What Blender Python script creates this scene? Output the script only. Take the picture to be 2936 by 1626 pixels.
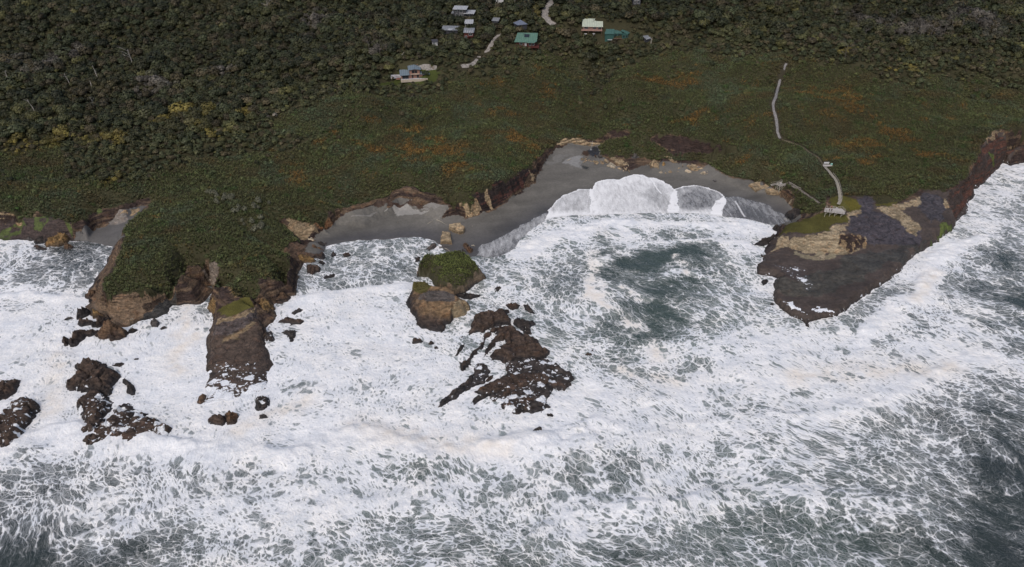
import bpy, math, random
import numpy as np
from mathutils import Vector, Matrix, geometry
random.seed(7); RNG = np.random.default_rng(7)
for o in list(bpy.data.objects): bpy.data.objects.remove(o)
sc = bpy.context.scene
COL = sc.collection

# ------------------------------------------------------------------ camera, sky, sun, exposure
CAMH = 180.0; PITCH = math.radians(33.0); HFOV = math.radians(70.0)
cd = bpy.data.cameras.new("camera"); cam = bpy.data.objects.new("camera", cd); COL.objects.link(cam)
cam.location = (0, 0, CAMH); cam.rotation_euler = (math.radians(90) - PITCH, 0, 0)
cd.sensor_width = 36; cd.angle = HFOV; cd.clip_start = 1; cd.clip_end = 20000
sc.camera = cam
SUN_EL, SUN_AZ = math.radians(52), math.radians(200)     # azimuth clockwise from +Y (north)
w = bpy.data.worlds.new("World"); sc.world = w; w.use_nodes = True
wn = w.node_tree.nodes; wn.clear()
sky = wn.new("ShaderNodeTexSky"); sky.sky_type = 'NISHITA'; sky.sun_disc = False
sky.sun_elevation = SUN_EL; sky.sun_rotation = SUN_AZ; sky.air_density = 1.0; sky.dust_density = 4.0; sky.ozone_density = 1.0
bg = wn.new("ShaderNodeBackground"); bg.inputs['Strength'].default_value = 0.11
wo = wn.new("ShaderNodeOutputWorld")
w.node_tree.links.new(sky.outputs[0], bg.inputs[0]); w.node_tree.links.new(bg.outputs[0], wo.inputs[0])
sl = bpy.data.lights.new("sun", 'SUN'); sl.energy = 0.9; sl.angle = math.radians(35); sl.color = (1, 0.965, 0.92)
so = bpy.data.objects.new("sun", sl); COL.objects.link(so); so.location = (0, 0, 300)
sdir = Vector((math.sin(SUN_AZ)*math.cos(SUN_EL), math.cos(SUN_AZ)*math.cos(SUN_EL), math.sin(SUN_EL)))
so.rotation_euler = (-sdir).to_track_quat('-Z', 'Y').to_euler()
vs = sc.view_settings; vs.view_transform = 'Standard'; vs.look = 'None'; vs.gamma = 1; vs.exposure = 0.25; vs.use_curve_mapping = False

# ------------------------------------------------------------------ pixel -> place (photo 2936x1626)
FPX = 1468/math.tan(HFOV/2); CP, SP = math.cos(PITCH), math.sin(PITCH)
def ray(u, v):
    a = (np.asarray(u, float)-1468)/FPX; b = (813-np.asarray(v, float))/FPX
    return a, CP + b*SP, -SP + b*CP
def at(u, v, z=0.0):
    dx, dy, dz = ray(u, v); t = (np.asarray(z, float)-CAMH)/dz
    return dx*t, dy*t
D2S = 2936/2576.0

# ------------------------------------------------------------------ numpy noise
def _hash(ix, iy, iz, seed):
    h = (ix*374761393 + iy*668265263 + iz*2147483647 + seed*974711) & 0xffffffff
    h = ((h ^ (h >> 13))*1274126177) & 0xffffffff
    h = ((h ^ (h >> 16))*2246822519) & 0xffffffff
    return ((h ^ (h >> 15)) & 0xffffff)/float(0xffffff)
def vnoise(x, y, seed=0, z=None):
    x = np.asarray(x, float); y = np.asarray(y, float)
    ix = np.floor(x).astype(np.int64); iy = np.floor(y).astype(np.int64)
    fx = x-ix; fy = y-iy; fx = fx*fx*(3-2*fx); fy = fy*fy*(3-2*fy)
    def lay(iz):
        a = _hash(ix, iy, iz, seed); b = _hash(ix+1, iy, iz, seed); c = _hash(ix, iy+1, iz, seed); d = _hash(ix+1, iy+1, iz, seed)
        return (a*(1-fx)+b*fx)*(1-fy) + (c*(1-fx)+d*fx)*fy
    if z is None: return lay(0)*2-1
    z = np.asarray(z, float); iz = np.floor(z).astype(np.int64); fz = z-iz; fz = fz*fz*(3-2*fz)
    return (lay(iz)*(1-fz)+lay(iz+1)*fz)*2-1
def fbm(x, y, seed=0, octv=4, z=None):
    s = 0; a = 1; n = 0; c, sn = 0.8, 0.6
    for i in range(octv):
        s = s + a*vnoise(x, y, seed+i*17, z); n += a; a *= 0.5
        x, y = (x*c-y*sn)*2.03+5.1, (x*sn+y*c)*2.03+1.7
        if z is not None: z = z*2.01+3.3
    return s/n*1.5
def worley(x, y, seed=0):
    ix = np.floor(x).astype(np.int64); iy = np.floor(y).astype(np.int64)
    best = np.full(x.shape, 9.0); sec = np.full(x.shape, 9.0); r1 = np.zeros(x.shape); r2 = np.zeros(x.shape); r3 = np.zeros(x.shape); bx = np.zeros(x.shape); by = np.zeros(x.shape)
    for a in (-1, 0, 1):
        for b in (-1, 0, 1):
            cx, cy = ix+a, iy+b
            px = cx+_hash(cx, cy, 1, seed); py = cy+_hash(cx, cy, 2, seed)
            d = np.hypot(px-x, py-y); m = d < best
            sec = np.where(m, best, np.minimum(sec, d)); best = np.where(m, d, best)
            r1 = np.where(m, _hash(cx, cy, 3, seed), r1); r2 = np.where(m, _hash(cx, cy, 4, seed), r2); r3 = np.where(m, _hash(cx, cy, 5, seed), r3)
            bx = np.where(m, px, bx); by = np.where(m, py, by)
    return best, sec, r1, r2, r3, x-bx, y-by
def sstep(a, b, x):
    t = np.clip((x-a)/(b-a), 0, 1); return t*t*(3-2*t)
def inpoly(x, y, P):
    P = np.asarray(P, float)[:, :2]; c = np.zeros(x.shape, bool)
    m = (x >= P[:, 0].min()) & (x <= P[:, 0].max()) & (y >= P[:, 1].min()) & (y <= P[:, 1].max())
    xs, ys = x[m], y[m]; cc = np.zeros(xs.shape, bool); n = len(P)
    for i in range(n):
        x0, y0 = P[i]; x1, y1 = P[(i+1) % n]
        if y0 == y1: continue
        k = ((y0 > ys) != (y1 > ys)) & (xs < (x1-x0)*(ys-y0)/(y1-y0)+x0)
        cc ^= k
    c[m] = cc; return c
def dline(x, y, P, closed=False):
    P = np.asarray(P, float)[:, :2]; d = np.full(x.shape, 1e9)
    n = len(P)
    for i in range(n if closed else n-1):
        a = P[i]; b = P[(i+1) % n]; v = b-a; L = max((v*v).sum(), 1e-9)
        t = np.clip(((x-a[0])*v[0]+(y-a[1])*v[1])/L, 0, 1)
        d = np.minimum(d, np.hypot(x-a[0]-t*v[0], y-a[1]-t*v[1]))
    return d
def sdline(x, y, P):                                            # distance and side (+ = left of the line)
    P = np.asarray(P, float)[:, :2]; d = np.full(x.shape, 1e9); s = np.zeros(x.shape)
    for i in range(len(P)-1):
        a = P[i]; b = P[i+1]; v = b-a; L = max((v*v).sum(), 1e-9)
        t = np.clip(((x-a[0])*v[0]+(y-a[1])*v[1])/L, 0, 1)
        dd = np.hypot(x-a[0]-t*v[0], y-a[1]-t*v[1]); m = dd < d
        cr = v[0]*(y-a[1])-v[1]*(x-a[0])
        s = np.where(m, np.sign(cr), s); d = np.minimum(d, dd)
    return d, s
def pts(s, k=3):
    return [tuple(float(q) for q in p.split(',')) for p in s.split()]

# ------------------------------------------------------------------ TIN of control points
class Tin:
    def __init__(self): self.p = []
    def add(self, s, z=None, dens=1.5, dz=0.0, closed=False):
        P = pts(s); W = []
        for q in P:
            zz = (q[2] if len(q) > 2 else z)+dz; x, y = at(q[0], q[1], zz); W.append((float(x), float(y), zz))
        if dens is None: self.p += W; return W
        if closed: W2 = W+[W[0]]
        else: W2 = W
        for a, b in zip(W2[:-1], W2[1:]):
            L = math.hypot(b[0]-a[0], b[1]-a[1]); n = max(1, int(L/dens))
            for i in range(n):
                t = i/n; self.p.append((a[0]+(b[0]-a[0])*t, a[1]+(b[1]-a[1])*t, a[2]+(b[2]-a[2])*t))
        self.p.append(W2[-1]); return W
    def raster(self, xs, ys):
        P = np.array(self.p); key = np.round(P[:, :2]*2).astype(int)
        _, ix = np.unique(key, axis=0, return_index=True); P = P[np.sort(ix)]
        vs_, es_, fs_, *_r = geometry.delaunay_2d_cdt([Vector((a[0], a[1])) for a in P], [], [], 0, 1e-4)
        ov = _r[0]; Z = np.array([P[o[0], 2] if len(o) else 0 for o in ov]); V = np.array([(v.x, v.y) for v in vs_])
        H = np.full((len(ys), len(xs)), np.nan); dx = xs[1]-xs[0]; dy = ys[1]-ys[0]
        for f in fs_:
            a, b, c = V[f[0]], V[f[1]], V[f[2]]
            i0 = max(0, int(math.ceil((min(a[0], b[0], c[0])-xs[0])/dx))); i1 = min(len(xs)-1, int(math.floor((max(a[0], b[0], c[0])-xs[0])/dx)))
            j0 = max(0, int(math.ceil((min(a[1], b[1], c[1])-ys[0])/dy))); j1 = min(len(ys)-1, int(math.floor((max(a[1], b[1], c[1])-ys[0])/dy)))
            if i1 < i0 or j1 < j0: continue
            X, Y = np.meshgrid(xs[i0:i1+1], ys[j0:j1+1])
            det = (b[1]-c[1])*(a[0]-c[0])+(c[0]-b[0])*(a[1]-c[1])
            if abs(det) < 1e-9: continue
            l0 = ((b[1]-c[1])*(X-c[0])+(c[0]-b[0])*(Y-c[1]))/det; l1 = ((c[1]-a[1])*(X-c[0])+(a[0]-c[0])*(Y-c[1]))/det; l2 = 1-l0-l1
            m = (l0 >= -1e-6) & (l1 >= -1e-6) & (l2 >= -1e-6)
            sub = H[j0:j1+1, i0:i1+1]; sub[m] = (l0*Z[f[0]]+l1*Z[f[1]]+l2*Z[f[2]])[m]
        return H
class Field:                                                    # bilinear sampler
    def __init__(s, xs, ys, H): s.x0 = xs[0]; s.y0 = ys[0]; s.d = xs[1]-xs[0]; s.e = ys[1]-ys[0]; s.H = H
    def __call__(s, x, y):
        fx = np.clip((np.asarray(x, float)-s.x0)/s.d, 0, s.H.shape[1]-1.001); fy = np.clip((np.asarray(y, float)-s.y0)/s.e, 0, s.H.shape[0]-1.001)
        i = fx.astype(int); j = fy.astype(int); fx = fx-i; fy = fy-j; H = s.H
        return (H[j, i]*(1-fx)+H[j, i+1]*fx)*(1-fy)+(H[j+1, i]*(1-fx)+H[j+1, i+1]*fx)*fy

# ------------------------------------------------------------------ land control lines  (u,v,z in photo pixels / metres)
T = Tin(); A = T.add
# vegetated cliff-top edges
TOP1 = A("-140,612,10 0,606,10 49,611,10 91,618,9.5 101,603,10 124,614,10 151,618,10 181,623,10 212,630,9.5 239,620,9.5 252,610,9 287,590,9 320,590,9 353,581,9 392,568,9 430,568,9")
TOPH = A("427,598,8 402,612,8 375,631,8 359,649,8 353,664,8 358,688,8.5 349,707,9 344,726,9 334,752,9 324,779,9 303,794,9 295,812,9 299,822,9 300,838,9 315,849,9 344,837,9.5 383,837,10 422,831,10 464,812,10.5 499,804,10.5 519,781,10.5 530,757,11 554,757,11 580,744,11 587,732,11 600,745,11 634,763,11 618,783,10.5 611,810,10 624,817,10 648,819,9.5 667,837,9 679,850,8.5 719,845,8.5 737,829,9 741,800,9.5 787,798,9.5 818,790,9 822,769,8.5 832,734,7.5 828,726,7.5 803,713,8")
A("772,699,8 739,680,9 723,664,10"); A("828,699,6 861,684,5.5 855,674,6 838,656,7 814,633,8 787,616,9 762,600,10")
TOPM = A("880,641,6 900,649,5.5 900,637,7 925,637,6.5 943,631,6 941,604,8 966,592,9 1000,587,9 1035,581,9 1076,567,9.5 1109,563,9.5 1116,556,9.5 1128,540,10.5 1165,527,11.5 1186,532,11.5 1206,546,11 1241,546,12.5 1276,548,13 1340,551,13 1369,547,13 1396,536,13 1433,521,13 1458,511,12.5 1482,497,12 1505,486,11.5 1516,478,11 1536,458,9.5 1548,449,8.5 1561,433,7.8 1584,420,7.2 1606,402,7.5 1629,389,9 1662,381,10 1691,379,10 1734,379,11 1747,363,14.5 1804,369,14 1856,379,13.5 1880,384,13.4 1908,388,13.4 1941,391,13.4 1959,394,13.4 1990,402,13.5 2025,408,13.5 2083,420,13 2116,425,12.5")
A("1247,577,7.5 1278,583,7.5 1320,585,8 1349,586,8 1363,577,8.5")                 # grassy ledge on the cove cliff
TOPR = A("2300,612,5.5 2313,614,6 2348,607,8.5 2383,600,11 2415,585,12 2471,601,10.5 2460,575,12 2480,560,12.5 2504,562,12.5 2508,592,10.5 2560,584,10.5 2585,578,10.5 2638,565,11 2642,540,12.5 2708,547,11.5 2747,530,12 2750,514,13 2776,500,13.5 2781,489,14 2776,481,14 2791,466,14.5 2811,440,15.5 2805,423,16 2834,392,17 2853,378,17.5 2882,372,17.5 2936,363,18 3080,350,19")
# cliff feet
A("-140,655,3 0,655,3 68,645,3.5 136,645,3.5 194,655,3 229,662,2 252,649,2 287,630,2.2 320,612,2.6 369,596,4 427,588,6")
A("-140,640,6 0,632,6 68,628,6.5 136,630,6.5 190,640,5.5")
A("272,656,1.5 330,633,2.6 365,641,2.8 352,664,2.2 350,690,1.4"); A("300,660,1.6 300,680,1", dens=None)
A("-140,690 0,690 19,705 58,691 95,693 130,700 205,688", z=-.6)
A("210,689 252,690 303,703 320,705", z=0.0)
A("322,716 316,735 303,748 297,768 270,803 262,820 246,846 262,862", z=-.5)
A("268,864,.6 276,884,.8 313,897,.8 329,920,.2 364,944,-.6 393,926,-.6 430,917,-.5 459,926,-.5 480,919,-.6 492,890,-.6 509,858,-.6 530,830,-.6 548,800,-.7 563,791,-.7 604,799,-.7 606,823,-.7 624,836,-.7 650,852,.5 640,866,-.3 609,866,-.5 578,878,-.7 601,896,-.6 614,910,-.6 614,926,-.6 603,946,-.6 591,975,-.6 585,994,-.6 585,1043,-.6 591,1077,-.6 584,1118,-.6 573,1167,-.6 600,1170,-.6 637,1155,-.6 688,1165,-.6 716,1139,-.6 775,1135,-.6 781,1082,-.6 794,1045,-.6 777,1010,-.6 766,990,-.6 762,944,-.6 791,938,-.6 797,893,-.6 787,875,-.6 806,868,-.6 824,852,-.6 822,812,-.6 828,800,-.6 851,790,-.6 871,757,-.6 904,748,-.6 929,734,-.6 939,711,-.4")
# headland bluff mid levels
A("300,850,6 315,870,5 344,880,4.5 383,885,4 422,875,4 464,850,4.5 499,820,6 525,795,6"); A("540,776,6 570,768,7 590,775,6"); A("320,925,1 364,925,1.5 410,905,1.4 455,885,1.6 490,860,1.5")
A("350,660,7.5 341,700,6 330,745,5 310,780,5 290,810,4.5 283,840,4")
# reef tongue below the headland
A("620,868,7 640,862,7.5 679,858,7.5 719,850,7.5 730,862,7.5 729,874,7.5 708,890,7 680,905,6.5 650,912,6.2 622,911,5.5 615,890,5")
A("735,865,2 736,890,2 733,915,3.5 745,915,4.5 749,935,4 750,975,2 735,1010,1.8")
A("620,925,4.5 650,950,4.2 690,945,4.5 720,925,5"); A("610,980,2.4 640,1000,2.2 690,975,2.8 720,980,2.4")
A("600,1040,1.6 650,1050,1.5 700,1050,1.3 760,1040,.9"); A("600,1100,1.1 640,1110,1 700,1110,.8 750,1100,.7 590,1150,.5 650,1140,.5")
# second beach
A("952,703,0 1000,692,0 1062,688,0 1136,684,0 1198,677,0 1243,689,0 1262,705,-.1 1290,735,-.1 1365,738,-.1 1430,735,-.1 1470,712,-.1 1500,665,-.1 1569,622,0 1640,612,0 1711,612,0 1800,608,0 1900,605,0 2000,608,0 2069,616,0 2150,625,0 2213,640,0")
A("880,690,1 904,684,1.2 913,666,1.8 954,651,2 964,628,2.4 1000,616,3 1000,600,3.5 1078,585,3.8 1116,572,4.6 1160,555,6 1194,544,6.5 1214,554,6 1233,571,4.8 1262,586,3.6 1280,594,3 1311,614,2.2 1338,626,1.6 1379,612,1.9 1413,602,2 1466,569,2.4 1500,545,2.5 1532,526,2.6 1546,491,3.2 1575,452,4 1594,428,4.8 1643,410,5.5 1691,408,5.8 1730,402,6")
A("950,680,.8 1050,655,1.2 1100,620,2.2 1150,600,3 1200,600,2.8 1150,650,1 1250,640,1.3 1300,660,1 1350,650,1.2 1420,640,1.1 1480,600,1.4 1540,560,1.6 1600,520,2 1650,480,2.6 1700,455,3.2 1620,460,3.2 1660,435,3.9 1750,490,2.3 1850,500,2 1950,500,1.8 2050,520,1.6 2150,550,1.2 2210,590,.7 1700,520,1.6 1400,690,.4 1330,700,.5 1280,700,.5", dens=None)
A("1691,434,3.6 1700,430,3.7 1716,445,3.8 1740,452,3.6 1779,454,3.4 1837,450,3.4 1866,455,3.2 1897,460,3 1959,468,3 2005,468,3 2034,476,2.8 2093,511,2.2 2131,515,2.2 2168,522,2.3 2220,545,1.8 2242,566,1.4 2262,586,1 2290,620,.4 2271,634,.1 2240,642,-.1")
A("1714,418,6.5 1724,440,5.5 1779,446,5 1837,440,5.5 1890,447,5.5 1959,458,6 2005,456,6.5 2044,472,5.5 2093,502,4.5 2131,508,4 2168,514,4 2209,522,5.5 2250,540,6 2275,564,5.5 2290,590,5")
A("1735,400,7.2 1757,391,9.8 1808,388,9.9 1860,398,9.3 1890,411,8.9 1928,434,7.6 1986,430,8.4 2050,434,8.8 2098,440,9.3")
A("2150,470,9.5 2200,490,9.5 2250,510,9 2300,550,8.5 2330,580,8.5", dens=None)
# right rock platform
A("2216,646 2228,666 2209,694 2178,719 2187,731 2186,747 2171,764 2166,784 2174,795 2226,798 2218,816 2218,869 2250,896 2315,933 2352,917 2395,915 2449,877 2498,842 2546,809 2580,785 2625,730 2671,708 2702,681 2722,669 2753,631 2774,612 2776,586 2797,567 2793,546 2816,531 2861,486 2882,461 2908,449 2936,445 3080,428", z=-.7)
A("2190,722,2.4 2194,745,2.6 2180,755,2.6 2174,768,2.4 2209,774,2.4 2253,783,2.6 2232,803,2.6 2226,830,2.6 2226,852,2.6 2250,874,2.4 2304,903,2.3 2317,918,2.2 2350,902,2.2 2388,895,1.8 2408,876,2.5 2440,852,2.7 2498,818,2.8 2568,762,3 2606,720,3.4 2656,690,3.8 2700,655,4 2735,622,4.2")
A("2253,661,7.5 2280,668,8.5 2313,671,9 2368,664,9.3 2403,674,8.5 2440,680,7.5 2478,682,6.5 2500,690,5.5"); A("2240,700,3 2269,712,3 2313,729,3.2 2418,731,3.2 2478,714,3.6 2560,706,4 2620,695,4.2")
A("2260,640,6 2300,634,7.5 2350,628,9 2430,634,10 2440,620,10.5 2395,625,10.5 2350,645,9 2300,655,8.5", dens=None)
A("2520,640,8 2566,655,6.5 2600,670,5.5 2490,650,8 2460,640,9.3 2480,615,10.5 2540,610,9.5 2600,620,8 2640,600,9 2680,590,9 2650,640,6 2700,600,7 2730,575,8", dens=None)
A("2300,780,3 2400,780,3 2500,760,3.2 2350,840,2.7 2450,820,2.8 2270,840,2.7 2550,730,3.5", dens=None)
# right-hand cliff mid level
A("2740,585,7 2760,545,8 2790,500,8.5 2830,470,8 2870,430,9 2936,410,9 3080,398,9")
A("2720,560,9.5 2765,515,11 2800,470,12", dens=None)
# inland surface
for v_, zs in ((-160, 80), (-100, 71), (-40, 62), (20, 54), (60, 49.5), (120, 42.5), (180, 36)):
    for u_ in range(-500, 3500, 130):
        A(f"{u_},{v_},{zs + 2.0*math.sin(u_*.004+v_*.02) - (5.0*math.exp(-((u_-1690)/120.0)**2) if v_ > 60 else 0)}", dens=None)
for v_, zs in ((240, 30), (300, 25)):
    for u_ in range(-500, 3500, 110):
        A(f"{u_},{v_},{zs + 1.5*math.sin(u_*.005+v_*.03) - 6.5*math.exp(-((u_-1700)/90.0)**2) - (4 if 1100<u_<1640 else 0) - (2 if u_ > 1900 else 0)}", dens=None)
for s_ in ("-140,360,20.5 100,365,21 300,360,20.5 500,360,20.5 700,365,20 900,360,20 1100,355,18.5 1300,350,17 1450,345,15.5 1560,350,13.5 1650,345,11.5 1720,335,12 1800,335,15.5 1950,330,17.5 2100,340,18 2300,340,18 2500,345,18 2700,335,18.5 2850,320,20",
           "-140,430,17 100,430,17 300,430,17 500,425,17 700,430,16.5 900,430,16.5 1100,430,16 1250,430,15.5 1400,420,14.5 1500,420,13 2150,400,15 2300,410,16 2450,410,16 2600,410,16 2720,400,16.5",
           "-140,500,14 100,500,14 300,500,13.5 500,500,13 650,490,13 800,500,12.5 950,500,12 1100,480,14 1250,490,14.5 1350,490,14.5 2250,460,12.5 2400,480,14.5 2550,480,14.5 2680,480,14.5",
           "-140,560,12 50,565,12 200,565,12 320,545,11.5 480,550,11 600,560,11 700,570,11 850,560,10.5 2400,540,13 2550,530,13.5 2650,520,13.5",
           "420,640,10.5 500,640,11 600,640,11 680,650,11 420,700,11 500,700,11.5 650,700,11.5 740,720,11 400,770,10.5 470,760,11 700,770,10.5 780,760,10 360,810,10 680,810,9.5"):
    A(s_, dens=None)
# sea bed
A("60,765 170,770 240,760 100,850 200,850 60,950 200,1000 400,1000 540,980 480,960 530,900 556,850 575,825 540,1060 540,1140 600,1230 720,1200 830,1130 830,1020 830,930 860,870 870,810 905,775 950,745 1000,725 1100,720 1200,715 1300,780 1400,770 1500,745 1600,670 1700,660 1800,655 1900,655 2000,655 2100,660 2170,680 2140,720 2130,790 2180,850 2190,900 2300,970 2400,950 2480,890 2600,830 2680,750 2740,690 2810,620 2850,540 2900,500 3000,470 3080,460", z=-4, dens=None)
for v_ in (1000, 1120, 1260, 1450, 1700):
    for u_ in range(-400, 3400, 250):
        if not (500 < u_ < 860 and v_ < 1190): A(f"{u_},{v_},-6", dens=None)
XS = np.arange(-620, 660, 1.0); YS = np.arange(110, 800, 1.0)
H0 = T.raster(XS, YS)
for j in range(len(YS)):                                        # the coast simply goes on beyond the frame
    ok = np.where(~np.isnan(H0[j]))[0]
    if len(ok) == 0: H0[j] = -6 if YS[j] < 400 else np.nan; continue
    a, b = ok[0]+2, ok[-1]-2; H0[j, :a] = H0[j, a]; H0[j, b:] = H0[j, b]
    bad = np.isnan(H0[j]); H0[j, bad] = np.interp(np.where(bad)[0], np.where(~bad)[0], H0[j, ~bad]) if bad.any() else 0
for j in range(1, len(YS)):
    if np.isnan(H0[j]).any(): H0[j] = H0[j-1]+0.28
GX, GY = np.meshgrid(XS, YS)
edge = (GX < -470) | (GX > 500)
# soften inland facets only
B = H0.copy()
for _ in range(3):
    B[1:-1, 1:-1] = (B[1:-1, 1:-1]*2+B[:-2, 1:-1]+B[2:, 1:-1]+B[1:-1, :-2]+B[1:-1, 2:])/6
inl = sstep(11, 16, H0); H0 = H0*(1-inl)+B*inl
H0 = H0*0.6+B*0.4
# rolling relief inland, gullies
H0 += inl*(2.6*fbm(GX/55, GY/40, 3, 4)+1.0*fbm(GX/16, GY/13, 9, 3))
def S(s, z=0): return [tuple(float(q) for q in at(p[0], p[1], p[2] if len(p) > 2 else z)) for p in pts(s)]
GUL = [(S("1600,120,38 1650,200,30 1690,270,22 1700,330,14 1692,372,11"), 5, 12, 8), (S("690,636,10.5 739,676,9 775,700,8 812,718,7 845,735,4"), 3.5, 2.6, 0), (S("755,596,10 800,622,8 838,660,6 866,690,4"), 3.5, 2.6, 0),
       (S("2310,505,12 2340,520,11 2372,545,10"), 2.5, 3, 0), (S("1380,150,38 1440,220,30 1500,290,22"), 2, 14, 0)]
for P, dp, wd, _q in GUL:
    H0 -= dp*np.exp(-(dline(GX, GY, P)/wd)**2)*sstep(0.5, 3, H0)
HF = Field(XS, YS, H0)
def onland(u, v, tmax=900):
    dx, dy, dz = ray(np.atleast_1d(u), np.atleast_1d(v)); n = len(dx); res = np.zeros((n, 3)); done = np.zeros(n, bool)
    t = np.full(n, 150.0)
    for k in range(1500):
        x, y, z = dx*t, dy*t, CAMH+dz*t; h = np.maximum(HF(x, y), 0)
        hit = (z <= h) & ~done; res[hit] = np.stack([x, y, h], 1)[hit]; done |= hit
        if done.all(): break
        t = t+0.5
    res[~done] = np.stack([dx*t, dy*t, CAMH+dz*t], 1)[~done]
    return res
def L(s):                                                       # outline traced on the ground
    P = pts(s); r = onland([p[0] for p in P], [p[1] for p in P]); return [(a[0], a[1]) for a in r]
# ------------------------------------------------------------------ mesh and material helpers
def mesh(name, V, F, attrs=None, smooth=True):
    me = bpy.data.meshes.new(name); V = np.asarray(V, np.float32); n = len(V)
    if isinstance(F, np.ndarray):
        k = F.shape[1]; me.vertices.add(n); me.vertices.foreach_set("co", V.ravel())
        me.loops.add(F.size); me.loops.foreach_set("vertex_index", F.astype(np.int32).ravel())
        me.polygons.add(len(F)); me.polygons.foreach_set("loop_start", np.arange(0, F.size, k, dtype=np.int32)); me.polygons.foreach_set("loop_total", np.full(len(F), k, np.int32))
        me.update(calc_edges=True)
    else: me.from_pydata([tuple(map(float, v)) for v in V], [], [tuple(map(int, f)) for f in F]); me.update()
    me.polygons.foreach_set("use_smooth", np.full(len(me.polygons), smooth))
    for k, a in (attrs or {}).items():
        a = np.asarray(a, np.float32)
        if a.ndim == 1: at_ = me.attributes.new(k, 'FLOAT', 'POINT'); at_.data.foreach_set("value", a)
        else:
            at_ = me.attributes.new(k, 'FLOAT_COLOR', 'POINT'); at_.data.foreach_set("color", np.concatenate([a[:, :3], np.ones((len(a), 1), np.float32)], 1).astype(np.float32).ravel())
    return me
def link(name, me, mat=None, parent=None, label=None, cat=None, group=None, kind=None, loc=None, rot=None):
    o = bpy.data.objects.new(name, me); COL.objects.link(o)
    if mat is not None and me is not None and not me.materials: me.materials.append(mat)
    if parent is not None: o.parent = parent
    if label: o['label'] = label
    if cat: o['category'] = cat
    if group: o['group'] = group
    if kind: o['kind'] = kind
    if loc is not None: o.location = loc
    if rot is not None: o.rotation_euler = rot
    return o
class NT:
    def __init__(s, name):
        s.m = bpy.data.materials.new(name); s.m.use_nodes = True; s.t = s.m.node_tree; s.t.nodes.clear()
        s.out = s.t.nodes.new("ShaderNodeOutputMaterial")
    def n(s, typ, inp=None, **kw):
        nd = s.t.nodes.new(typ)
        for k, v in kw.items(): setattr(nd, k, v)
        for k, v in (inp or {}).items(): s.put(nd.inputs[k], v)
        return nd
    def put(s, sock, v):
        if isinstance(v, bpy.types.NodeSocket): s.t.links.new(v, sock)
        elif isinstance(v, (tuple, list)) and len(v) == 3 and sock.type == 'RGBA': sock.default_value = (*v, 1)
        else: sock.default_value = v
    def m_(s, op, a, b=0.0, c=0.0, clamp=False):
        nd = s.n("ShaderNodeMath", {0: a, 1: b, 2: c}, operation=op); nd.use_clamp = clamp; return nd.outputs[0]
    def mix(s, f, a, b, typ='RGBA', blend='MIX'):
        nd = s.t.nodes.new("ShaderNodeMix"); nd.data_type = typ; nd.clamp_factor = True
        if typ == 'RGBA': nd.blend_type = blend; s.put(nd.inputs[0], f); s.put(nd.inputs[6], a); s.put(nd.inputs[7], b); return nd.outputs[2]
        s.put(nd.inputs[0], f); s.put(nd.inputs[2], a); s.put(nd.inputs[3], b); return nd.outputs[0]
    def ramp(s, x, a, b, lo=0.0, hi=1.0, smooth=True):
        nd = s.n("ShaderNodeMapRange", {0: x, 1: a, 2: b, 3: lo, 4: hi}, interpolation_type='SMOOTHSTEP' if smooth else 'LINEAR'); return nd.outputs[0]
    def noise(s, vec, scale, detail=4, rough=0.55, dist=0.0):
        return s.n("ShaderNodeTexNoise", {'Vector': vec, 'Scale': scale, 'Detail': detail, 'Roughness': rough, 'Distortion': dist})
    def pos(s): return s.n("ShaderNodeNewGeometry").outputs['Position']
    def attr(s, name, kind='GEOMETRY'): nd = s.n("ShaderNodeAttribute", attribute_name=name, attribute_type=kind); return nd
    def bsdf(s, col, rough=0.8, spec=0.3, normal=None, **kw):
        b = s.n("ShaderNodeBsdfPrincipled", {'Base Color': col, 'Roughness': rough, 'Specular IOR Level': spec, **kw})
        if normal is not None: s.put(b.inputs['Normal'], normal)
        s.t.links.new(b.outputs[0], s.out.inputs[0]); return b
    def bump(s, h, dist=0.1, strength=1.0, normal=None):
        nd = s.n("ShaderNodeBump", {'Height': h, 'Distance': dist, 'Strength': strength})
        if normal is not None: s.put(nd.inputs['Normal'], normal)
        return nd.outputs[0]
def plain(name, col, rough=0.7, var=0.15, scale=1.5, spec=0.3, stripes=None):
    t = NT(name); p = t.n("ShaderNodeTexCoord").outputs['Object']
    n = t.noise(p, scale, 4).outputs[0]; f = t.ramp(n, .3, .7, 1-var, 1+var)
    c = t.mix(1.0, col, t.n("ShaderNodeCombineColor", {0: f, 1: f, 2: f}).outputs[0], blend='MULTIPLY')
    nm = None
    if stripes:
        x = t.n("ShaderNodeSeparateXYZ", {0: p}).outputs[0]; wv = t.m_('SINE', t.m_('MULTIPLY', x, stripes)); nm = t.bump(wv, .05, 0.8)
        c = t.mix(t.ramp(wv, -1, 1, 0, .22), c, (0.02, 0.02, 0.02))
    t.bsdf(c, rough, spec, nm); return t.m

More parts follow.
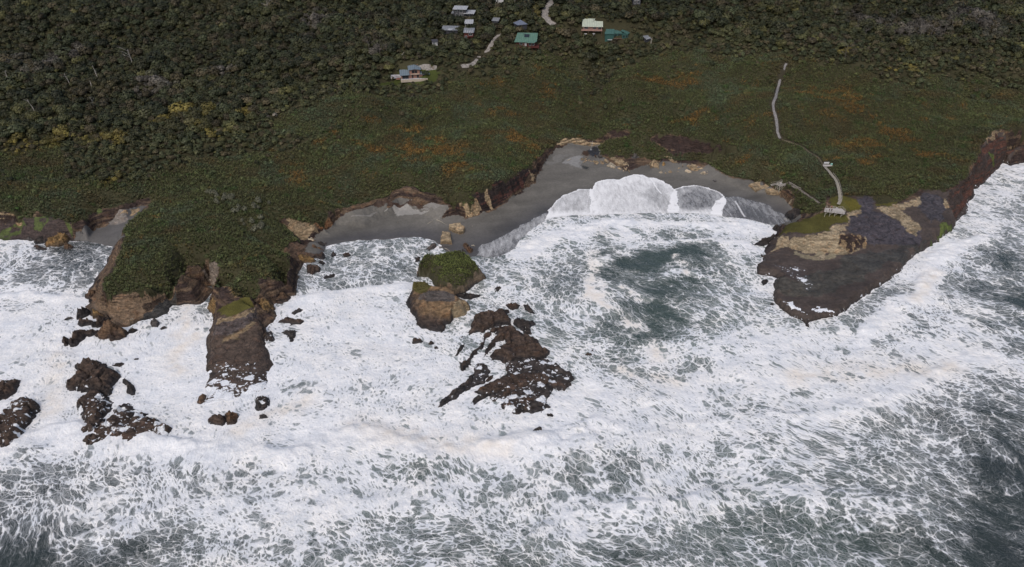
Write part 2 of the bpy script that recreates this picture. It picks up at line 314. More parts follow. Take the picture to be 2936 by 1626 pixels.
# rock / soil / sand: vertex colour is the stone's own colour, fine grain and cracks in the shader, foam pools by attribute
def ground_material(name):
    t = NT(name); p = t.pos(); col = t.attr('col').outputs['Color']; foam = t.attr('foam').outputs['Fac']; rk = t.attr('rock').outputs['Fac']; wet = t.attr('wet').outputs['Fac']
    n1 = t.noise(p, 0.9, 6, 0.62).outputs[0]; n2 = t.noise(p, 0.17, 4, 0.6).outputs[0]
    st = t.n("ShaderNodeMapping", {'Vector': p, 'Scale': (.35, .35, 2.2), 'Rotation': (0.15, 0.1, 0)}).outputs[0]
    n3 = t.noise(st, 0.8, 5, 0.65, 0.6).outputs[0]
    f = t.m_('MULTIPLY', t.ramp(n1, .3, .72, .72, 1.3), t.ramp(n2, .3, .7, .85, 1.15))
    f2 = t.m_('MULTIPLY', f, t.ramp(n3, .3, .7, .62, 1.4)); f = t.mix(rk, t.ramp(f, .6, 1.5, .88, 1.14), f2, 'FLOAT')
    vo = t.n("ShaderNodeTexVoronoi", {'Vector': t.n("ShaderNodeVectorMath", {0: st, 1: t.n("ShaderNodeVectorMath", {0: t.noise(p, .5, 3).outputs[1], 'Scale': 1.4}, operation='SCALE').outputs[0]}, operation='ADD').outputs[0], 'Scale': 0.45}, feature='DISTANCE_TO_EDGE').outputs[0]
    crack = t.m_('MULTIPLY', t.ramp(vo, 0.0, 0.045, 0.3, 0.0), rk); f = t.m_('MULTIPLY', f, t.m_('SUBTRACT', 1.0, crack))
    c = t.mix(1.0, col, t.n("ShaderNodeCombineColor", {0: f, 1: f, 2: f}).outputs[0], blend='MULTIPLY')
    # rusty / grey drift of the stone colour
    c = t.mix(t.m_('MULTIPLY', t.ramp(t.noise(p, .35, 4).outputs[0], .5, .7), t.m_('MULTIPLY', rk, .35)), c, t.mix(1.0, c, (1.35, .95, .7), blend='MULTIPLY'))
    # foam pools: rounded patches and runs of white water left on the rock
    q = t.n("ShaderNodeVectorMath", {0: p, 1: t.n("ShaderNodeVectorMath", {0: t.noise(p, .55, 4).outputs[1], 'Scale': 3.0}, operation='SCALE').outputs[0]}, operation='ADD').outputs[0]
    q = t.n("ShaderNodeMapping", {'Vector': q, 'Scale': (.62, 1.0, .25), 'Rotation': (0, 0, .6)}).outputs[0]
    v1 = t.n("ShaderNodeTexVoronoi", {'Vector': q, 'Scale': .3, 'Randomness': 1.0}); v2 = t.n("ShaderNodeTexVoronoi", {'Vector': q, 'Scale': 1.0, 'Randomness': 1.0})
    big = t.noise(p, .16, 2).outputs[0]; amt = t.m_('ADD', foam, t.m_('MULTIPLY', t.m_('SUBTRACT', big, .5), 1.1))
    a1 = t.m_('SUBTRACT', t.m_('MULTIPLY', amt, .62), v1.outputs[0]); a2 = t.m_('SUBTRACT', t.m_('MULTIPLY', amt, .5), v2.outputs[0])
    fo = t.ramp(t.m_('MAXIMUM', a1, a2), -.02, .06); fo = t.m_('MULTIPLY', fo, t.ramp(foam, 0.02, .12))
    fo = t.m_('MULTIPLY', fo, t.ramp(t.noise(p, 3.0, 4, .7).outputs[0], .25, .5, .5, 1))
    c = t.mix(fo, c, (.78, .8, .83))
    h = t.m_('ADD', t.m_('MULTIPLY', n1, .6), t.m_('MULTIPLY', n3, t.m_('MULTIPLY', rk, 1.3))); h = t.m_('SUBTRACT', h, t.m_('MULTIPLY', crack, 1.2))
    nm = t.bump(h, 0.55, t.mix(rk, .12, .9, 'FLOAT'))
    t.bsdf(c, t.mix(wet, .85, .38, 'FLOAT'), t.mix(wet, .15, .45, 'FLOAT'), nm); return t.m
M_GROUND = ground_material("rock_and_soil")
SOIL = (.045, .042, .022)

# ------------------------------------------------------------------ zones traced on the ground
warp = lambda x, y, a, s, sd: (x+a*fbm(x/s, y/s, sd, 3), y+a*fbm(x/s, y/s, sd+50, 3))
def Wp(P): return [(a[0], a[1]) for a in P]
VEG_MAIN = [(-900, 300)]+Wp(TOP1)+Wp(TOPH)+S("828,699,6 861,684,5.5 855,674,6 838,656,7 814,633,8 790,616,9 800,614,9 850,632,7")+Wp(TOPM)+S("2200,470,11 2383,562,12 2455,562,12.5 2504,562,12.5 2508,582,11.5 2560,584,10.5 2585,578,10.5")+Wp(TOPR[13:])+[(900, 560), (1600, 1600), (-1600, 1600), (-1600, 300)]
VEG_TERR = [S("1714,419,6.5 1724,440,5.5 1779,447,5 1837,442,5.5 1868,447,5.5 1897,452,5.5 1959,460,6 2005,458,6.5 2044,476,5.5 2093,504,4.5 2131,510,4 2168,515,4 2209,523,5.5 2240,537,5.8 2261,548,5.5 2275,564,5.5 2286,587,5 2300,612,5.5 2313,614,6 2348,607,8.5 2366,590,11 2372,560,12 2300,480,12 2116,427,12 2050,437,8.8 1986,433,8.4 1930,438,7.6 1888,414,8.9 1860,401,9.3 1808,391,9.9 1757,394,9.8 1735,402,7.2"),
            S("1245,570,7.8 1278,583,7.5 1320,585,8 1349,588,8 1363,577,8.5 1330,562,9 1270,560,8.8 1240,560,8.5")]
MOSS = [S("2231,659,7 2260,637,6.5 2300,625,8 2350,611,9 2420,615,10.5 2430,634,10 2400,643,9.6 2382,650,9.5 2368,664,9.2 2313,670,9 2275,667,8.5 2240,662,7.5"),
        S("2383,560,12.5 2415,560,12.5 2455,570,12.5 2471,601,10.5 2434,605,11 2400,590,12 2383,590,12"), S("2504,562,12.5 2540,560,12 2585,578,10.7 2560,588,10.5 2508,592,10.7"),
        S("638,902,6.3 620,890,6 640,875,7 679,862,7.5 719,850,7.5 729,858,7.5 728,872,7.5 708,884,7.2 680,900,6.7 650,910,6.3")]
GREENGRASS = L("2700,650 2720,628 2752,628 2735,655 2712,680 2690,705 2660,730 2650,715")
holes = [L("1132,233 1146,214 1160,206 1200,198 1240,200 1256,206 1258,214 1240,240 1200,243 1160,244 1110,246 1082,246 1100,238")]
PATH_U = pts("2254,183 2248,198 2244,210 2238,226 2233,241 2228,260 2224,280 2218,292 2216,303 2218,316 2222,331 2226,345 2228,359 2228,372 2229,384 2233,393 2240,401")
PATH = Wp(onland([p[0] for p in PATH_U], [p[1] for p in PATH_U]))
TRAIL = L("2240,401 2262,408 2284,415 2300,422 2312,430 2333,443 2345,452 2353,463 2360,474")
ROAD = L("1584,-30 1582,0 1577,12 1568,22 1562,34 1563,46 1567,56 1578,64 1588,74")
TRACK = L("1436,95 1420,110 1408,130 1400,146 1385,160 1371,165 1364,178 1352,186 1335,190 1320,193")
LTRAIL = L("2262,530 2280,538 2296,547 2310,556 2322,565 2335,573 2352,585")
def zonepaint(x, y, z, slope):
    n = len(x); wx, wy = warp(x, y, 1.2, 3.0, 11); w2x, w2y = warp(x, y, 2.5, 7.0, 21)
    nb = fbm(x/9, y/9, 31, 4); nf = fbm(x/2.2, y/2.2, 33, 3); nz = fbm(x/14, z/0.9, 35, 4)
    C = np.zeros((n, 3)); rock = np.ones(n); wet = np.zeros(n); foam = np.zeros(n); cls = np.full(n, 1)      # 0 veg 1 cliff 2 beach 3 platform
    tan = np.array([.30, .225, .14]); brn = np.array([.078, .056, .043]); drk = np.array([.045, .032, .028]); pur = np.array([.075, .066, .075]); red = np.array([.075, .035, .025])
    k = sstep(-.5, .6, nz+.6*nb)[:, None]; C[:] = np.array([.13, .09, .06])*k+drk*(1-k)
    def put(mask, col, r=1.0, w_=0.0, c=None, soft=1.0):
        C[mask] = (np.asarray(col) if np.ndim(col) == 1 else np.asarray(col)[mask])*soft+C[mask]*(1-soft); rock[mask] = r; wet[mask] = w_
        if c is not None: cls[mask] = c
    # left coast
    lc = inpoly(wx, wy, S("-200,600,10 0,600,10 150,615,10 200,628,10 215,640,5 205,660,2 0,670,2 -200,670,2")); put(lc, np.where((nz > -.15)[:, None], tan*.8, drk))
    put(inpoly(wx, wy, S("-200,650,3 0,650,3 60,648,3 150,648,3 195,660,2.5 215,665,2 208,690,1 130,700,0 90,690,0 20,705,0 -200,690,0")), drk*1.2, 1, .5)
    for g in ("8,662,2.6 40,653,2.8 70,655,2.6 75,668,2.2 30,680,1 10,690,.5", "108,648,3 145,645,3 150,655,2.6 118,670,1.8 104,665,2", "200,660,2 220,662,2 222,672,1.6 208,680,1", "283,632,2.5 305,622,2.6 312,628,2.6 290,642,2", "150,650,3 165,650,3 158,659,2.6"):
        put(inpoly(w2x, w2y, S(g)) & (nf > -.25), np.array([.065, .09, .02])*(1+.5*nf[:, None]), .6, .4, soft=.8)
    sand = inpoly(wx, wy, L("208,687 240,668 272,656 300,650 330,633 345,615 372,600 400,592 425,590 400,610 375,632 366,641 352,664 350,688 330,702 322,712 300,706 252,694"))
    put(sand, np.array([.105, .1, .095]), .05, .5, 2); C[sand] *= (1+.15*nb[sand])[:, None]
    put(inpoly(w2x, w2y, L("318,632 345,612 372,610 365,632 350,640")), np.array([.2, .18, .16]), .7, 0)
    put(inpoly(wx, wy, L("346,612 360,604 360,614 350,618")) | inpoly(wx, wy, L("366,616 380,603 392,598 400,602 385,614 372,619")), tan*1.05, 1)
    # headland faces
    hd = inpoly(x, y, S("293,845,9 330,835,9 400,835,10 470,808,10.5 530,750,11 590,735,11 635,760,11 610,800,8 560,800,0 500,880,0 440,935,0 340,950,0 262,905,0 240,860,0")); put(hd, np.where(((nz+.5*fbm((x+y)/5, (x-y)/14, 41, 3)) > -.25)[:, None], np.array([.17, .12, .08]), brn*.75))
    put(inpoly(wx, wy, L("420,935 400,915 430,900 480,850 505,850 490,890 478,918 455,930")), np.array([.05, .048, .045]), 1, .5)
    put(inpoly(wx, wy, S("520,775,11 532,757,11 555,757,11 582,744,11 600,745,11 634,763,11 615,785,9 590,790,4 550,785,4")), np.array([.2, .165, .135]))
    put(inpoly(wx, wy, S("612,806,10 648,820,10 680,852,8.5 662,852,3 640,838,3 615,822,5")), np.array([.3, .2, .11]))
    put(inpoly(wx, wy, S("741,800,9.5 787,798,9.5 800,795,9 795,830,2 745,840,2")), np.array([.15, .1, .075]))
    rf = inpoly(x, y, S("570,1185,0 580,1060,0 580,990,0 600,925,0 620,905,6 680,900,6.5 730,872,7.5 745,905,4.5 760,985,0 800,1050,0 780,1185,0"))
    rf2 = sstep(940, 985, np.zeros(n)+813)                              # (plain brown reef)
    put(rf, brn, 1, .35, 3)
    put(inpoly(wx, wy, S("616,916,5.5 650,914,6.2 690,900,6.5 729,874,7.5 731,900,5.8 700,935,5 650,960,4.3 610,950,3.5")), np.array([.085, .07, .066]), 1, 0)
    put(inpoly(wx, wy, S("618,914,6 650,912,6.3 690,898,6.8 726,876,7.5 724,888,7 690,912,6 650,924,5.6 620,926,5.2")), tan*.8, 1)
    put(inpoly(w2x, w2y, S("630,978,4 650,962,4.3 690,945,4.8 740,915,5.5 744,930,4.5 700,955,4 690,975,3.4 650,985,3")), tan*.62, 1)
    ln = rf & (y < at(600, 1040, 1)[1]); foam[ln] = .38+.62*sstep(float(at(600, 1045, 1)[1]), float(at(600, 1150, 1)[1]), y[ln])
    put(inpoly(wx, wy, S("578,878,.5 600,864,2 622,866,3 622,905,2 601,896,.5")), np.array([.2, .13, .06]))
    # right spur of rocks beside the second beach
    put(inpoly(wx, wy, S("800,700,6 835,702,5 870,690,5 900,700,1 935,715,.5 930,735,.5 870,760,.5 830,740,4")), np.array([.1, .066, .045]), 1, .2)
    put(inpoly(wx, wy, S("800,600,8 830,621,6.5 880,640,6 906,655,4 912,668,2.5 862,676,4 838,655,6")), tan*.8)
    put(inpoly(wx, wy, S("905,640,6 960,620,7 962,650,2.5 930,660,2.2 905,655,4")), np.array([.16, .09, .05]))
    # cove sand
    sand = inpoly(wx, wy, L("870,720 905,686 916,667 955,650 962,630 985,617 1000,612 1078,586 1110,573 1160,556 1194,543 1214,552 1233,571 1262,586 1311,614 1338,628 1379,614 1413,603 1466,570 1500,546 1532,527 1546,491 1575,450 1594,426 1643,409 1691,408 1722,406 1722,440 1745,462 1800,492 1860,470 1900,462 1960,468 2005,480 2034,474 2093,510 2164,520 2220,545 2242,566 2275,590 2298,622 2271,640 2225,665 1900,700 1500,790 1300,760 1220,770 1000,730"))
    sand &= (slope < 1.1) & (z < 7); w_ = sstep(1.6, .1, z)
    put(sand, np.array([.13, .122, .108]), .03, .3, 2); C[sand] = C[sand]*(1-.42*w_[sand])[:, None]*np.array([1, 1, 1.0])+np.array([0, 0, .006])*w_[sand][:, None]; wet[sand] = .25+.65*w_[sand]
    C[sand] *= (1+.12*nb+.22*fbm(x/26+y/40, y/6-x/18, 61, 3))[sand][:, None]
    for g in ("1198,0 1,1",): pass
    for g, cc in (("1100,612 1140,592 1180,588 1225,600 1215,610 1190,616 1150,624 1143,620 1120,611", (.27, .26, .24)), ("1190,560 1225,575 1272,590 1240,596 1218,600 1200,585 1170,575", (.2, .19, .175)), ("1000,622 1040,612 1075,604 1060,618 1020,622", (.19, .18, .165)),
                  ("1610,465 1660,445 1672,450 1660,478 1630,470", (.24, .235, .225)), ("1560,470 1600,450 1640,440 1620,455 1580,475", (.17, .163, .15)), ("1780,457 1830,452 1855,462 1810,466", (.24, .22, .19)), ("1660,478 1672,450 1674,482", (.2, .195, .185))):
        put(inpoly(w2x, w2y, L(g)) & sand, np.array(cc), .02, .1, 2)
    put(inpoly(wx, wy, L("1082,580 1120,575 1180,580 1210,590 1232,603 1215,598 1170,588 1120,590 1090,600 1075,600")), np.array([.05, .03, .02]), .5, .5, 2)
    put(inpoly(wx, wy, L("1685,430 1700,420 1714,425 1716,442 1700,448 1685,440")), np.array([.028, .028, .03]), .2, .8, 2)
    put(inpoly(wx, wy, L("1665,432 1685,432 1690,445 1672,446")), np.array([.06, .035, .02]), .4, .6, 2)
    put(inpoly(wx, wy, L("1665,475 1690,478 1685,487 1672,482")), np.array([.04, .038, .03]), .1, .9, 2)
    # tan strata walls
    for g in ("1122,565,6 1130,545,9 1140,538,10.5 1165,527,11.5 1200,540,11 1197,545,7 1160,552,7", "1584,424,6 1606,405,7 1630,391,8.5 1662,384,9 1734,388,9.5 1733,400,6.5 1690,404,6.4 1640,406,6.2 1600,422,5"):
        m = inpoly(x, y, S(g)); put(m, (tan*(.85+.35*np.sin(z*5+nb*2))[:, None]), 1, 0, 1)
    dk = inpoly(x, y, S("1240,545,13 1340,548,13 1433,520,13 1482,496,12 1516,478,11 1546,470,8 1547,492,3 1500,546,2 1466,570,2 1413,603,1.6 1379,613,1.6 1311,616,1.8 1278,600,2 1247,580,6")) & (slope > .6)
    put(dk, np.where((nz+nf*.4 > .25)[:, None], np.array([.075, .035, .028]), np.array([.03, .022, .02])), 1, .3, 1)
    for g in ("1311,612,2 1338,628,1.2 1379,613,1.7 1370,600,3 1345,592,5.5 1320,603,4", "1386,601,1.8 1413,603,1.6 1400,570,7 1395,540,12 1388,545,11", "1516,505,6 1530,490,8 1534,515,3 1525,525,2.6", "1500,510,6.5 1510,500,7.5 1512,512,5"):
        put(inpoly(wx, wy, S(g)) & (slope > .5), tan*.95, 1, 0, 1)
    dk = inpoly(x, y, S("1755,385,9 1765,363,14.5 1860,378,14 1895,384,14 1930,388,14 1960,392,14 2120,424,13 2110,442,9 2050,439,8.6 1986,435,8.2 1930,440,7.4 1880,415,8.6 1808,393,9.7 1750,397,9")) & (slope > .55); put(dk, np.array([.04, .026, .022]), 1, .2, 1)
    # right rock platform
    pl = inpoly(x, y, S("2200,650,0 2228,668,0 2208,694,0 2170,719,0 2165,800,0 2210,870,0 2320,945,0 2400,925,0 2560,815,0 2720,680,0 2790,600,0 2840,540,0 2900,460,0 3000,440,0 3000,380,16 2842,385,16 2815,425,14 2795,470,13 2785,490,13 2750,518,12.5 2715,550,11 2650,545,12 2638,566,11 2585,580,10.5 2560,588,10.5 2510,592,10.5 2508,565,12 2452,560,12.5 2475,601,10.5 2400,615,10.5 2235,655,7"))
    put(pl, np.array([.064, .05, .043]), .5, .4, 3); C[pl] *= (1+.25*fbm(x/22, y/7, 71, 4)[pl])[:, None]
    for g, cc, ww in (("2300,800 2400,770 2420,740 2560,720 2600,730 2500,790 2420,820 2350,850 2290,830", (.06, .058, .05), .35), ("2225,800 2290,810 2330,850 2300,850 2250,845 2222,830", (.07, .066, .055), .3),
                      ("2430,740 2600,700 2660,700 2600,740 2480,790", (.052, .05, .046), .4)):
        put(inpoly(w2x, w2y, L(g)) & pl, np.array(cc), .8, ww, 3, soft=.8)
    put(inpoly(wx, wy, S("2425,668,7 2432,640,9 2420,630,10.5 2455,612,11 2470,600,11 2455,575,12 2480,560,12.5 2505,565,12.5 2505,600,11 2540,612,9.5 2590,640,7.5 2640,655,5.5 2640,700,4.2 2480,710,3.6 2480,690,6 2460,672,7.3")), pur*.8, 1, .35, 3)
    put(inpoly(wx, wy, S("2620,590,9 2645,550,11.5 2700,565,10 2715,590,8 2700,630,6 2660,640,5 2650,620,7")), np.array([.06, .055, .062]), 1, .3, 3)
    for g in ("2430,630,10.3 2425,612,10.8 2450,603,10.8 2470,600,10.6 2470,610,10.4 2440,625,10.2 2428,636,9.8", "2510,595,10.6 2560,588,10.6 2590,580,10.6 2638,566,11 2640,585,10 2600,595,9.5 2580,605,9 2620,625,8 2640,650,6 2625,675,5 2600,660,6 2575,630,8 2540,612,9.5",
              "2231,660,7.5 2260,672,8.5 2313,673,9.3 2368,666,9.4 2382,652,9.6 2430,637,10 2425,652,9 2410,668,8.8 2450,672,7.5 2478,682,6 2478,714,3.4 2418,731,3.1 2313,729,3 2269,714,2.8 2250,690,4",
              "2180,728,2.4 2225,705,3 2235,672,6 2255,690,4 2270,712,3 2250,706,2.9 2225,712,2.5", "2700,575,9 2715,560,11 2722,585,8 2710,592,8"):
        m = inpoly(wx, wy, S(g)); put(m, np.array([.33, .265, .175])*(.85+.25*nz[:, None]), 1, 0, 3)
    m = inpoly(wx, wy, S("2400,700,6 2410,672,8.6 2440,668,8 2478,680,6.5 2480,712,3.4 2440,722,3.2 2405,720,3.3")); put(m, np.where((nf > -.1)[:, None], np.array([.24, .17, .1]), drk), 1, 0, 3)
    m = inpoly(w2x, w2y, L("2270,714 2320,729 2418,731 2430,722 2400,742 2340,740 2300,737 2275,725")); put(m, np.array([.22, .19, .13]), .6, 0, 3)
    rc = inpoly(wx, wy, S("2716,560,10 2750,518,12.5 2785,490,13 2795,470,14 2815,425,15 2850,395,15 3000,380,16 3000,440,0 2900,455,0 2850,495,0 2795,550,0 2780,580,0 2740,625,3 2725,600,6")) ; put(rc, np.where((nz > .1)[:, None], red*1.2, np.array([.05, .036, .03])), 1, .25, 1)
    for g in ("2815,428,12 2838,400,14 2860,398,12.5 2850,415,10.5 2830,430,9.5", "2862,405,12 2885,395,13 2925,392,12.5 2925,405,10 2870,415,9.5"): put(inpoly(wx, wy, S(g)), tan*.75, 1, 0, 1)
    for g in ("2832,456,8.5 2850,450,8.5 2862,465,6 2858,480,3.5 2842,470,6", "2752,640,3 2735,655,3 2690,705,2.5 2660,730,2.2 2650,722,3 2700,660,4 2725,630,5 2752,628,3.5"): put(inpoly(w2x, w2y, S(g)), np.array([.085, .115, .025])*(1+.5*nf[:, None]), .6, .2, None, soft=.75)
    sw = inpoly(w2x, w2y, L("2250,770 2300,775 2330,800 2350,835 2320,830 2280,800 2262,790 2225,772 2180,762 2200,758")); foam[sw] = .55; wet[sw] = .7
    sw = inpoly(wx, wy, L("2325,885 2345,880 2392,898 2388,905 2350,900 2330,892")) | inpoly(wx, wy, L("2240,862 2262,868 2290,885 2310,905 2296,905 2262,885")); foam[sw] = .9
    edge_ = pl & (z < 1.4) & (slope > .6) & (x > at(2200, 800, 1)[0]); foam[edge_] = .3
    for M in MOSS: put(inpoly(wx, wy, M), np.array([.085, .078, .022])*(1+.35*nb[:, None]), .1, 0, 3)
    put(inpoly(wx, wy, S("2420,575,12 2455,572,12.5 2471,600,10.7 2440,603,11")), np.array([.11, .095, .02]), .1, 0, 3)
    put(inpoly(w2x, w2y, S("2340,530,11 2365,540,11.5 2372,545,11.5 2375,590,11 2348,590,10 2345,560,10")), np.array([.15, .1, .075]), 1, 0, 1)
    low = (z < 1.1) & (cls != 2) & (cls != 0); C[low] *= (.55+.4*sstep(0, 1.1, z[low]))[:, None]; wet[low] = np.maximum(wet[low], .6)
    # vegetated ground last
    veg = inpoly(wx, wy, VEG_MAIN); 
    for P in VEG_TERR: veg |= inpoly(wx, wy, P)
    C[veg] = np.array(SOIL)*(1+.3*nb[veg])[:, None]; rock[veg] = .1; wet[veg] = 0; cls[veg] = 0; foam[veg] = 0
    lawn = inpoly(wx, wy, holes[0]); C[lawn] = np.array([.05, .062, .016])*(1+.25*nb[lawn])[:, None]
    for ln, wd, cc in ((PATH, 1.3, (.17, .16, .155)), (TRAIL, .8, (.1, .085, .05)), (ROAD, 2.6, (.2, .185, .17)), (TRACK, 1.5, (.14, .125, .105)), (LTRAIL, .8, (.12, .1, .08))):
        m = (dline(x, y, ln) < wd+1.4) & veg; C[m] = np.array((.04, .035, .022))
    return C, rock, wet, foam, cls

# ------------------------------------------------------------------ the land: one sheet out past the view, finer on the coast and on steep faces
ax = lambda a, b, st, ea, eb: np.concatenate([a-np.cumsum(st*1.25**np.arange(1, 40))[::-1][np.cumsum(st*1.25**np.arange(1, 40))[::-1] < ea], np.arange(a, b, st), b+np.cumsum(st*1.25**np.arange(0, 40))[np.cumsum(st*1.25**np.arange(0, 40)) < eb]])
STEP = 0.8
lx = ax(-300, 400, STEP, 2500, 2500); ly = ax(168, 480, STEP, 1, 2500)
def surf(x, y):                                                  # land height with small relief
    wx, wy = warp(x, y, .7, 4.0, 81); h = HF(wx, wy)
    s = np.hypot(HF(x+1, y)-HF(x-1, y), HF(x, y+1)-HF(x, y-1))/2
    onrock = sstep(.25, .9, s); h = h+onrock*(.35*fbm(x/2.5, y/2.5, 83, 3))
    low = (h > .5) & (h < 9.5) & (y < 420); pf = inpoly(x, y, PLAT) & low
    h = h+pf*(.35*fbm(x/9, y/4, 85, 4)+.22*np.abs(fbm(x/14+y/20, y/3-x/9, 87, 3)))
    return h, s
PLAT = S("2200,650,0 2170,719,0 2165,800,0 2210,870,0 2320,945,0 2400,925,0 2560,815,0 2720,680,0 2790,600,0 2640,640,6 2480,690,6 2300,720,3 2260,690,4")+S("")
X, Y = np.meshgrid(lx, ly); Z, SLP = surf(X, Y)
X2 = X+0; ok = (Z[:-1, :-1] > -2.2) | (Z[1:, 1:] > -2.2) | (Z[:-1, 1:] > -2.2) | (Z[1:, :-1] > -2.2)
cx = (X[:-1, :-1]+X[1:, 1:])/2; cy = (Y[:-1, :-1]+Y[1:, 1:])/2
zr = np.maximum.reduce([Z[:-1, :-1], Z[1:, 1:], Z[:-1, 1:], Z[1:, :-1]])-np.minimum.reduce([Z[:-1, :-1], Z[1:, 1:], Z[:-1, 1:], Z[1:, :-1]])
fine = ok & (zr > .55) & (cx > -298) & (cx < 398) & (cy < 478)
tmp = fine.copy(); tmp[1:-1, 1:-1] |= fine[:-2, 1:-1] | fine[2:, 1:-1] | fine[1:-1, :-2] | fine[1:-1, 2:]; fine = tmp & ok & (cx > -299) & (cx < 399) & (cy < 479) & (cy > 168)
fine &= ~(inpoly(cx, cy, VEG_MAIN) & (zr < 1.2))
NX = X.shape[1]; idx = np.arange(X.size).reshape(X.shape)
V = np.stack([X.ravel(), Y.ravel(), Z.ravel()], 1); SL = SLP.ravel()
def quads(mask): j, i = np.where(mask); return np.stack([idx[j, i], idx[j, i+1], idx[j+1, i+1], idx[j+1, i]], 1)
coarse = quads(ok & ~fine)
jj, ii = np.where(fine); K = 4; fv = []; fs = []
LX = X[jj, ii]; LYY = Y[jj, ii]
base_i = np.round((LX+300)/STEP).astype(int); base_j = np.round((LYY-168)/STEP).astype(int)
keys = {}
gi = (base_i[:, None, None]*K+np.arange(K+1)[None, None, :])+np.zeros((1, K+1, 1), int); gj = (base_j[:, None, None]*K+np.arange(K+1)[None, :, None])+np.zeros((1, 1, K+1), int)
code = gj.astype(np.int64)*100000+gi; uq, inv = np.unique(code.ravel(), return_inverse=True); inv = inv.reshape(code.shape)
fx = (uq % 100000)*STEP/K-300; fy = (uq//100000)*STEP/K+168; fz, fsl = surf(fx, fy)
# push the rock faces in and out along the level, following beds
e = .6; nx = -(HF(fx+e, fy)-HF(fx-e, fy)); ny = -(HF(fx, fy+e)-HF(fx, fy-e)); nn = np.hypot(nx, ny)+1e-6
cnt = np.bincount(inv.ravel(), minlength=len(uq)); inner = sstep(.8, 2.0, fsl)*sstep(1.2, 3.9, cnt.astype(float))*sstep(-.3, 1.6, fz)
bed = vnoise(fz/0.75, fx/14, 91)*.55+fbm(fx/3.0, fy/3.0, 93, 4, fz/1.4)*1.0+vnoise(fz/0.28, fx/9, 95)*.2
colm = -np.abs(fbm((fx*ny-fy*nx)/nn/2.6, fz/9, 97, 2))*.9
push = inner*np.clip(bed+colm+.4, -1.6, 1.6)
ffx = fx+nx/nn*push; ffy = fy+ny/nn*push; ffz = fz+inner*.12*fbm(fx/1.2, fy/1.2, 99, 2)
q = np.stack([inv[:, :-1, :-1], inv[:, :-1, 1:], inv[:, 1:, 1:], inv[:, 1:, :-1]], -1).reshape(-1, 4)
nb_ = len(V); V = np.concatenate([V, np.stack([ffx, ffy, ffz], 1)]); SL = np.concatenate([SL, fsl]); F = np.concatenate([coarse, q+nb_])
SX = np.concatenate([X.ravel(), fx]); SY = np.concatenate([Y.ravel(), fy])
used = np.zeros(len(V), bool); used[F.ravel()] = True; rm = np.cumsum(used)-1; F = rm[F]; V = V[used]; SL = SL[used]; SX = SX[used]; SY = SY[used]
C_, R_, W_, FO_, CL_ = zonepaint(SX, SY, V[:, 2], SL)
fc = CL_[F].min(1)
names = {0: ('hillside', 'ground'), 1: ('cliff', 'cliff'), 2: ('beach', 'beach'), 3: ('rock_platform', 'rock')}
for c_ in range(4):
    f_ = F[fc == c_]; u_, iv = np.unique(f_.ravel(), return_inverse=True)
    me = mesh(names[c_][0], V[u_], iv.reshape(-1, 4), {'col': C_[u_], 'rock': R_[u_], 'wet': W_[u_], 'foam': FO_[u_]})
    link(names[c_][0], me, M_GROUND, kind='structure')
print("land", len(V), len(F))
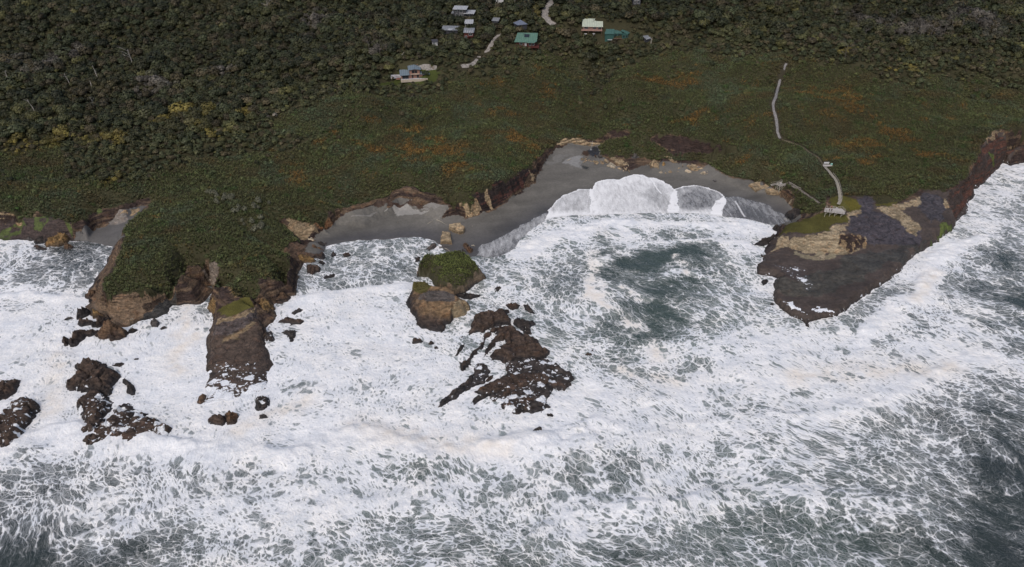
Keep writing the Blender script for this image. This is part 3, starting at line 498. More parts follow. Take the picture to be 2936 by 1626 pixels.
# ------------------------------------------------------------------ the sea
DEN = """30,640,.75 120,640,.5 220,640,.35 200,625,.12 100,680,.45 200,680,.45 262,640,.45 60,745,.8 150,765,.97 60,800,.95 140,860,.92 40,900,.85 100,960,.97 100,1050,.97 330,900,.9 420,850,.92 480,720,.3 500,690,.25 470,780,.75 525,725,.3 450,900,.93 420,960,.95 480,1010,.95 350,1050,.98 30,620,.9
760,700,.42 850,650,.45 900,620,.5 1000,620,.55 960,680,.5 860,720,.5 740,720,.42 1030,700,.5 750,775,.97 850,765,.98 950,760,.97 900,820,.95 800,900,.93 1000,880,.95 900,960,.86 850,1000,.75 950,1000,.72 1050,950,.85 1000,1050,.8 1050,1000,.85 750,1000,.95 720,1070,.97
1240,700,.6 1220,640,.4 1300,660,.75 1350,620,.95 1280,740,.75 1400,640,.72 1450,700,.42 1560,640,.18 1650,640,.02 1700,700,.25 1740,640,.2 1500,760,.6 1600,720,.4 1650,740,.0 1680,800,.12 1550,820,.28 1450,800,.7 1400,740,.5 1620,800,.12 1640,850,.02 1600,900,.5 1500,880,.6 1420,900,.75 1350,720,.6 1750,780,.55 1800,700,.55 1850,640,.85 1900,720,.7 1850,580,.97 1600,590,.92 1450,595,.9 1850,800,.75 1800,880,.85 1950,850,.93 1700,900,.75 1590,660,.22 1590,790,.22 1500,690,.35 1600,665,.15 1720,760,.3 1610,750,.3 1450,660,.45 1700,820,.3 1560,900,.5
2560,420,.8 2500,480,.75 2450,560,.8 2500,600,.6 2560,650,.35 2560,560,.55 2400,640,.92 2330,680,.85 2270,740,.45 2350,760,.85 2450,700,.6 2530,740,.2 2560,760,.15 2200,790,.55 2420,800,.75 2520,820,.4 2560,860,.5 2470,850,.85 2300,860,.92 2150,880,.95 2450,920,.93 2560,920,.85 2560,980,.6 2000,950,.93 1850,950,.9 1700,1000,.88 2100,1000,.86 2300,980,.9
1500,1000,.95 1400,1050,.97 1300,1060,.95 1150,1060,.95 1200,1100,.96 1000,1100,.92 1100,1150,.5 1060,1180,.55 1150,1200,.65 900,1120,.97 800,1120,.93 600,1080,.93 500,1120,.95 650,1110,.7 400,1130,.95 300,1150,.7 330,1175,.6 200,1120,.97 100,1130,.95 50,1180,.6 150,1200,.5 80,1280,.42 100,1340,.25 40,1360,.3 20,1410,.22 200,1390,.32 150,1300,.38 250,1250,.75 400,1230,.75 430,1290,.55 550,1310,.75 550,1240,.78 350,1330,.6 450,1380,.45 300,1400,.42 650,1200,.72 700,1250,.7 800,1230,.85 700,1330,.85 620,1400,.7 750,1380,.7 860,1350,.62 900,1400,.58 900,1250,.75 1000,1250,.75 1000,1330,.62 1100,1300,.7 1100,1380,.5 1200,1250,.75 1300,1200,.82 1400,1150,.87 1300,1350,.6 1250,1400,.55 1350,1400,.42 1450,1300,.68 1500,1200,.75 1500,1390,.55 1600,1350,.6 1600,1150,.8 1700,1080,.82 1700,1250,.62 1700,1400,.55 1800,1150,.72 1850,1250,.5 1850,1330,.42 1850,1400,.45 1950,1250,.45 2000,1200,.62 1950,1130,.75 2050,1330,.46 2000,1400,.46 2100,1100,.7 2150,1200,.52 2150,1350,.42 2250,1150,.6 2250,1250,.45 2300,1350,.38 2350,1100,.65 2400,1200,.48 2400,1300,.36 2450,1050,.65 2500,1100,.3 2560,1080,.2 2560,1180,.14 2500,1250,.24 2560,1300,.16 2480,1380,.24 2560,1400,.14 2200,1020,.75 2500,1000,.6 2560,1020,.4 2540,950,.7 -80,1100,.95 -80,1360,.15 -80,900,.85 -80,740,.8 2680,1150,.02 2680,1300,.0 2680,900,.6 2680,700,.2 2680,500,.7 2680,420,.7 -80,1500,.1 500,1560,.5 1100,1560,.5 1700,1560,.45 2300,1560,.1 2700,1560,0"""
GRN = "1650,640,.9 1700,700,.9 1640,850,1 1680,800,1 1560,640,.7 1740,640,.8 1450,700,.6 1550,820,.8 100,640,.1 200,625,.0 220,690,.1 500,700,.1 850,650,.45 1000,620,.5 960,690,.45 2270,740,.3 2530,740,.4 2560,650,.4 2500,1250,.245 2560,1180,.12 2480,1380,.2 2560,1400,.1 1850,1330,1 1950,1250,.8 2050,1330,1 2000,1400,.9 2250,1250,.45 2300,1350,.4 1500,1390,.6 1350,1400,.7 1100,1380,.6 900,1400,.58 1100,1150,.9 1060,1180,.8 450,1380,.4 200,1390,.15 20,1410,.22 80,1280,.05 350,1330,.2 700,1300,.3 1300,1350,.6 1600,1350,.6 1700,1000,.5 900,960,.4 2150,1200,.6 1400,1200,.5 2400,1000,.2 100,1000,.2"
def interp(s, xs, ys, pw=2.6, soft=3.0):
    P = np.array(pts(s)); px, py = at(P[:, 0]*D2S, P[:, 1]*D2S, 0); gx, gy = np.meshgrid(xs, ys); num = np.zeros(gx.shape); den = np.zeros(gx.shape)
    for a, b, v in zip(px, py, P[:, 2]):
        w_ = 1/((gx-a)**2+((gy-b)*1.25)**2+soft**2)**(pw/2)*1e3; num += w_*v; den += w_
    return Field(xs, ys, num/den)
sx = np.arange(-340, 460, 3.0); sy = np.arange(90, 480, 3.0)
FD = interp(DEN, sx, sy); FG = interp(GRN, sx, sy)
def D(s): return [tuple(float(q) for q in at(p[0]*D2S, p[1]*D2S, 0)) for p in pts(s)]
# crest lines, walked with the shore on the left-hand side or right: (line, height, reach in m, froth)
CREST = [(D("-40,746 0,744 100,741 205,750"), .7, 5, .5), (D("735,757 820,738 930,726 1010,721 1040,730"), .8, 6, .5), (D("-60,1150 60,1118 130,1108 330,1098 450,1106 560,1112 700,1135 760,1105 900,1070 1000,1068 1100,1102 1200,1120 1330,1090 1420,1100"), 1.3, 9, .35),
         (D("2180,830 2240,800 2290,735 2330,665 2380,630 2470,600"), 1.1, 7, .4), (D("1300,625 1350,592 1500,572 1620,560 1750,556 1870,560 1935,590"), .7, 6, .4), (D("1660,690 1680,678 1730,676 1765,690"), .6, 4, .3),
         (D("1350,1350 1450,1290 1620,1240 1800,1212 1980,1205 2120,1228 2260,1275"), 1.1, 10, .15), (D("1500,1080 1700,1060 1950,1050 2150,1030 2350,960 2480,900"), .8, 9, .12), (D("200,1330 420,1270 640,1260 800,1290 960,1270 1100,1250"), .7, 9, .12), (D("1500,650 1620,605 1750,600 1880,625"), .5, 5, .3)]
CREAM = [(D("1500,640 1492,690 1488,735 1530,765 1560,795 1600,820"), 3.6), (D("1600,825 1640,850 1655,870 1645,905"), 3.2), (D("1500,720 1475,745"), 3), (D("505,712 480,740 470,775 462,800 470,825 440,850"), 2.6), (D("480,850 430,900 440,940"), 3.5), (D("500,700 530,708"), 1.5), (D("600,1080 760,1010"), 4), (D("1560,720 1620,760"), 2.2), (D("1700,640 1730,690"), 1.8), (D("900,1075 1080,1110 1250,1130"), 5), (D("150,900 120,1040"), 4), (D("1550,930 1700,960"), 4), (D("2350,690 2300,760"), 3), (D("2000,950 2200,930 2400,930"), 5)]
wxs = ax(-310, 410, .8, 6000, 6000); wys = ax(108, 470, .8, 6000, 1)
X, Y = np.meshgrid(wxs, wys); shp = X.shape; x = X.ravel(); y = Y.ravel()
ax_, ay_ = warp(x, y, 5, 26, 301); ax_, ay_ = ax_+1.2*fbm(x/5, y/5, 311, 3), ay_+1.2*fbm(x/5, y/5, 313, 3)
inner_ = (x > -330) & (x < 450) & (y > 92)
den = np.where(inner_, FD(ax_, ay_), .1); grn = FG(ax_, ay_)
zw = .35*fbm(x/34+y/90, y/13, 321, 3)+.22*fbm(x/9, y/5, 323, 3)
cream = np.zeros(len(x)); m = inner_
for P, hgt, reach, fr in CREST:
    d, s = sdline(ax_[m], ay_[m], [(a, b) for a, b in P])        # lines run left to right, shore (far side) = left = positive
    back = np.exp(-(d/(reach*1.3))**2); front = np.exp(-(d/(reach*.28))**2)
    e_ = np.where(s > 0, front, back); zw[m] += hgt*e_*(.75+.55*vnoise(x[m]/9, y[m]/9, 331)+.35*fbm(x[m]/2.5, y[m]/2.5, 333, 3)); g_ = np.exp(-(d/(reach*np.where(s > 0, .25, .75)))**2)
    den[m] = den[m]+fr*g_-.09*(s < 0)*np.exp(-((d-1.9*reach)/(.9*reach))**2)
for P, wd in CREAM:
    d = dline(x[m]+2.2*fbm(x[m]/6, y[m]/6, 341, 4), y[m]+2.2*fbm(x[m]/6, y[m]/6, 343, 4), P); k = np.exp(-(d/wd)**2)*(.65+.5*fbm(x[m]/3, y[m]/3, 345, 3)); cream[m] = np.maximum(cream[m], np.clip(k, 0, 1)); den[m] += .55*k*(wd < 3.8)
hl = HF(x, y); shal = sstep(-4.1, -.3, hl)
zw = zw*(1-.85*shal)-.12*shal
beachy = inpoly(x, y, D("700,560 2000,560 2000,640 1250,760 700,640"))|inpoly(x, y, D("150,590 300,590 300,640 150,640"))
den += .35*sstep(-.25, -.02, hl)*np.where(beachy, .6, 1.0)
shade_green = sstep(-6, -1, hl)
me = mesh("sea", np.stack([x, y, zw], 1), np.stack([np.arange(x.size).reshape(shp)[:-1, :-1], np.arange(x.size).reshape(shp)[:-1, 1:], np.arange(x.size).reshape(shp)[1:, 1:], np.arange(x.size).reshape(shp)[1:, :-1]], -1).reshape(-1, 4)[(np.minimum.reduce([hl.reshape(shp)[:-1, :-1], hl.reshape(shp)[1:, 1:], hl.reshape(shp)[:-1, 1:], hl.reshape(shp)[1:, :-1]]).ravel() < 1.5)], {'den': np.clip((den-.5)*1.05+.485, 0, 1.25), 'grn': grn, 'cream': cream})

def foam_nodes(t, p, den, big=1.0):
    """froth cover: rounded holes of several sizes torn into a white sheet; thin lacy threads where it is sparse"""
    wv = t.noise(p, .02, 1).outputs[1]; w2 = t.noise(p, .3, 1, .5).outputs[1]; w3 = t.noise(p, 1.7, 1, .6).outputs[1]
    def off(v, col, k): return t.n("ShaderNodeVectorMath", {0: v, 1: t.n("ShaderNodeVectorMath", {0: t.n("ShaderNodeVectorMath", {0: col, 1: (.5, .5, .5)}, operation='SUBTRACT').outputs[0], 'Scale': k}, operation='SCALE').outputs[0]}, operation='ADD').outputs[0]
    q = off(off(off(p, wv, 30.0), w2, 2.3), w3, .3)
    def along(v, deg, ka, kp):
        c_, s_ = math.cos(math.radians(deg)), math.sin(math.radians(deg))
        a = t.n("ShaderNodeVectorMath", {0: v, 1: (c_*ka, s_*ka, 0)}, operation='DOT_PRODUCT').outputs['Value']; b = t.n("ShaderNodeVectorMath", {0: v, 1: (-s_*kp, c_*kp, 0)}, operation='DOT_PRODUCT').outputs['Value']
        return t.n("ShaderNodeCombineXYZ", {0: a, 1: b, 2: 0.0}).outputs[0]
    q2 = along(q, -20, .75, 1.2); q = along(q, -52, .62, 1.15)
    def cell(v, s): return t.n("ShaderNodeTexVoronoi", {'Vector': v, 'Scale': s, 'Randomness': 1.0}, feature='DISTANCE_TO_EDGE').outputs[0]
    e0 = cell(q, .13*big); e1 = cell(q2, .3*big); e2 = cell(q, .68*big); e3 = cell(q2, 1.6*big)
    n1 = t.noise(p, .045, 2, .6).outputs[0]; n2 = t.noise(q, .14, 3, .65).outputs[0]; n3 = t.noise(q, 1.1, 3, .7).outputs[0]
    d = t.m_('ADD', den, t.m_('ADD', t.m_('MULTIPLY', t.m_('SUBTRACT', n1, .5), .4), t.m_('MULTIPLY', t.m_('SUBTRACT', n2, .5), .95)))
    nz = t.m_('MULTIPLY', t.m_('SUBTRACT', n3, .5), .10)
    dd = t.m_('POWER', t.m_('MAXIMUM', d, 0.0), 1.5)
    # broad openings: where the sheet has torn apart
    O = t.m_('ADD', t.m_('ADD', t.m_('MULTIPLY', e0, .5), t.m_('MULTIPLY', e1, .5)), nz)
    body = t.ramp(t.m_('SUBTRACT', t.m_('ADD', t.m_('MULTIPLY', dd, .38), -.012), O), -.028, .05)
    # small rounded holes inside the sheet, fewer where it is thick
    ho = t.m_('SUBTRACT', t.m_('ADD', t.m_('MULTIPLY', e2, .7), t.m_('ADD', t.m_('MULTIPLY', e3, .3), nz)), t.m_('ADD', t.m_('MULTIPLY', t.m_('POWER', t.m_('MAXIMUM', d, 0.0), 2.2), .22), .055))
    body = t.m_('MULTIPLY', body, t.ramp(ho, .055, -.01, t.ramp(d, .5, 1.1, .12, .5), 1))
    # threads on the walls of smaller cells inside the openings
    lw = t.ramp(t.noise(p, .22, 3, .6).outputs[0], .3, .7, .45, 1.9); e1 = t.m_('MULTIPLY', e1, lw); e2 = t.m_('MULTIPLY', e2, lw)
    lace = t.m_('MAXIMUM', t.m_('MULTIPLY', t.ramp(e1, .06, .012), .95), t.m_('MAXIMUM', t.m_('MULTIPLY', t.ramp(e2, .085, .01), .6), t.m_('MULTIPLY', t.ramp(e3, .1, .01), .28)))
    lace = t.m_('MULTIPLY', lace, t.ramp(t.m_('ADD', d, t.m_('MULTIPLY', t.m_('SUBTRACT', n3, .5), .7)), .08, .5, 0, .8))
    # thin veil of bubbles, wispy, between sheet and clear water
    vn = t.noise(off(q, w2, 2.0), .42, 5, .68, .8).outputs[0]; rid = t.m_('ABSOLUTE', t.m_('SUBTRACT', vn, .5))
    veil = t.m_('MULTIPLY', t.m_('ADD', t.ramp(rid, .05, .0, 0, .32), t.ramp(vn, .5, .78, 0, .28)), t.ramp(d, .1, .75, .15, 1))
    f = t.m_('MAXIMUM', t.m_('MAXIMUM', body, lace), veil)
    return f, d, n3, n2
def water_material(name):
    t = NT(name); p = t.pos(); den = t.attr('den').outputs['Fac']; g = t.attr('grn').outputs['Fac']; cr = t.attr('cream').outputs['Fac']
    f, d, n3, n2 = foam_nodes(t, p, den)
    deep = t.mix(g, (.024, .031, .031), (.052, .074, .064)); milky = t.mix(g, (.215, .235, .24), (.165, .22, .198))
    haze_ = t.ramp(t.m_('ADD', t.m_('MULTIPLY', d, .9), t.m_('MULTIPLY', t.m_('SUBTRACT', t.noise(p, .5, 4, .6).outputs[0], .5), .8)), .15, 1.0)
    wc = t.mix(haze_, deep, milky); wc = t.mix(t.ramp(d, .6, 1.15, 0, .55), wc, (.42, .45, .48))
    fc = t.mix(t.ramp(t.noise(p, .05, 3).outputs[0], .4, .62), (.88, .875, .87), (.9, .88, .85)); fc = t.mix(t.ramp(n3, .35, .65, .35, 0), fc, (.5, .54, .6)); fc = t.mix(t.ramp(t.noise(p, .12, 5, .65).outputs[0], .35, .6, .38, 0), fc, (.5, .55, .62)); fc = t.mix(t.m_('MULTIPLY', cr, .75), fc, (.78, .71, .62))
    col = t.mix(f, wc, fc)
    h = t.m_('ADD', t.m_('MULTIPLY', f, .35), t.m_('ADD', t.m_('MULTIPLY', n3, .55), t.m_('MULTIPLY', t.noise(p, .3, 4, .55).outputs[0], 1.8)))
    nm = t.bump(h, .5, t.mix(f, .35, .75, 'FLOAT'))
    t.bsdf(col, t.mix(f, .25, .9, 'FLOAT'), t.mix(f, .28, .05, 'FLOAT'), nm); return t.m
M_SEA = water_material("sea_water_and_foam")
link("sea", me, M_SEA, kind='structure')

# ------------------------------------------------------------------ the spent wave running up the sand: thin overlapping sheets
def lobe(s): return L(s)
SW_A = lobe("1560,640 1569,617 1579,600 1588,586 1597,577 1606,569 1616,562 1630,555 1644,549 1656,546 1668,544 1680,543 1693,544 1698,570 1704,600 1712,640")
SW_B = lobe("1690,640 1694,560 1700,541 1704,533 1711,525 1722,519 1736,516 1757,515 1779,514 1791,508 1804,504 1818,502 1831,502 1843,504 1854,509 1868,511 1885,514 1900,520 1908,525 1918,530 1928,539 1937,546 1941,560 1942,640")
SW_C = lobe("1915,640 1930,545 1945,540 1959,536 1977,534 1996,534 2015,536 2034,540 2048,546 2060,552 2070,558 2079,565 2079,583 2072,605 2068,640")
SW_D = lobe("2050,645 2075,570 2093,563 2116,566 2141,571 2165,578 2190,585 2205,592 2219,602 2240,612 2262,622 2272,632 2262,638 2244,646 2222,660 2180,660")
SW_E = lobe("1365,735 1372,712 1390,700 1412,694 1436,680 1460,668 1488,650 1515,636 1540,622 1569,610 1590,640 1560,700 1500,738 1440,742")
SEAM = [lobe("1691,541 1699,545 1706,575 1714,600 1722,640 1706,640 1700,600 1694,570"), lobe("1934,545 1940,550 1942,575 1946,600 1942,640 1908,640 1915,600 1918,575 1925,558"), lobe("2079,566 2079,585 2071,605 2066,640 2034,640 2040,600 2052,578")]
xs = np.arange(0, 1); bx = [a[0] for P in (SW_A, SW_B, SW_C, SW_D, SW_E) for a in P]; by = [a[1] for P in (SW_A, SW_B, SW_C, SW_D, SW_E) for a in P]
gx, gy = np.meshgrid(np.arange(min(bx)-2, max(bx)+2, .4), np.arange(min(by)-2, max(by)+2, .4)); shp = gx.shape; x = gx.ravel(); y = gy.ravel()
wx, wy = x+.9*fbm(x/4, y/4, 401, 5), y+.9*fbm(x/4, y/4, 403, 5)
f = np.zeros(len(x)); msk = np.zeros(len(x), bool)
def lob(P, edge_, inner, midf, wide=1.2):
    global f
    m_ = inpoly(wx, wy, P); d = dline(wx[m_], wy[m_], P[:-1])
    v = inner+(edge_-inner)*np.exp(-(d/wide)**1.5)+midf*np.exp(-((d-4.5)/4)**2); f[m_] = np.maximum(f[m_]*0, v); msk[m_] = True
    return m_
lob(SW_D, .32, .22, .1, 1.5); lob(SW_E, .3, .3, .15, 1)
lob(SW_C, 1.0, .33, .14, .7); lob(SW_A, .9, .5, .12, .7); lob(SW_B, 1.05, .68, .1, .7)
for g, v in (("1850,560 1885,530 1905,545 1918,575 1912,605 1890,600 1870,580", .5), ("1960,560 2000,548 2040,560 2045,590 2010,605 1965,600", .34), ("1620,590 1650,570 1670,600 1660,620 1630,615", .6)):
    P = L(g); d = dline(x, y, P, True); ins = inpoly(x, y, P); k = sstep(-5, 4, np.where(ins, d, -d)); f = f*(1-k)+np.minimum(f, v)*k
low_ = sstep(float(at(1700, 585, 0)[1]), float(at(1700, 628, 0)[1]), y+1.5*fbm(x/5, y/5, 411, 3)); inABC = inpoly(x, y, SW_A) | inpoly(x, y, SW_B) | inpoly(x, y, SW_C); f = np.where(inABC, np.maximum(f, .28+.75*low_), f)
for P in SEAM: m_ = inpoly(wx, wy, P); f[m_] = .95+.3*fbm(x[m_]/2, y[m_]/2, 415, 3); msk |= m_
rid = dline(x, y, L("1862,508 1873,524 1884,543 1896,556")); f = np.maximum(f, 1.1*np.exp(-(rid/.45)**2)*msk)
rid = dline(x, y, L("2108,578 2118,595 2130,615 2135,622")); f = np.maximum(f, .75*np.exp(-(rid/.6)**2)*msk)
sea_side = HF(x, y) < -.6
zs = np.maximum(HF(x, y), -.1)+.07+.10*np.clip(f, 0, 1)+.03*fbm(x/4, y/4, 421, 3)
idx = np.arange(x.size).reshape(shp); mm = msk.reshape(shp); okq = mm[:-1, :-1] | mm[1:, 1:] | mm[:-1, 1:] | mm[1:, :-1]; ss = sea_side.reshape(shp); okq &= ~(ss[:-1, :-1] & ss[1:, 1:])
jj, ii = np.where(okq); Fq = np.stack([idx[jj, ii], idx[jj, ii+1], idx[jj+1, ii+1], idx[jj+1, ii]], 1); u_, iv = np.unique(Fq.ravel(), return_inverse=True)
f = np.where(msk, f, 0)
me = mesh("swash", np.stack([x, y, zs], 1)[u_], iv.reshape(-1, 4), {'f': f[u_], 'cov': msk[u_].astype(float)})
def swash_material():
    t = NT("thin_wave_wash"); p = t.pos(); f = t.attr('f').outputs['Fac']; 
    q = t.n("ShaderNodeMapping", {'Vector': p, 'Rotation': (0, 0, .25), 'Scale': (1.0, .28, 0)}).outputs[0]
    n = t.noise(q, .55, 6, .65, .4).outputs[0]; n2 = t.noise(p, 1.8, 5, .7).outputs[0]; n4 = t.noise(q, 2.4, 4, .7).outputs[0]
    k = t.m_('ADD', f, t.m_('ADD', t.m_('MULTIPLY', t.m_('SUBTRACT', n, .5), .75), t.m_('ADD', t.m_('MULTIPLY', t.m_('SUBTRACT', n2, .5), .45), t.m_('MULTIPLY', t.m_('SUBTRACT', n4, .5), .35))))
    w_ = t.ramp(k, .12, .95); c = t.mix(w_, (.095, .092, .09), (.84, .84, .84))
    t.bsdf(c, t.mix(w_, .2, .8, 'FLOAT'), .4, t.bump(t.m_('ADD', w_, n2), .12, .5)); return t.m
link("swash", me, swash_material(), kind='structure')
# ------------------------------------------------------------------ rocks, stacks, boulders: each one a thing of its own
def Z(ox, oy, k, s): return [(ox+p[0]*k, oy+p[1]*k)+tuple(p[2:]) for p in pts(s)]
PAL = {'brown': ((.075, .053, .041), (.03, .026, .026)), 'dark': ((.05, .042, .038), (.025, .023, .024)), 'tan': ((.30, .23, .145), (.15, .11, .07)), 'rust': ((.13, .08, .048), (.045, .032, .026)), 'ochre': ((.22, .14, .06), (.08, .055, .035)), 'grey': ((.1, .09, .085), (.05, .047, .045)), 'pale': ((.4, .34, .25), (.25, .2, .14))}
def heightmesh(x, y, z, keep, pal, foam, base, h, seed, strata=0.0):
    shp = x.shape; idx = np.arange(x.size).reshape(shp); okq = keep[:-1, :-1] & keep[1:, 1:] & keep[:-1, 1:] & keep[1:, :-1]
    jj, ii = np.where(okq); Fq = np.stack([idx[jj, ii], idx[jj, ii+1], idx[jj+1, ii+1], idx[jj+1, ii]], 1); u_, iv = np.unique(Fq.ravel(), return_inverse=True)
    X_, Y_, Z_ = x.ravel()[u_], y.ravel()[u_], z.ravel()[u_]; hi, lo = np.array(PAL[pal][0]), np.array(PAL[pal][1])
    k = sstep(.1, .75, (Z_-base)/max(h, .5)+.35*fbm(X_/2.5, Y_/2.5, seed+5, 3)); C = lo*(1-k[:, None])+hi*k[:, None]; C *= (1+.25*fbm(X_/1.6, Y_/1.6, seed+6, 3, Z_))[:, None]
    return X_, Y_, Z_, iv.reshape(-1, 4), C, np.full(len(u_), 1.0), np.where(Z_-base < .8, .6, .25), np.full(len(u_), float(foam))
nrock = 0
def rock(poly, h, pal, foam, label, name='rock', style='rough', base=None, cat=None, group=None, cell=None, seed=None, tilt=None):
    global nrock; nrock += 1; seed = seed or 500+nrock*7
    vmax = max(p[1] for p in poly); vmin = min(p[1] for p in poly)
    if base is None: base = 0.0
    if base == 'land':
        r = onland([sum(p[0] for p in poly)/len(poly)], [vmax])[0]; base = r[2]-.15
    P = []
    for p in poly:
        s = (vmax-p[1])/max(vmax-vmin, 1e-6); z = base+h*(.85*s if style != 'block' else (1.0 if s > .35 else 0.0)); P.append(tuple(float(q) for q in at(p[0], p[1], z)))
    P = np.array(P); size = max(np.ptp(P[:, 0]), np.ptp(P[:, 1])); res = float(np.clip(size/42, .09, .36))
    gx, gy = np.meshgrid(np.arange(P[:, 0].min()-res*3, P[:, 0].max()+res*4, res), np.arange(P[:, 1].min()-res*3, P[:, 1].max()+res*4, res))
    a = min(.9, size*.05) if style != 'block' else min(.25, size*.03); wx, wy = gx+a*fbm(gx/1.7, gy/1.7, seed, 3), gy+a*fbm(gx/1.7, gy/1.7, seed+1, 3)
    ins = inpoly(wx, wy, P); d = dline(wx, wy, P, True); dm = max(d[ins].max() if ins.any() else .3, .2)
    if style == 'block':
        t = np.clip(d/min(.35, dm*.6), 0, 1)**.5; z = base-.6+(h+.6)*t; cx, cy = P.mean(0); tl = tilt or (.05, .08)
        z = z+t*((gx-cx)*tl[0]+(gy-cy)*tl[1])+t*.12*fbm(gx/.8, gy/.8, seed+2, 3)*min(1, h)
    else:
        c = cell or max(size/3.2, .7); rot = (seed % 7)*.4; rx, ry = gx*math.cos(rot)-gy*math.sin(rot), (gx*math.sin(rot)+gy*math.cos(rot))*1.5
        b1, b2, r1, r2, r3, dx, dy = worley(rx/c, ry/c, seed+3); c1, c2, q1, q2, q3, ex, ey = worley(rx/c*2.7+3, ry/c*2.7, seed+4)
        t = np.clip(d/max(min(dm*.85, h*.55+.3), .2), 0, 1)**.62
        fac = (r1-.55)*.7+(r2-.5)*dx*1.1+(r3-.5)*dy*1.3+(q1-.5)*.28+(q2-.5)*ex*.35+(q3-.5)*ey*.35
        z = base-.6+(h*.9+.6)*t+h*.62*fac*t**1.3+t*.16*min(h, 2)*fbm(gx/.9, gy/.9, seed+2, 4)-h*.25*t*sstep(.10, 0, b2-b1)-(t*min(h, 3)*.30*np.abs(fbm(rx/max(c*.45, .6), ry/max(c*1.7, 2.0), seed+9, 3)) if h > 1.2 else 0)
        z = np.where(ins, np.maximum(z, base-.6), base-.6)
    z = np.where(ins, z, base-.7-.6)
    keep = ins | (d < res*1.8)
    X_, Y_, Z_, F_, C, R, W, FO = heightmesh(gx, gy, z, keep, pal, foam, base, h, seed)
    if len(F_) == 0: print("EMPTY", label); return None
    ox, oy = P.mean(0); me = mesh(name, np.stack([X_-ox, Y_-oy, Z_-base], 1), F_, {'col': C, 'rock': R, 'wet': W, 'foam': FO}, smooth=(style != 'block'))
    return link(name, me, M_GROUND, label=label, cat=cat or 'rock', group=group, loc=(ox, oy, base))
def massif(name, lines, res, pal, label, paint, foam=0, seed=900, cat='sea stack', warp_=.5):
    t = Tin()
    for P in lines:
        W = []
        for p in P:
            zr = p[2] if len(p) > 2 else -.7; z = p[3] if len(p) > 3 else zr; a, b = at(p[0], p[1], zr); W.append((float(a), float(b), z))
        for a, b in zip(W[:-1], W[1:]):
            n = max(1, int(math.hypot(b[0]-a[0], b[1]-a[1])/1.0))
            for i in range(n): q = i/n; t.p.append(tuple(a[k]+(b[k]-a[k])*q for k in range(3)))
        t.p.append(W[-1])
    A_ = np.array(t.p); xs, ys = np.arange(A_[:, 0].min()-1, A_[:, 0].max()+1, res), np.arange(A_[:, 1].min()-1, A_[:, 1].max()+1, res)
    B_ = np.array([(a, b) for a, b in [at(p[0], p[1], p[2] if len(p) > 2 else -.7) for p in lines[0]]])
    H = t.raster(xs, ys); H[np.isnan(H)] = -1.2; gx, gy = np.meshgrid(xs, ys); ins = inpoly(gx+warp_*fbm(gx/2, gy/2, seed, 3), gy+warp_*fbm(gx/2, gy/2, seed+1, 3), B_); H[~ins] = -1.2
    F_ = Field(xs, ys, H); wx, wy = warp(gx, gy, warp_, 2.2, seed+2); z = F_(wx, wy)
    gsl = np.hypot(*np.gradient(H, res)); st = sstep(.3, 1.2, gsl); b1, b2, r1, r2, r3, dx, dy = worley(gx/3.2, gy/2.2, seed+3)
    z = z+(.15+.85*st)*(.5*fbm(gx/2.4, gy/2.4, seed+4, 4)+.5*(r1-.5)+.6*(r2-.5)*dx-.35*sstep(.12, 0, b2-b1)); z = np.where(H < -1, -1.2, z)
    X_, Y_, Z_, Fq, C, R, W, FO = heightmesh(gx, gy, z, ins | (dline(gx, gy, B_, True) < res*2), pal, foam, 0, 5, seed)
    C, R, FO = paint(X_, Y_, Z_, C, R, FO); ox, oy = B_.mean(0)
    root = link(name, None, label=label, cat=cat, loc=(ox, oy, 0))
    me = mesh('rock_body', np.stack([X_-ox, Y_-oy, Z_], 1), Fq, {'col': C, 'rock': R, 'wet': W, 'foam': FO}); link('rock_body', me, M_GROUND, parent=root)
    return root, Field(xs, ys, z), B_
k4 = .2102; q4 = lambda s: Z(1100, 700, k4, s)
TOP_S1 = "430,310,6.5 520,200,6.5 590,130,6.2 700,150,6.5 900,100,6.5 1050,90,6.5 1150,150,7 1290,290,7 1290,330,6.5 1180,460,4.2 1100,560,3.6 980,570,4.5 850,540,5 740,510,5 560,410,5.6 430,360,6"
def pS1(x, y, z, C, R, FO):
    m = inpoly(*warp(x, y, .6, 2, 5), [at(a[0], a[1], a[2]) for a in q4(TOP_S1)]); C[m] = SOIL; R[m] = .1
    k = (z > .9) & ~m; C[k] = C[k]*.35+np.array([.2, .15, .1])*.65; return C, R, FO
S1, FS1, BS1 = massif("sea_stack", [q4("990,598,4,-.9 1130,605,2.4,-.9 1215,560,1,-.9 1320,545 1400,500 1412,460 1380,400 1340,350 1305,270,7,-.9 1160,130,7,-.9 1050,68,6.5,-.9 900,78,6.5,-.9 700,128,6.5,-.9 590,108,6,-.9 500,190,6.5,-.9 408,310,6.5,-.9 405,370,5,-.9 480,450 620,490 735,538,4.5,-.9 850,565,4.5,-.9 990,598,4,-.9"), q4(TOP_S1+" 430,310,6.5"), q4("700,300,7.5 1000,300,8 1100,400,7.8 800,420,7.2")], .4, 'dark', "grass-topped sea stack standing at the edge of the middle beach", pS1, seed=900)
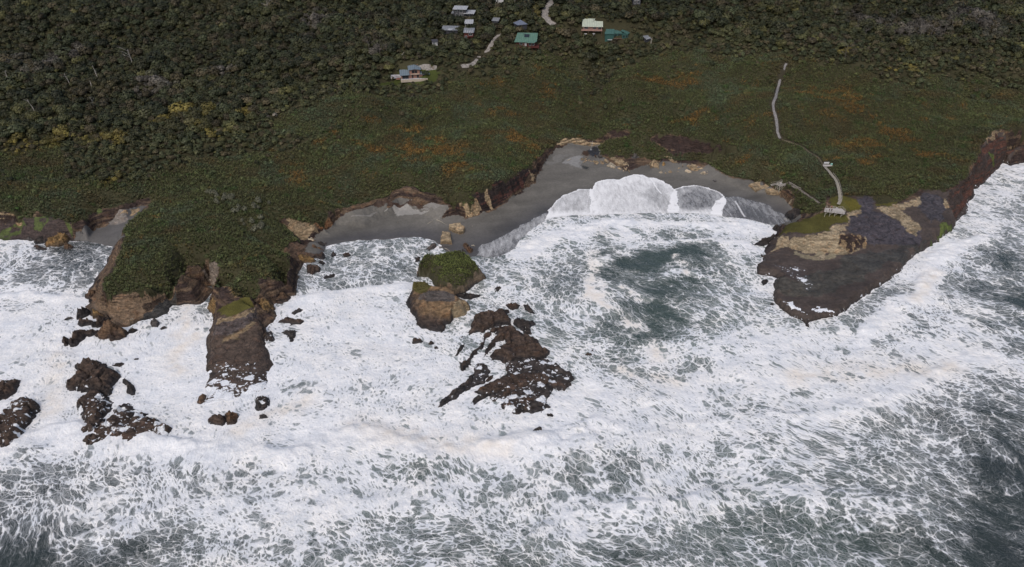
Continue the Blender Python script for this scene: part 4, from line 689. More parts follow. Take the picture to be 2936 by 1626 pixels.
def pS2(x, y, z, C, R, FO):
    g = inpoly(*warp(x, y, .5, 2, 6), [at(a[0], a[1], a[2]) for a in q4(GRN_S2)]); k = sstep(2.2, 5, z+.9*fbm(x/3, y/3, 66, 3))[:, None]; C[:] = C*(1-k)+np.array([.19, .125, .07])*k
    pl_ = inpoly(*warp(x, y, .5, 2, 7), [at(a[0], a[1], a[2]) for a in q4("1000,800,5 1080,740,4.5 1190,830,3.5 1180,870,3.2 1010,930,4.5 900,880,5.5")]); C[pl_] = (.27, .21, .13)
    gy_ = inpoly(*warp(x, y, .8, 2, 8), [at(a[0], a[1], a[2]) for a in q4("480,660,4.5 600,620,5.5 850,630,5.5 960,700,5.5 1000,770,5.5 900,790,6.5 700,770,6.5 560,760,5 470,720,4.5")]); C[gy_] = (.1, .085, .075)
    C[g] = (.085, .075, .025); R[g] = .1; return C, R, FO
GRN_S2 = "390,520,4.5 440,480,4.5 520,490,4.6 660,555,5 600,600,5.3 560,640,5 430,645,4 395,600,4"
S2, FS2, BS2 = massif("sea_stack", [q4("440,680 330,730 280,790 300,880 420,1020 430,1100 520,1170 700,1240 840,1250 850,1190 930,1080 1000,1025 1130,1010 1150,950 1205,880 1195,820,1,-.9 1150,765,2,-.9 1060,720,4,-.9 990,690,5,-.9 970,620,5.5,-.9 870,555,5.5,-.9 700,548,5.3,-.9 500,465,4.6,-.9 385,490,4.6,-.9 365,600,3,-.9 440,680"),
    q4("400,510,4.5 500,485,4.6 660,560,5 850,575,5 955,635,5 980,700,5.5 1050,735,5 1150,790,3.8 1185,860,3.2 1100,930,2.5 1000,960,3 900,1010,2.8"), q4("400,600,4 430,650,4 440,700,3 400,780,3 380,860,2.5 470,930,3 600,960,3.6"), q4("560,790,5 700,780,6.5 850,820,6.6 980,840,6"), q4("600,900,4.8 750,900,5.2 900,920,4.6"), q4("470,1060,1.6 600,1130,1.2 780,1170,1 820,1100,1.8 700,1050,2.2")], .4, 'brown', "big bare brown sea stack just in front of the grass-topped stack", pS2, seed=930)

a1 = lambda s: Z(0, 1000, .21026, s); a2 = lambda s: Z(500, 1000, .19623, s); a3 = lambda s: Z(500, 800, .1941, s); a4 = lambda s: Z(500, 540, .1941, s); a5 = lambda s: Z(150, 740, .1941, s); a6 = lambda s: Z(0, 540, .1941, s); a7 = lambda s: Z(1200, 840, .2943, s); a8 = lambda s: Z(1000, 480, .1941, s); a9 = lambda s: Z(1400, 340, .1941, s); b1_ = lambda s: Z(1850, 340, .1941, s); b2_ = lambda s: Z(2100, 500, .1941, s); b3_ = lambda s: Z(2100, 700, .1941, s)
RK = [
 (a1("1005,200 1265,92 1440,190 1600,300 1570,400 1500,500 1500,600 1420,620 1200,560 1000,570 910,550 930,430 1050,290"), 4, 'brown', .25, "large brown wedge-shaped rock with water trickling down its front, left foreground"),
 (a1("1040,690 1180,590 1320,540 1500,640 1510,700 1420,880 1370,1000 1280,1100 1160,1160 1080,1250 990,1330 1150,1010 1110,900 1040,760"), 3, 'brown', .8, "narrow brown rock with white foam pools, between the wedge rock and a low wide one"),
 (a1("1520,800 1690,715 1790,760 1900,855 2050,940 2310,1060 2230,1150 2000,1200 1890,1260 1760,1290 1620,1270 1500,1230 1300,1330 1170,1290 1200,1180 1300,1120 1420,980 1520,900"), 2.4, 'brown', 1.15, "low wide triangular rock dotted all over with white foam pools"),
 (a1("-160,480 0,430 130,385 255,360 240,450 180,560 60,650 0,700 -160,760"), 2.8, 'brown', .35, "dark rock cut by the left edge of the photo, above a foam-spotted one"),
 (a1("-200,900 0,860 140,720 230,650 365,610 410,650 490,720 480,800 400,960 340,1060 290,1160 220,1260 120,1350 0,1370 -200,1340"), 3.2, 'brown', .9, "big foam-spotted brown rock at the left edge of the photo"),
 (a1("1500,215 1640,170 1715,195 1620,255"), .9, 'dark', 0, "small flat wet slab just right of the brown wedge rock"),
 (a1("1645,395 1690,385 1780,450 1840,550 1830,610 1780,620 1730,590 1720,490 1660,450"), 1.2, 'dark', .1, "slim curved rock lying alone in white foam, right of the wedge rock"),
 (a1("1810,130 1900,110 1890,150 1830,165"), .5, 'dark', .2, "tiny rock barely clear of the foam above the slim curved rock"),
 (a2("480,1020 600,920 700,905 735,960 745,1080 690,1130 600,1110 510,1070"), 2.4, 'brown', 0, "left half of the split brown boulder below the foam-covered reef tongue"),
 (a2("715,900 870,880 930,930 920,1040 880,1100 775,1110 740,1020"), 2.4, 'rust', .3, "right half of the split brown boulder, flecked with foam"),
 (a2("1200,690 1290,670 1380,690 1375,800 1250,920 1170,850"), 1.2, 'dark', .75, "dark rock half under surf at the lower right corner of the reef tongue"),
 (a2("1240,950 1340,940 1360,1000 1240,1020"), .6, 'dark', .6, "small black rock in the surf under the reef tongue's right corner"),
 (a2("350,700 400,640 450,650 430,760 390,800 340,790"), 1.0, 'rust', .1, "small reddish rock at the lower left corner of the reef tongue"),
 (a3("1725,490 1830,415 1900,440 1780,520"), .9, 'dark', 0, "narrow slanting rock, highest of three in the foam right of the reef tongue"),
 (a3("1545,615 1650,530 1720,550 1890,600 1850,650 1720,680 1690,640"), 1.5, 'brown', .1, "wide pointed rock, middle of three in the foam right of the reef tongue"),
 (a3("1580,780 1660,735 1800,750 1790,850 1740,940 1700,930 1650,830"), 1.2, 'dark', .35, "triangular rock, lowest of three in the foam right of the reef tongue"),
 (a3("1340,780 1420,750 1480,880 1440,920 1350,900"), .9, 'dark', .45, "wet black rock pressed against the right side of the reef tongue"),
 (a3("1210,300 1260,250 1420,270 1455,330 1440,420 1470,480 1380,590 1280,590 1240,520 1210,400"), 5.5, 'ochre', 0, "tall blocky boulder with a mossy cap, split off the reef tongue"),
 (a3("1300,220 1330,190 1600,150 1690,220 1680,300 1560,360 1440,310 1420,260"), 3, 'rust', 0, "angular brown block at the foot of the headland's front right cliff"),
 (a3("620,220 680,160 750,180 780,250 700,300 640,290"), 2.6, 'grey', 0, "round boulder wedged in the small sea cave mouth"),
 (a4("1960,1120 2050,1105 2150,1150 2130,1230 2040,1270 1960,1260"), 1.8, 'brown', 0, "round brown rock in the water right of the headland"),
 (a4("2125,1090 2170,1050 2220,1090 2190,1130"), 1.0, 'dark', 0, "small dark rock just right above the round brown one beside the headland"),
 (a4("2310,950 2360,930 2390,970 2330,1010"), .8, 'dark', 0, "small rock in the shallow water left of the middle beach"),
 (a4("2490,960 2576,940 2600,980 2520,1010"), .7, 'brown', 0, "low rock awash in the shallows, farther right of the left small rock"),
 (a4("2200,1300 2300,1260 2370,1250 2350,1290 2230,1330"), .4, 'dark', .3, "flat rock just awash right of the headland's rocks"),
 (a4("1865,740 1960,700 2040,735 2090,780 2050,810 1930,790"), 2.2, 'pale', 0, "pale cream boulder on top of the rock pile by the middle beach"),
 (a4("1700,850 1760,795 1890,790 1900,890 1780,885"), 2.4, 'rust', 0, "squarish brown block left of the pale cream boulder"),
 (a4("1920,800 2000,800 2180,880 2215,915 2060,940 1950,930"), 2.2, 'rust', 0, "big smooth brown slab under the pale cream boulder"),
 (a4("1830,950 1960,960 2080,1030 2060,1080 1900,1090 1760,1050 1740,1000"), 2.0, 'ochre', 0, "long orange-brown rock at the bottom of the pile by the middle beach"),
 (a4("2060,950 2190,930 2230,990 2180,1040 2080,1010"), 1.4, 'brown', 0, "brown rock at the water's edge on the right of the pile"),
 (a4("2090,830 2140,780 2230,790 2280,770 2210,860 2130,870"), 1.0, 'dark', 0, "dark low rock with green weed beside the pale cream boulder"),
 (a5("620,1110 700,1020 780,900 820,850 960,940 1060,1030 1090,1110 920,1215 800,1180 700,1170"), 6, 'rust', 0, "great pyramid-shaped brown boulder at the headland's foot"),
 (a5("250,1210 310,1040 440,1020 680,1010 650,1080 550,1120 480,1120 380,1270 270,1305"), 2.8, 'brown', 0, "long dark rock reaching left from the pyramid boulder into the surf"),
 (a5("130,1210 180,1135 235,1170 230,1280 180,1285"), 1.5, 'brown', 0, "small rock at the leftmost tip of the headland, standing in foam"),
 (a5("340,670 430,710 530,690 540,760 450,850 370,900"), 4.2, 'dark', 0, "jagged black fin of rock left of the headland"),
 (a5("355,940 420,870 600,880 560,960 430,1010"), 2.4, 'brown', 0, "flat-topped brown rock below the jagged black fin"),
 (a5("580,800 620,745 720,760 755,830 640,890 600,870"), 3.8, 'ochre', 0, "tan knobbly rock between the black fin and the headland cliff"),
 (a5("650,910 780,830 820,790 830,850 720,1000 660,1020"), 4, 'brown', 0, "upright brown slab leaning behind the pyramid boulder"),
 (a5("560,960 640,900 660,1000 600,1020"), 3, 'dark', 0, "dark wedge of rock between the flat-topped rock and the leaning slab"),
 (a5("1090,1110 1160,1010 1260,1020 1200,1080"), 1.6, 'dark', .1, "dark wet rock right of the pyramid boulder"),
 (a5("1440,920 1530,870 1580,940 1560,1020 1460,1000"), 1.6, 'grey', .35, "rounded rock with water streaming off it below the headland bluff"),
 (a5("1600,1030 1660,1000 1700,1020 1620,1055"), .8, 'dark', 0, "small dark rock right of the rounded streaming one"),
 (a5("170,910 240,860 310,870 230,900"), .7, 'dark', 0, "thin dark rock in the foam left of the black fin"),
 (a5("480,540 570,460 660,430 660,520 610,600 530,600"), 3, 'rust', 0, "brown pointed rock against the headland's left side"),
 (a5("530,610 620,600 640,640 540,650"), 1.2, 'dark', 0, "low dark rock beneath the pointed one on the headland's left side"),
 (a6("665,800 800,710 960,620 1030,690 960,800 870,850 700,855"), 3.4, 'ochre', 0, "large tan ribbed boulder leaning on the left shore's weedy ledge"),
 (a6("475,830 560,815 690,880 640,920 560,900"), 1.3, 'brown', 0, "low brown rock in the surf left of the tan ribbed boulder"),
 (a6("940,850 1000,790 1090,850 1040,890 960,905"), 1.6, 'rust', 0, "small brown rock right of the tan ribbed boulder"),
 (a6("375,630 450,580 540,600 500,650 400,655"), 1.3, 'grey', 0, "oval grey boulder on the bright green weed of the left shore"),
 (a6("185,545 280,510 310,545 230,575"), 1.2, 'tan', 0, "small tan boulder at the top of the left shore's weed"),
 (a6("310,480 450,500 600,465 700,520 680,545 380,545"), 2.2, 'tan', 0, "long tan slab under the left shore's cliff cave"),
 (a6("-60,500 30,480 120,485 110,540 0,570 -60,570"), 2.2, 'tan', 0, "tan block at the left edge of the photo under the cliff"),
 (a6("-80,600 0,600 100,570 150,560 130,600 20,640 -80,640"), 1.2, 'tan', 0, "pale flat rock leading down to the weed at the left edge"),
 (a6("-60,650 40,630 70,680 0,715 -60,710"), 1.8, 'ochre', 0, "rounded tan boulder half outside the photo at the left shore"),
 (a6("500,790 540,690 700,660 810,690 660,800 550,815"), 1.6, 'dark', 0, "dark brown rock left behind the tan ribbed boulder"),
 (a6("350,745 440,715 500,750 450,775"), .8, 'grey', 0, "flat grey rock at the edge of the surf on the left shore"),
 (a6("800,580 860,560 900,600 860,625"), .8, 'tan', 0, "little tan stone above the tan ribbed boulder"),
 (q4("1515,600 1560,555 1600,570 1560,640 1520,655"), 1.5, 'dark', .2, "small black rock in the foam right of the two sea stacks"),
 (q4("980,650 1100,660 1230,650 1325,690 1180,750 1100,740 990,680"), 1.6, 'dark', 0, "low black shelf of rock between the two sea stacks"),
 (q4("390,1330 410,1250 500,1280 550,1320 480,1350 400,1355"), 1.3, 'brown', 0, "small brown rock in the foam below left of the bare stack"),
 (q4("600,1370 640,1290 700,1340 680,1390"), 1.1, 'brown', 0, "small pointed rock, middle of three below the bare stack"),
 (q4("672,1385 730,1375 748,1427 690,1440"), .9, 'dark', 0, "small rock, rightmost of three below the bare stack"),
 (q4("425,165 500,160 490,220 440,250"), 1.2, 'dark', 0, "small black rock touching the left side of the grass-topped stack"),
 (a7("500,400 520,280 560,200 620,155 730,170 720,145 770,120 850,120 880,200 895,280 750,300 640,370 540,390 520,430"), 3.6, 'brown', 0, "broad flat-topped block at the head of the ribbed reef"),
 (a7("760,380 800,310 900,285 990,360 1150,450 1190,520 1245,560 1240,620 1170,650 1000,650 860,680 780,650 720,640 710,600 800,520 860,460"), 2.8, 'brown', .12, "rounded main body of the ribbed reef with a rock pool"),
 (a7("610,400 700,340 800,310 650,450 620,520 530,640 520,700 440,750 410,740 410,690 460,640 560,540 610,460"), 2.0, 'brown', 0, "longest curved rib of the reef, left of the others"),
 (a7("680,500 770,390 900,340 880,400 760,470 690,560 640,620 610,690 620,620"), 2.0, 'brown', 0, "second curved rib of the reef, beside the longest"),
 (a7("190,1100 280,1000 400,880 550,750 530,830 450,950 380,1000 290,1080 220,1110"), 1.2, 'dark', .35, "low black rib trailing to the reef's far lower left"),
 (a7("570,950 700,870 860,790 1050,770 1230,770 1280,850 1450,900 1390,945 1260,900 1150,890 1000,930 860,1040 790,1030 850,960 700,1000 640,980"), 1.7, 'brown', .55, "ragged brown ledge washed by foam across the lower reef"),
 (a7("520,1040 560,1000 690,960 670,1000 540,1090"), .9, 'dark', .4, "black wet rock at the left end of the washed ledge"),
 (a7("1220,690 1370,710 1520,820 1480,830 1350,790 1240,730"), 1.2, 'dark', .35, "pointed black spur on the reef's right side"),
 (a7("900,640 1100,640 1180,650 1250,640 1330,690 1500,810 1440,900 1300,920 1260,1010 1150,1100 960,1150 820,1090 780,1040 700,1000 760,900 860,800 850,700"), .8, 'dark', .95, "low foam-streaked rock bed under the lower ledges of the reef"),
 (a7("560,700 640,690 700,760 640,860 560,900 470,960 440,930 520,830"), .5, 'dark', .9, "nearly drowned foam-streaked rock between the reef's ribs and its low left rib"),
 (a7("810,1100 860,1020 930,950 1140,960 1270,1080 1200,1150 960,1165"), 1.5, 'brown', 1.1, "lowest foam-flecked hump of the ribbed reef"),
 (a7("1250,1170 1310,1185 1300,1200 1260,1192"), .5, 'dark', 0, "tiny black rock off the reef's lowest hump"),
 (a7("1080,1390 1110,1330 1180,1290 1220,1350 1200,1400 1120,1410"), .6, 'dark', .6, "black rock nearly drowned by a breaking wave below the reef"),
 (a7("850,90 990,95 980,130 920,165 880,140"), 1.2, 'brown', .1, "small wide rock above the reef's flat-topped block"),
 (a7("1020,85 1090,130 1135,200 1080,190 1040,150"), 1.2, 'dark', .25, "thin slanting rock at the reef's upper right"),
 (a7("940,300 950,230 980,185 1000,250 1110,260 1140,300 1080,330 1100,400 1040,390"), 1.8, 'dark', .1, "forked black rock right of the reef's flat-topped block"),
 (a7("1080,440 1150,430 1185,500 1140,500"), 1.2, 'dark', .1, "dark knob on the right flank of the reef's main body"),
 (a7("395,520 450,470 430,560 375,635 358,630"), 1.0, 'dark', .1, "thin dark rock left of the reef's longest rib"),
 (a7("405,430 430,415 440,440 415,445"), .6, 'dark', 0, "tiny rock in the foam left of the flat-topped block"),
 (a7("650,850 730,780 720,830 680,860"), .8, 'brown', .1, "small brown rock between the ribs and the washed ledge"),
 (a7("570,950 600,900 660,905 665,940 640,965"), 1.2, 'rust', 0, "small rounded tan-brown rock at the upper left of the washed ledge"),
 (a7("1610,610 1630,585 1650,565 1690,590 1685,618"), 1.2, 'brown', .1, "lone brown rock in the foam right of the reef"),
 (a7("1680,560 1700,545 1705,575"), .6, 'dark', 0, "tiny rock behind the lone brown one right of the reef"),
 (b2_("285,1030 400,980 520,930 520,900 570,870 660,890 640,930 480,1060 400,1050"), 2.2, 'dark', 0, "long dark slab sticking out left of the big rock platform"),
 (b3_("440,530 490,505 540,520 500,570 460,600"), 1.2, 'dark', .3, "small black rock in the notch of the big rock platform"),
 (b3_("560,880 600,865 610,890 580,895"), .5, 'dark', 0, "tiny rock at the foot of the big rock platform's left edge"),
]
def grow(P, k):
    cu = sum(p[0] for p in P)/len(P); cv = sum(p[1] for p in P)/len(P); return [(cu+(p[0]-cu)*k+(1.5 if p[0] > cu else -1.5), cv+(p[1]-cv)*k+(1.2 if p[1] > cv else -1.2)) for p in P]
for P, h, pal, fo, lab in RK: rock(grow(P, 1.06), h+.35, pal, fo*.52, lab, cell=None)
BL = [
 (a8("1475,830 1560,820 1660,815 1665,840 1715,870 1712,960 1700,985 1640,1000 1480,940"), 2.6, 'tan', "block", "right one of two big square sandstone blocks on the beach"),
 (a8("1370,940 1510,965 1515,1050 1530,1150 1350,1130 1352,1050"), 2.8, 'tan', "block", "left one of two big square sandstone blocks on the beach"),
 (a8("1125,1220 1160,1160 1220,1120 1290,1075 1300,1160 1240,1220 1190,1250"), 2.0, 'grey', "rough", "dark tilted slab in the shallows left of the square blocks"),
 (a8("1670,1120 1710,1065 1780,1120 1850,1210 1835,1275 1780,1280 1700,1200"), 2.2, 'rust', "rough", "leaning brown slab on the sand right of the square blocks"),
 (a8("1650,1200 1690,1190 1770,1270 1730,1270 1660,1230"), .9, 'dark', "rough", "low dark rock at the foot of the leaning brown slab"),
 (a8("1330,1160 1520,1165 1520,1185 1335,1185"), .5, 'grey', "block", "thin grey slab under the left square block"),
 (a9("1755,570 1830,540 1940,590 2050,650 2085,690 1960,712 1900,705"), 2.0, 'tan', "rough", "long ridged sandstone slab, left group at the back of the cove"),
 (a9("1740,690 1810,640 1895,720 1870,752"), 1.1, 'pale', "block", "square pale slab in front of the long ridged one"),
 (a9("1530,620 1600,600 1640,640 1630,690 1580,685"), 1.4, 'tan', "rough", "rounded tan boulder, leftmost large one at the back of the cove"),
 (a9("1612,605 1660,595 1740,670 1700,697 1650,670"), 1.2, 'tan', "rough", "tan slab between the rounded boulder and the square pale slab"),
 (a9("1700,610 1740,588 1790,640 1750,672"), 1.1, 'tan', "block", "tan block behind the square pale slab"),
 (a9("1600,540 1680,520 1700,590 1640,600"), 1.6, 'grey', "rough", "grey-brown boulder under the cove's bushes, left of the ridged slab"),
 (a9("1560,520 1600,530 1605,600 1570,570"), 1.4, 'rust', "rough", "upright brown stone beside the waterfall pool"),
 (a9("1900,725 1940,715 1975,760 1950,772"), .7, 'tan', "block", "small tan block, first of the heap below the ridged slab"),
 (a9("1970,720 2020,705 2060,760 2030,795"), .8, 'tan', "rough", "small tan stone in the heap below the ridged slab"),
 (a9("2045,670 2080,670 2085,710 2060,712"), .7, 'pale', "rough", "small pale stone at the right tip of the ridged slab"),
 (a9("2050,760 2090,745 2108,800 2070,808"), .8, 'tan', "rough", "tan stone at the seaward end of the heap"),
 (a9("1975,755 2010,760 2020,790 1990,785"), .6, 'tan', "rough", "little tan stone between the heap's larger ones"),
 (a9("2030,715 2060,710 2062,780 2035,795"), .7, 'tan', "rough", "narrow tan stone standing in the heap"),
 (a9("1930,560 2010,500 2030,560 1990,590"), 1.6, 'grey', "rough", "brownish boulder at the edge of the cove's bushes"),
 (a9("2070,560 2120,450 2240,490 2250,560 2180,610 2090,590"), 2.6, 'grey', "rough", "large brown earthy boulder in the middle of the cove's bushes"),
 (a9("2270,520 2340,540 2400,560 2340,605 2290,560"), 1.0, 'tan', "rough", "flat tan rock left of the striped block"),
 (b1_("55,660 100,580 240,612 225,700 212,772 80,712"), 2.4, 'tan', "rough", "striped sandstone block, right group at the back of the cove"),
 (b1_("220,660 280,615 332,680 262,735"), 1.8, 'ochre', "rough", "darker tan boulder touching the striped block"),
 (b1_("225,490 300,520 420,580 522,640 545,700 400,682 260,592"), 2.2, 'tan', "rough", "longest sandstone slab, sloping from the bushes to the sand"),
 (b1_("568,715 610,680 680,665 800,690 900,682 942,755 800,782 690,772"), 1.9, 'tan', "rough", "broad tan slab right of the longest slab"),
 (b1_("572,735 690,770 680,818 575,802"), 1.1, 'pale', "block", "pale oblong block in front of the broad tan slab"),
 (b1_("788,802 840,770 980,778 975,820 870,842"), 1.2, 'pale', "rough", "pale rounded slab, rightmost of the cove's sandstone"),
 (b1_("175,795 250,758 272,812 222,818"), .9, 'pale', "rough", "pale pointed stone in front of the striped block"),
 (b1_("270,790 318,795 325,822 285,828"), .6, 'tan', "rough", "small tan stone beside the pale pointed one"),
 (b1_("330,782 372,755 402,800 372,812"), .8, 'tan', "block", "small square stone below the longest slab"),
 (b1_("300,745 350,730 345,770 310,775"), .6, 'tan', "rough", "small stone between the darker boulder and the small square one"),
 (b1_("475,720 530,722 525,745 480,745"), .5, 'tan', "block", "small flat stone at the lower end of the longest slab"),
 (b1_("450,780 500,770 540,780 480,795"), .35, 'tan', "rough", "thin stone lying on the sand near the pale oblong block"),
 (b1_("540,680 565,670 560,720 545,725"), .8, 'tan', "block", "narrow upright stone between the longest and the broad slab"),
 (b1_("988,908 1040,895 1065,935 1030,948"), .7, 'grey', "block", "grey flat stone alone on the sand right of the slabs"),
 (b1_("930,850 970,850 1010,880 980,892"), .25, 'grey', "block", "sunken grey slab between the rightmost sandstone and the lone flat stone"),
 (b1_("505,830 560,850 545,870 515,850"), .3, 'grey', "rough", "sunken stone on the sand in front of the slabs"),
 (b1_("15,690 60,680 40,705"), .5, 'tan', "rough", "little stone left of the striped block"),
 (b1_("1522,965 1620,940 1722,930 1780,965 1850,1010 1940,1050 2010,1082 2018,1150 1950,1150 1870,1142 1800,1130 1740,1080 1640,1040"), 2.4, 'tan', "block", "huge tan slab lying under the lower stairs on the beach"),
 (b2_("1245,1190 1300,1178 1382,1175 1388,1210 1362,1270 1300,1245"), 1.4, 'pale', "rough", "pale boulder alone on the flat of the rock platform"),
 (a8("695,785 730,780 735,820 710,835"), .5, 'pale', "rough", "small pale stone alone on the middle beach"),
 (a8("1805,858 1840,856 1838,878 1810,880"), .4, 'pale', "rough", "small pale stone on the sand right of the square blocks"),
 (a8("2065,965 2120,945 2110,975"), .3, 'grey', "rough", "low grey stone half buried in the wet sand"),
 (b2_("840,380 880,365 910,400 870,410"), 1.2, 'pale', "rough", "pale boulder below the lower stairs near the little stream mouth"),
 (b2_("745,240 790,250 830,400 800,420 760,330"), 3.0, 'tan', "rough", "tall tan pillar of rock under the lower stairs"),
 (b2_("780,560 900,480 1010,480 1030,560 1020,640 900,660 870,600"), 1.8, 'dark', "rough", "wet black boulders' ledge at the right end of the cove"),
 (b2_("590,760 620,720 700,730 740,740 690,800 670,850 610,820"), 2.4, 'dark', "rough", "black rock between the cove and the rock platform"),
]
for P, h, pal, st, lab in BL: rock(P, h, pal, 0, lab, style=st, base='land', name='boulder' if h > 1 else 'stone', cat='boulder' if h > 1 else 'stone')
# loose stones below the waterfall pool and scattered along the shore: many alike
for i in range(46):
    u, v = RNG.normal(1678, 13), RNG.normal(457, 8); r = RNG.uniform(2.2, 4.2)
    if not (1662 < u < 1708 and 441 < v < 476): continue
    rock([(u+r*math.cos(a)*RNG.uniform(.7, 1.1), v+r*.6*math.sin(a)*RNG.uniform(.7, 1.1)) for a in np.arange(0, 6.28, .9)], RNG.uniform(.4, .9), 'tan', 0, "small tan stone in the loose heap below the waterfall", base='land', name='stone', cat='stone', group="loose tan stones below the waterfall")
for i in range(40):
    u, v = RNG.uniform(325, 372), RNG.uniform(608, 642); r = RNG.uniform(.9, 2.0)
    if (v-640)*(.9)+(u-330) < -4 or u > 366-(v-608)*.3: continue
    rock([(u+r*math.cos(a)*RNG.uniform(.7, 1.1), v+r*.6*math.sin(a)*RNG.uniform(.7, 1.1)) for a in np.arange(0, 6.28, 1.2)], RNG.uniform(.25, .5), 'pale', 0, "small grey stone strewn across the top of the little left beach", base='land', name='stone', cat='stone', group="stones strewn on the left beach")
print("rocks", nrock)
# ------------------------------------------------------------------ vegetation
def foliage_material(name, own):
    t = NT(name); tint = t.n("ShaderNodeObjectInfo").outputs['Color'] if own else t.attr('tint', 'INSTANCER').outputs['Color']
    lf = t.attr('leaf').outputs['Fac']; c = t.mix(1.0, tint, t.n("ShaderNodeCombineColor", {0: lf, 1: lf, 2: lf}).outputs[0], blend='MULTIPLY')
    t.bsdf(c, .55, .25); return t.m
M_LEAF = foliage_material("leaves", False); M_LEAF1 = foliage_material("tree_leaves", True)
M_BARK = plain("bark", (.06, .05, .042), .9, .3, 3); M_DEAD = plain("bleached_dead_wood", (.34, .31, .28), .8, .25, 2); M_TWIG = plain("grey_twigs", (.13, .115, .105), .9, .25, 2)
def leaf_quads(C, N, size, rg):
    """one small four-sided leaf clump at each centre C, facing N"""
    n = len(C); N = N/np.linalg.norm(N, axis=1)[:, None]; a = rg.normal(size=(n, 3)); a -= (a*N).sum(1)[:, None]*N; a /= np.linalg.norm(a, axis=1)[:, None]; b = np.cross(N, a)
    s = np.asarray(size).reshape(-1, 1)*np.ones((n, 1)); V = np.stack([C-a*s-b*s*.35, C+a*s*.15-b*s, C+a*s+b*s*.3, C-a*s*.2+b*s], 1).reshape(-1, 3)
    return V, np.arange(4*n).reshape(-1, 4)
def crown_mesh(name, seed, r=2.9, h=3.4, n=300, size=.42, ragged=.28, flat=0.0):
    rg = np.random.default_rng(seed); lob = rg.normal(size=(9, 3)); lob[:, 2] = np.abs(lob[:, 2]); lob /= np.linalg.norm(lob, axis=1)[:, None]; lr = rg.uniform(.45, 1.15, 9)
    d = rg.normal(size=(n, 3)); d[:, 2] = np.abs(d[:, 2])*.9-.25; d /= np.linalg.norm(d, axis=1)[:, None]
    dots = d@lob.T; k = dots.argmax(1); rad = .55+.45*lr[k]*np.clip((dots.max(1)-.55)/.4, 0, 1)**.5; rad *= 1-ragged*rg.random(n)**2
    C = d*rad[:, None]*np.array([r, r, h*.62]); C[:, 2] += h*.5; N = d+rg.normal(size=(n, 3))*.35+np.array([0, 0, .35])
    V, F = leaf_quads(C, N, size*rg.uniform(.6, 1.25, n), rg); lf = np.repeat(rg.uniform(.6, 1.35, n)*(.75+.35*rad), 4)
    return mesh(name, V, F, {'leaf': lf}, smooth=False)
def tuft_mesh(name, seed, n=13, L_=1.5, w_=.13, spread=.75):
    rg = np.random.default_rng(seed); V = []; F = []; lf = []
    for i in range(n):
        a = rg.uniform(0, 6.283); l = L_*rg.uniform(.6, 1.15); t = rg.uniform(.15, spread); ca, sa = math.cos(a), math.sin(a); px, py = -sa*w_, ca*w_; b = rg.uniform(.6, 1.4)
        for k, (q, dz) in enumerate(((0, 0), (.45, .62), (.95, .88+.1*rg.random()))):
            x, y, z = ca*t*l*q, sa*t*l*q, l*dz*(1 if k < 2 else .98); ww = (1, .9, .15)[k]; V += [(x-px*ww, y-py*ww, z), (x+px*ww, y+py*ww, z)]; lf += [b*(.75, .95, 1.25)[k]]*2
        o = i*6; F += [(o, o+1, o+3, o+2), (o+2, o+3, o+5, o+4)]
    return mesh(name, V, np.array(F), {'leaf': np.array(lf)}, smooth=False)
def cone(V, F, a, b, ra, rb, n=5):
    a, b = Vector(a), Vector(b); d = (b-a).normalized(); u = d.orthogonal().normalized(); v = d.cross(u); o = len(V)
    for c, r in ((a, ra), (b, rb)):
        for i in range(n): V.append(tuple(c+(u*math.cos(6.2832*i/n)+v*math.sin(6.2832*i/n))*r))
    for i in range(n): F.append((o+i, o+(i+1) % n, o+n+(i+1) % n, o+n+i))
def trunk_mesh(name, seed, h=3.0):
    rg = random.Random(seed); V = []; F = []; top = (rg.uniform(-.3, .3), rg.uniform(-.3, .3), h*.55); cone(V, F, (0, 0, -1.2), top, .28, .18)
    for i in range(4): a = i*1.57+rg.random(); cone(V, F, top, (top[0]+math.cos(a)*1.3, top[1]+math.sin(a)*1.3, h*.55+rg.uniform(.8, 1.5)), .13, .04, 4)
    return mesh(name, V, F)
PROTO = bpy.data.collections.new("plant_sources")
def proto(me, mat): me.materials.append(mat); o = bpy.data.objects.new(me.name, me); return o
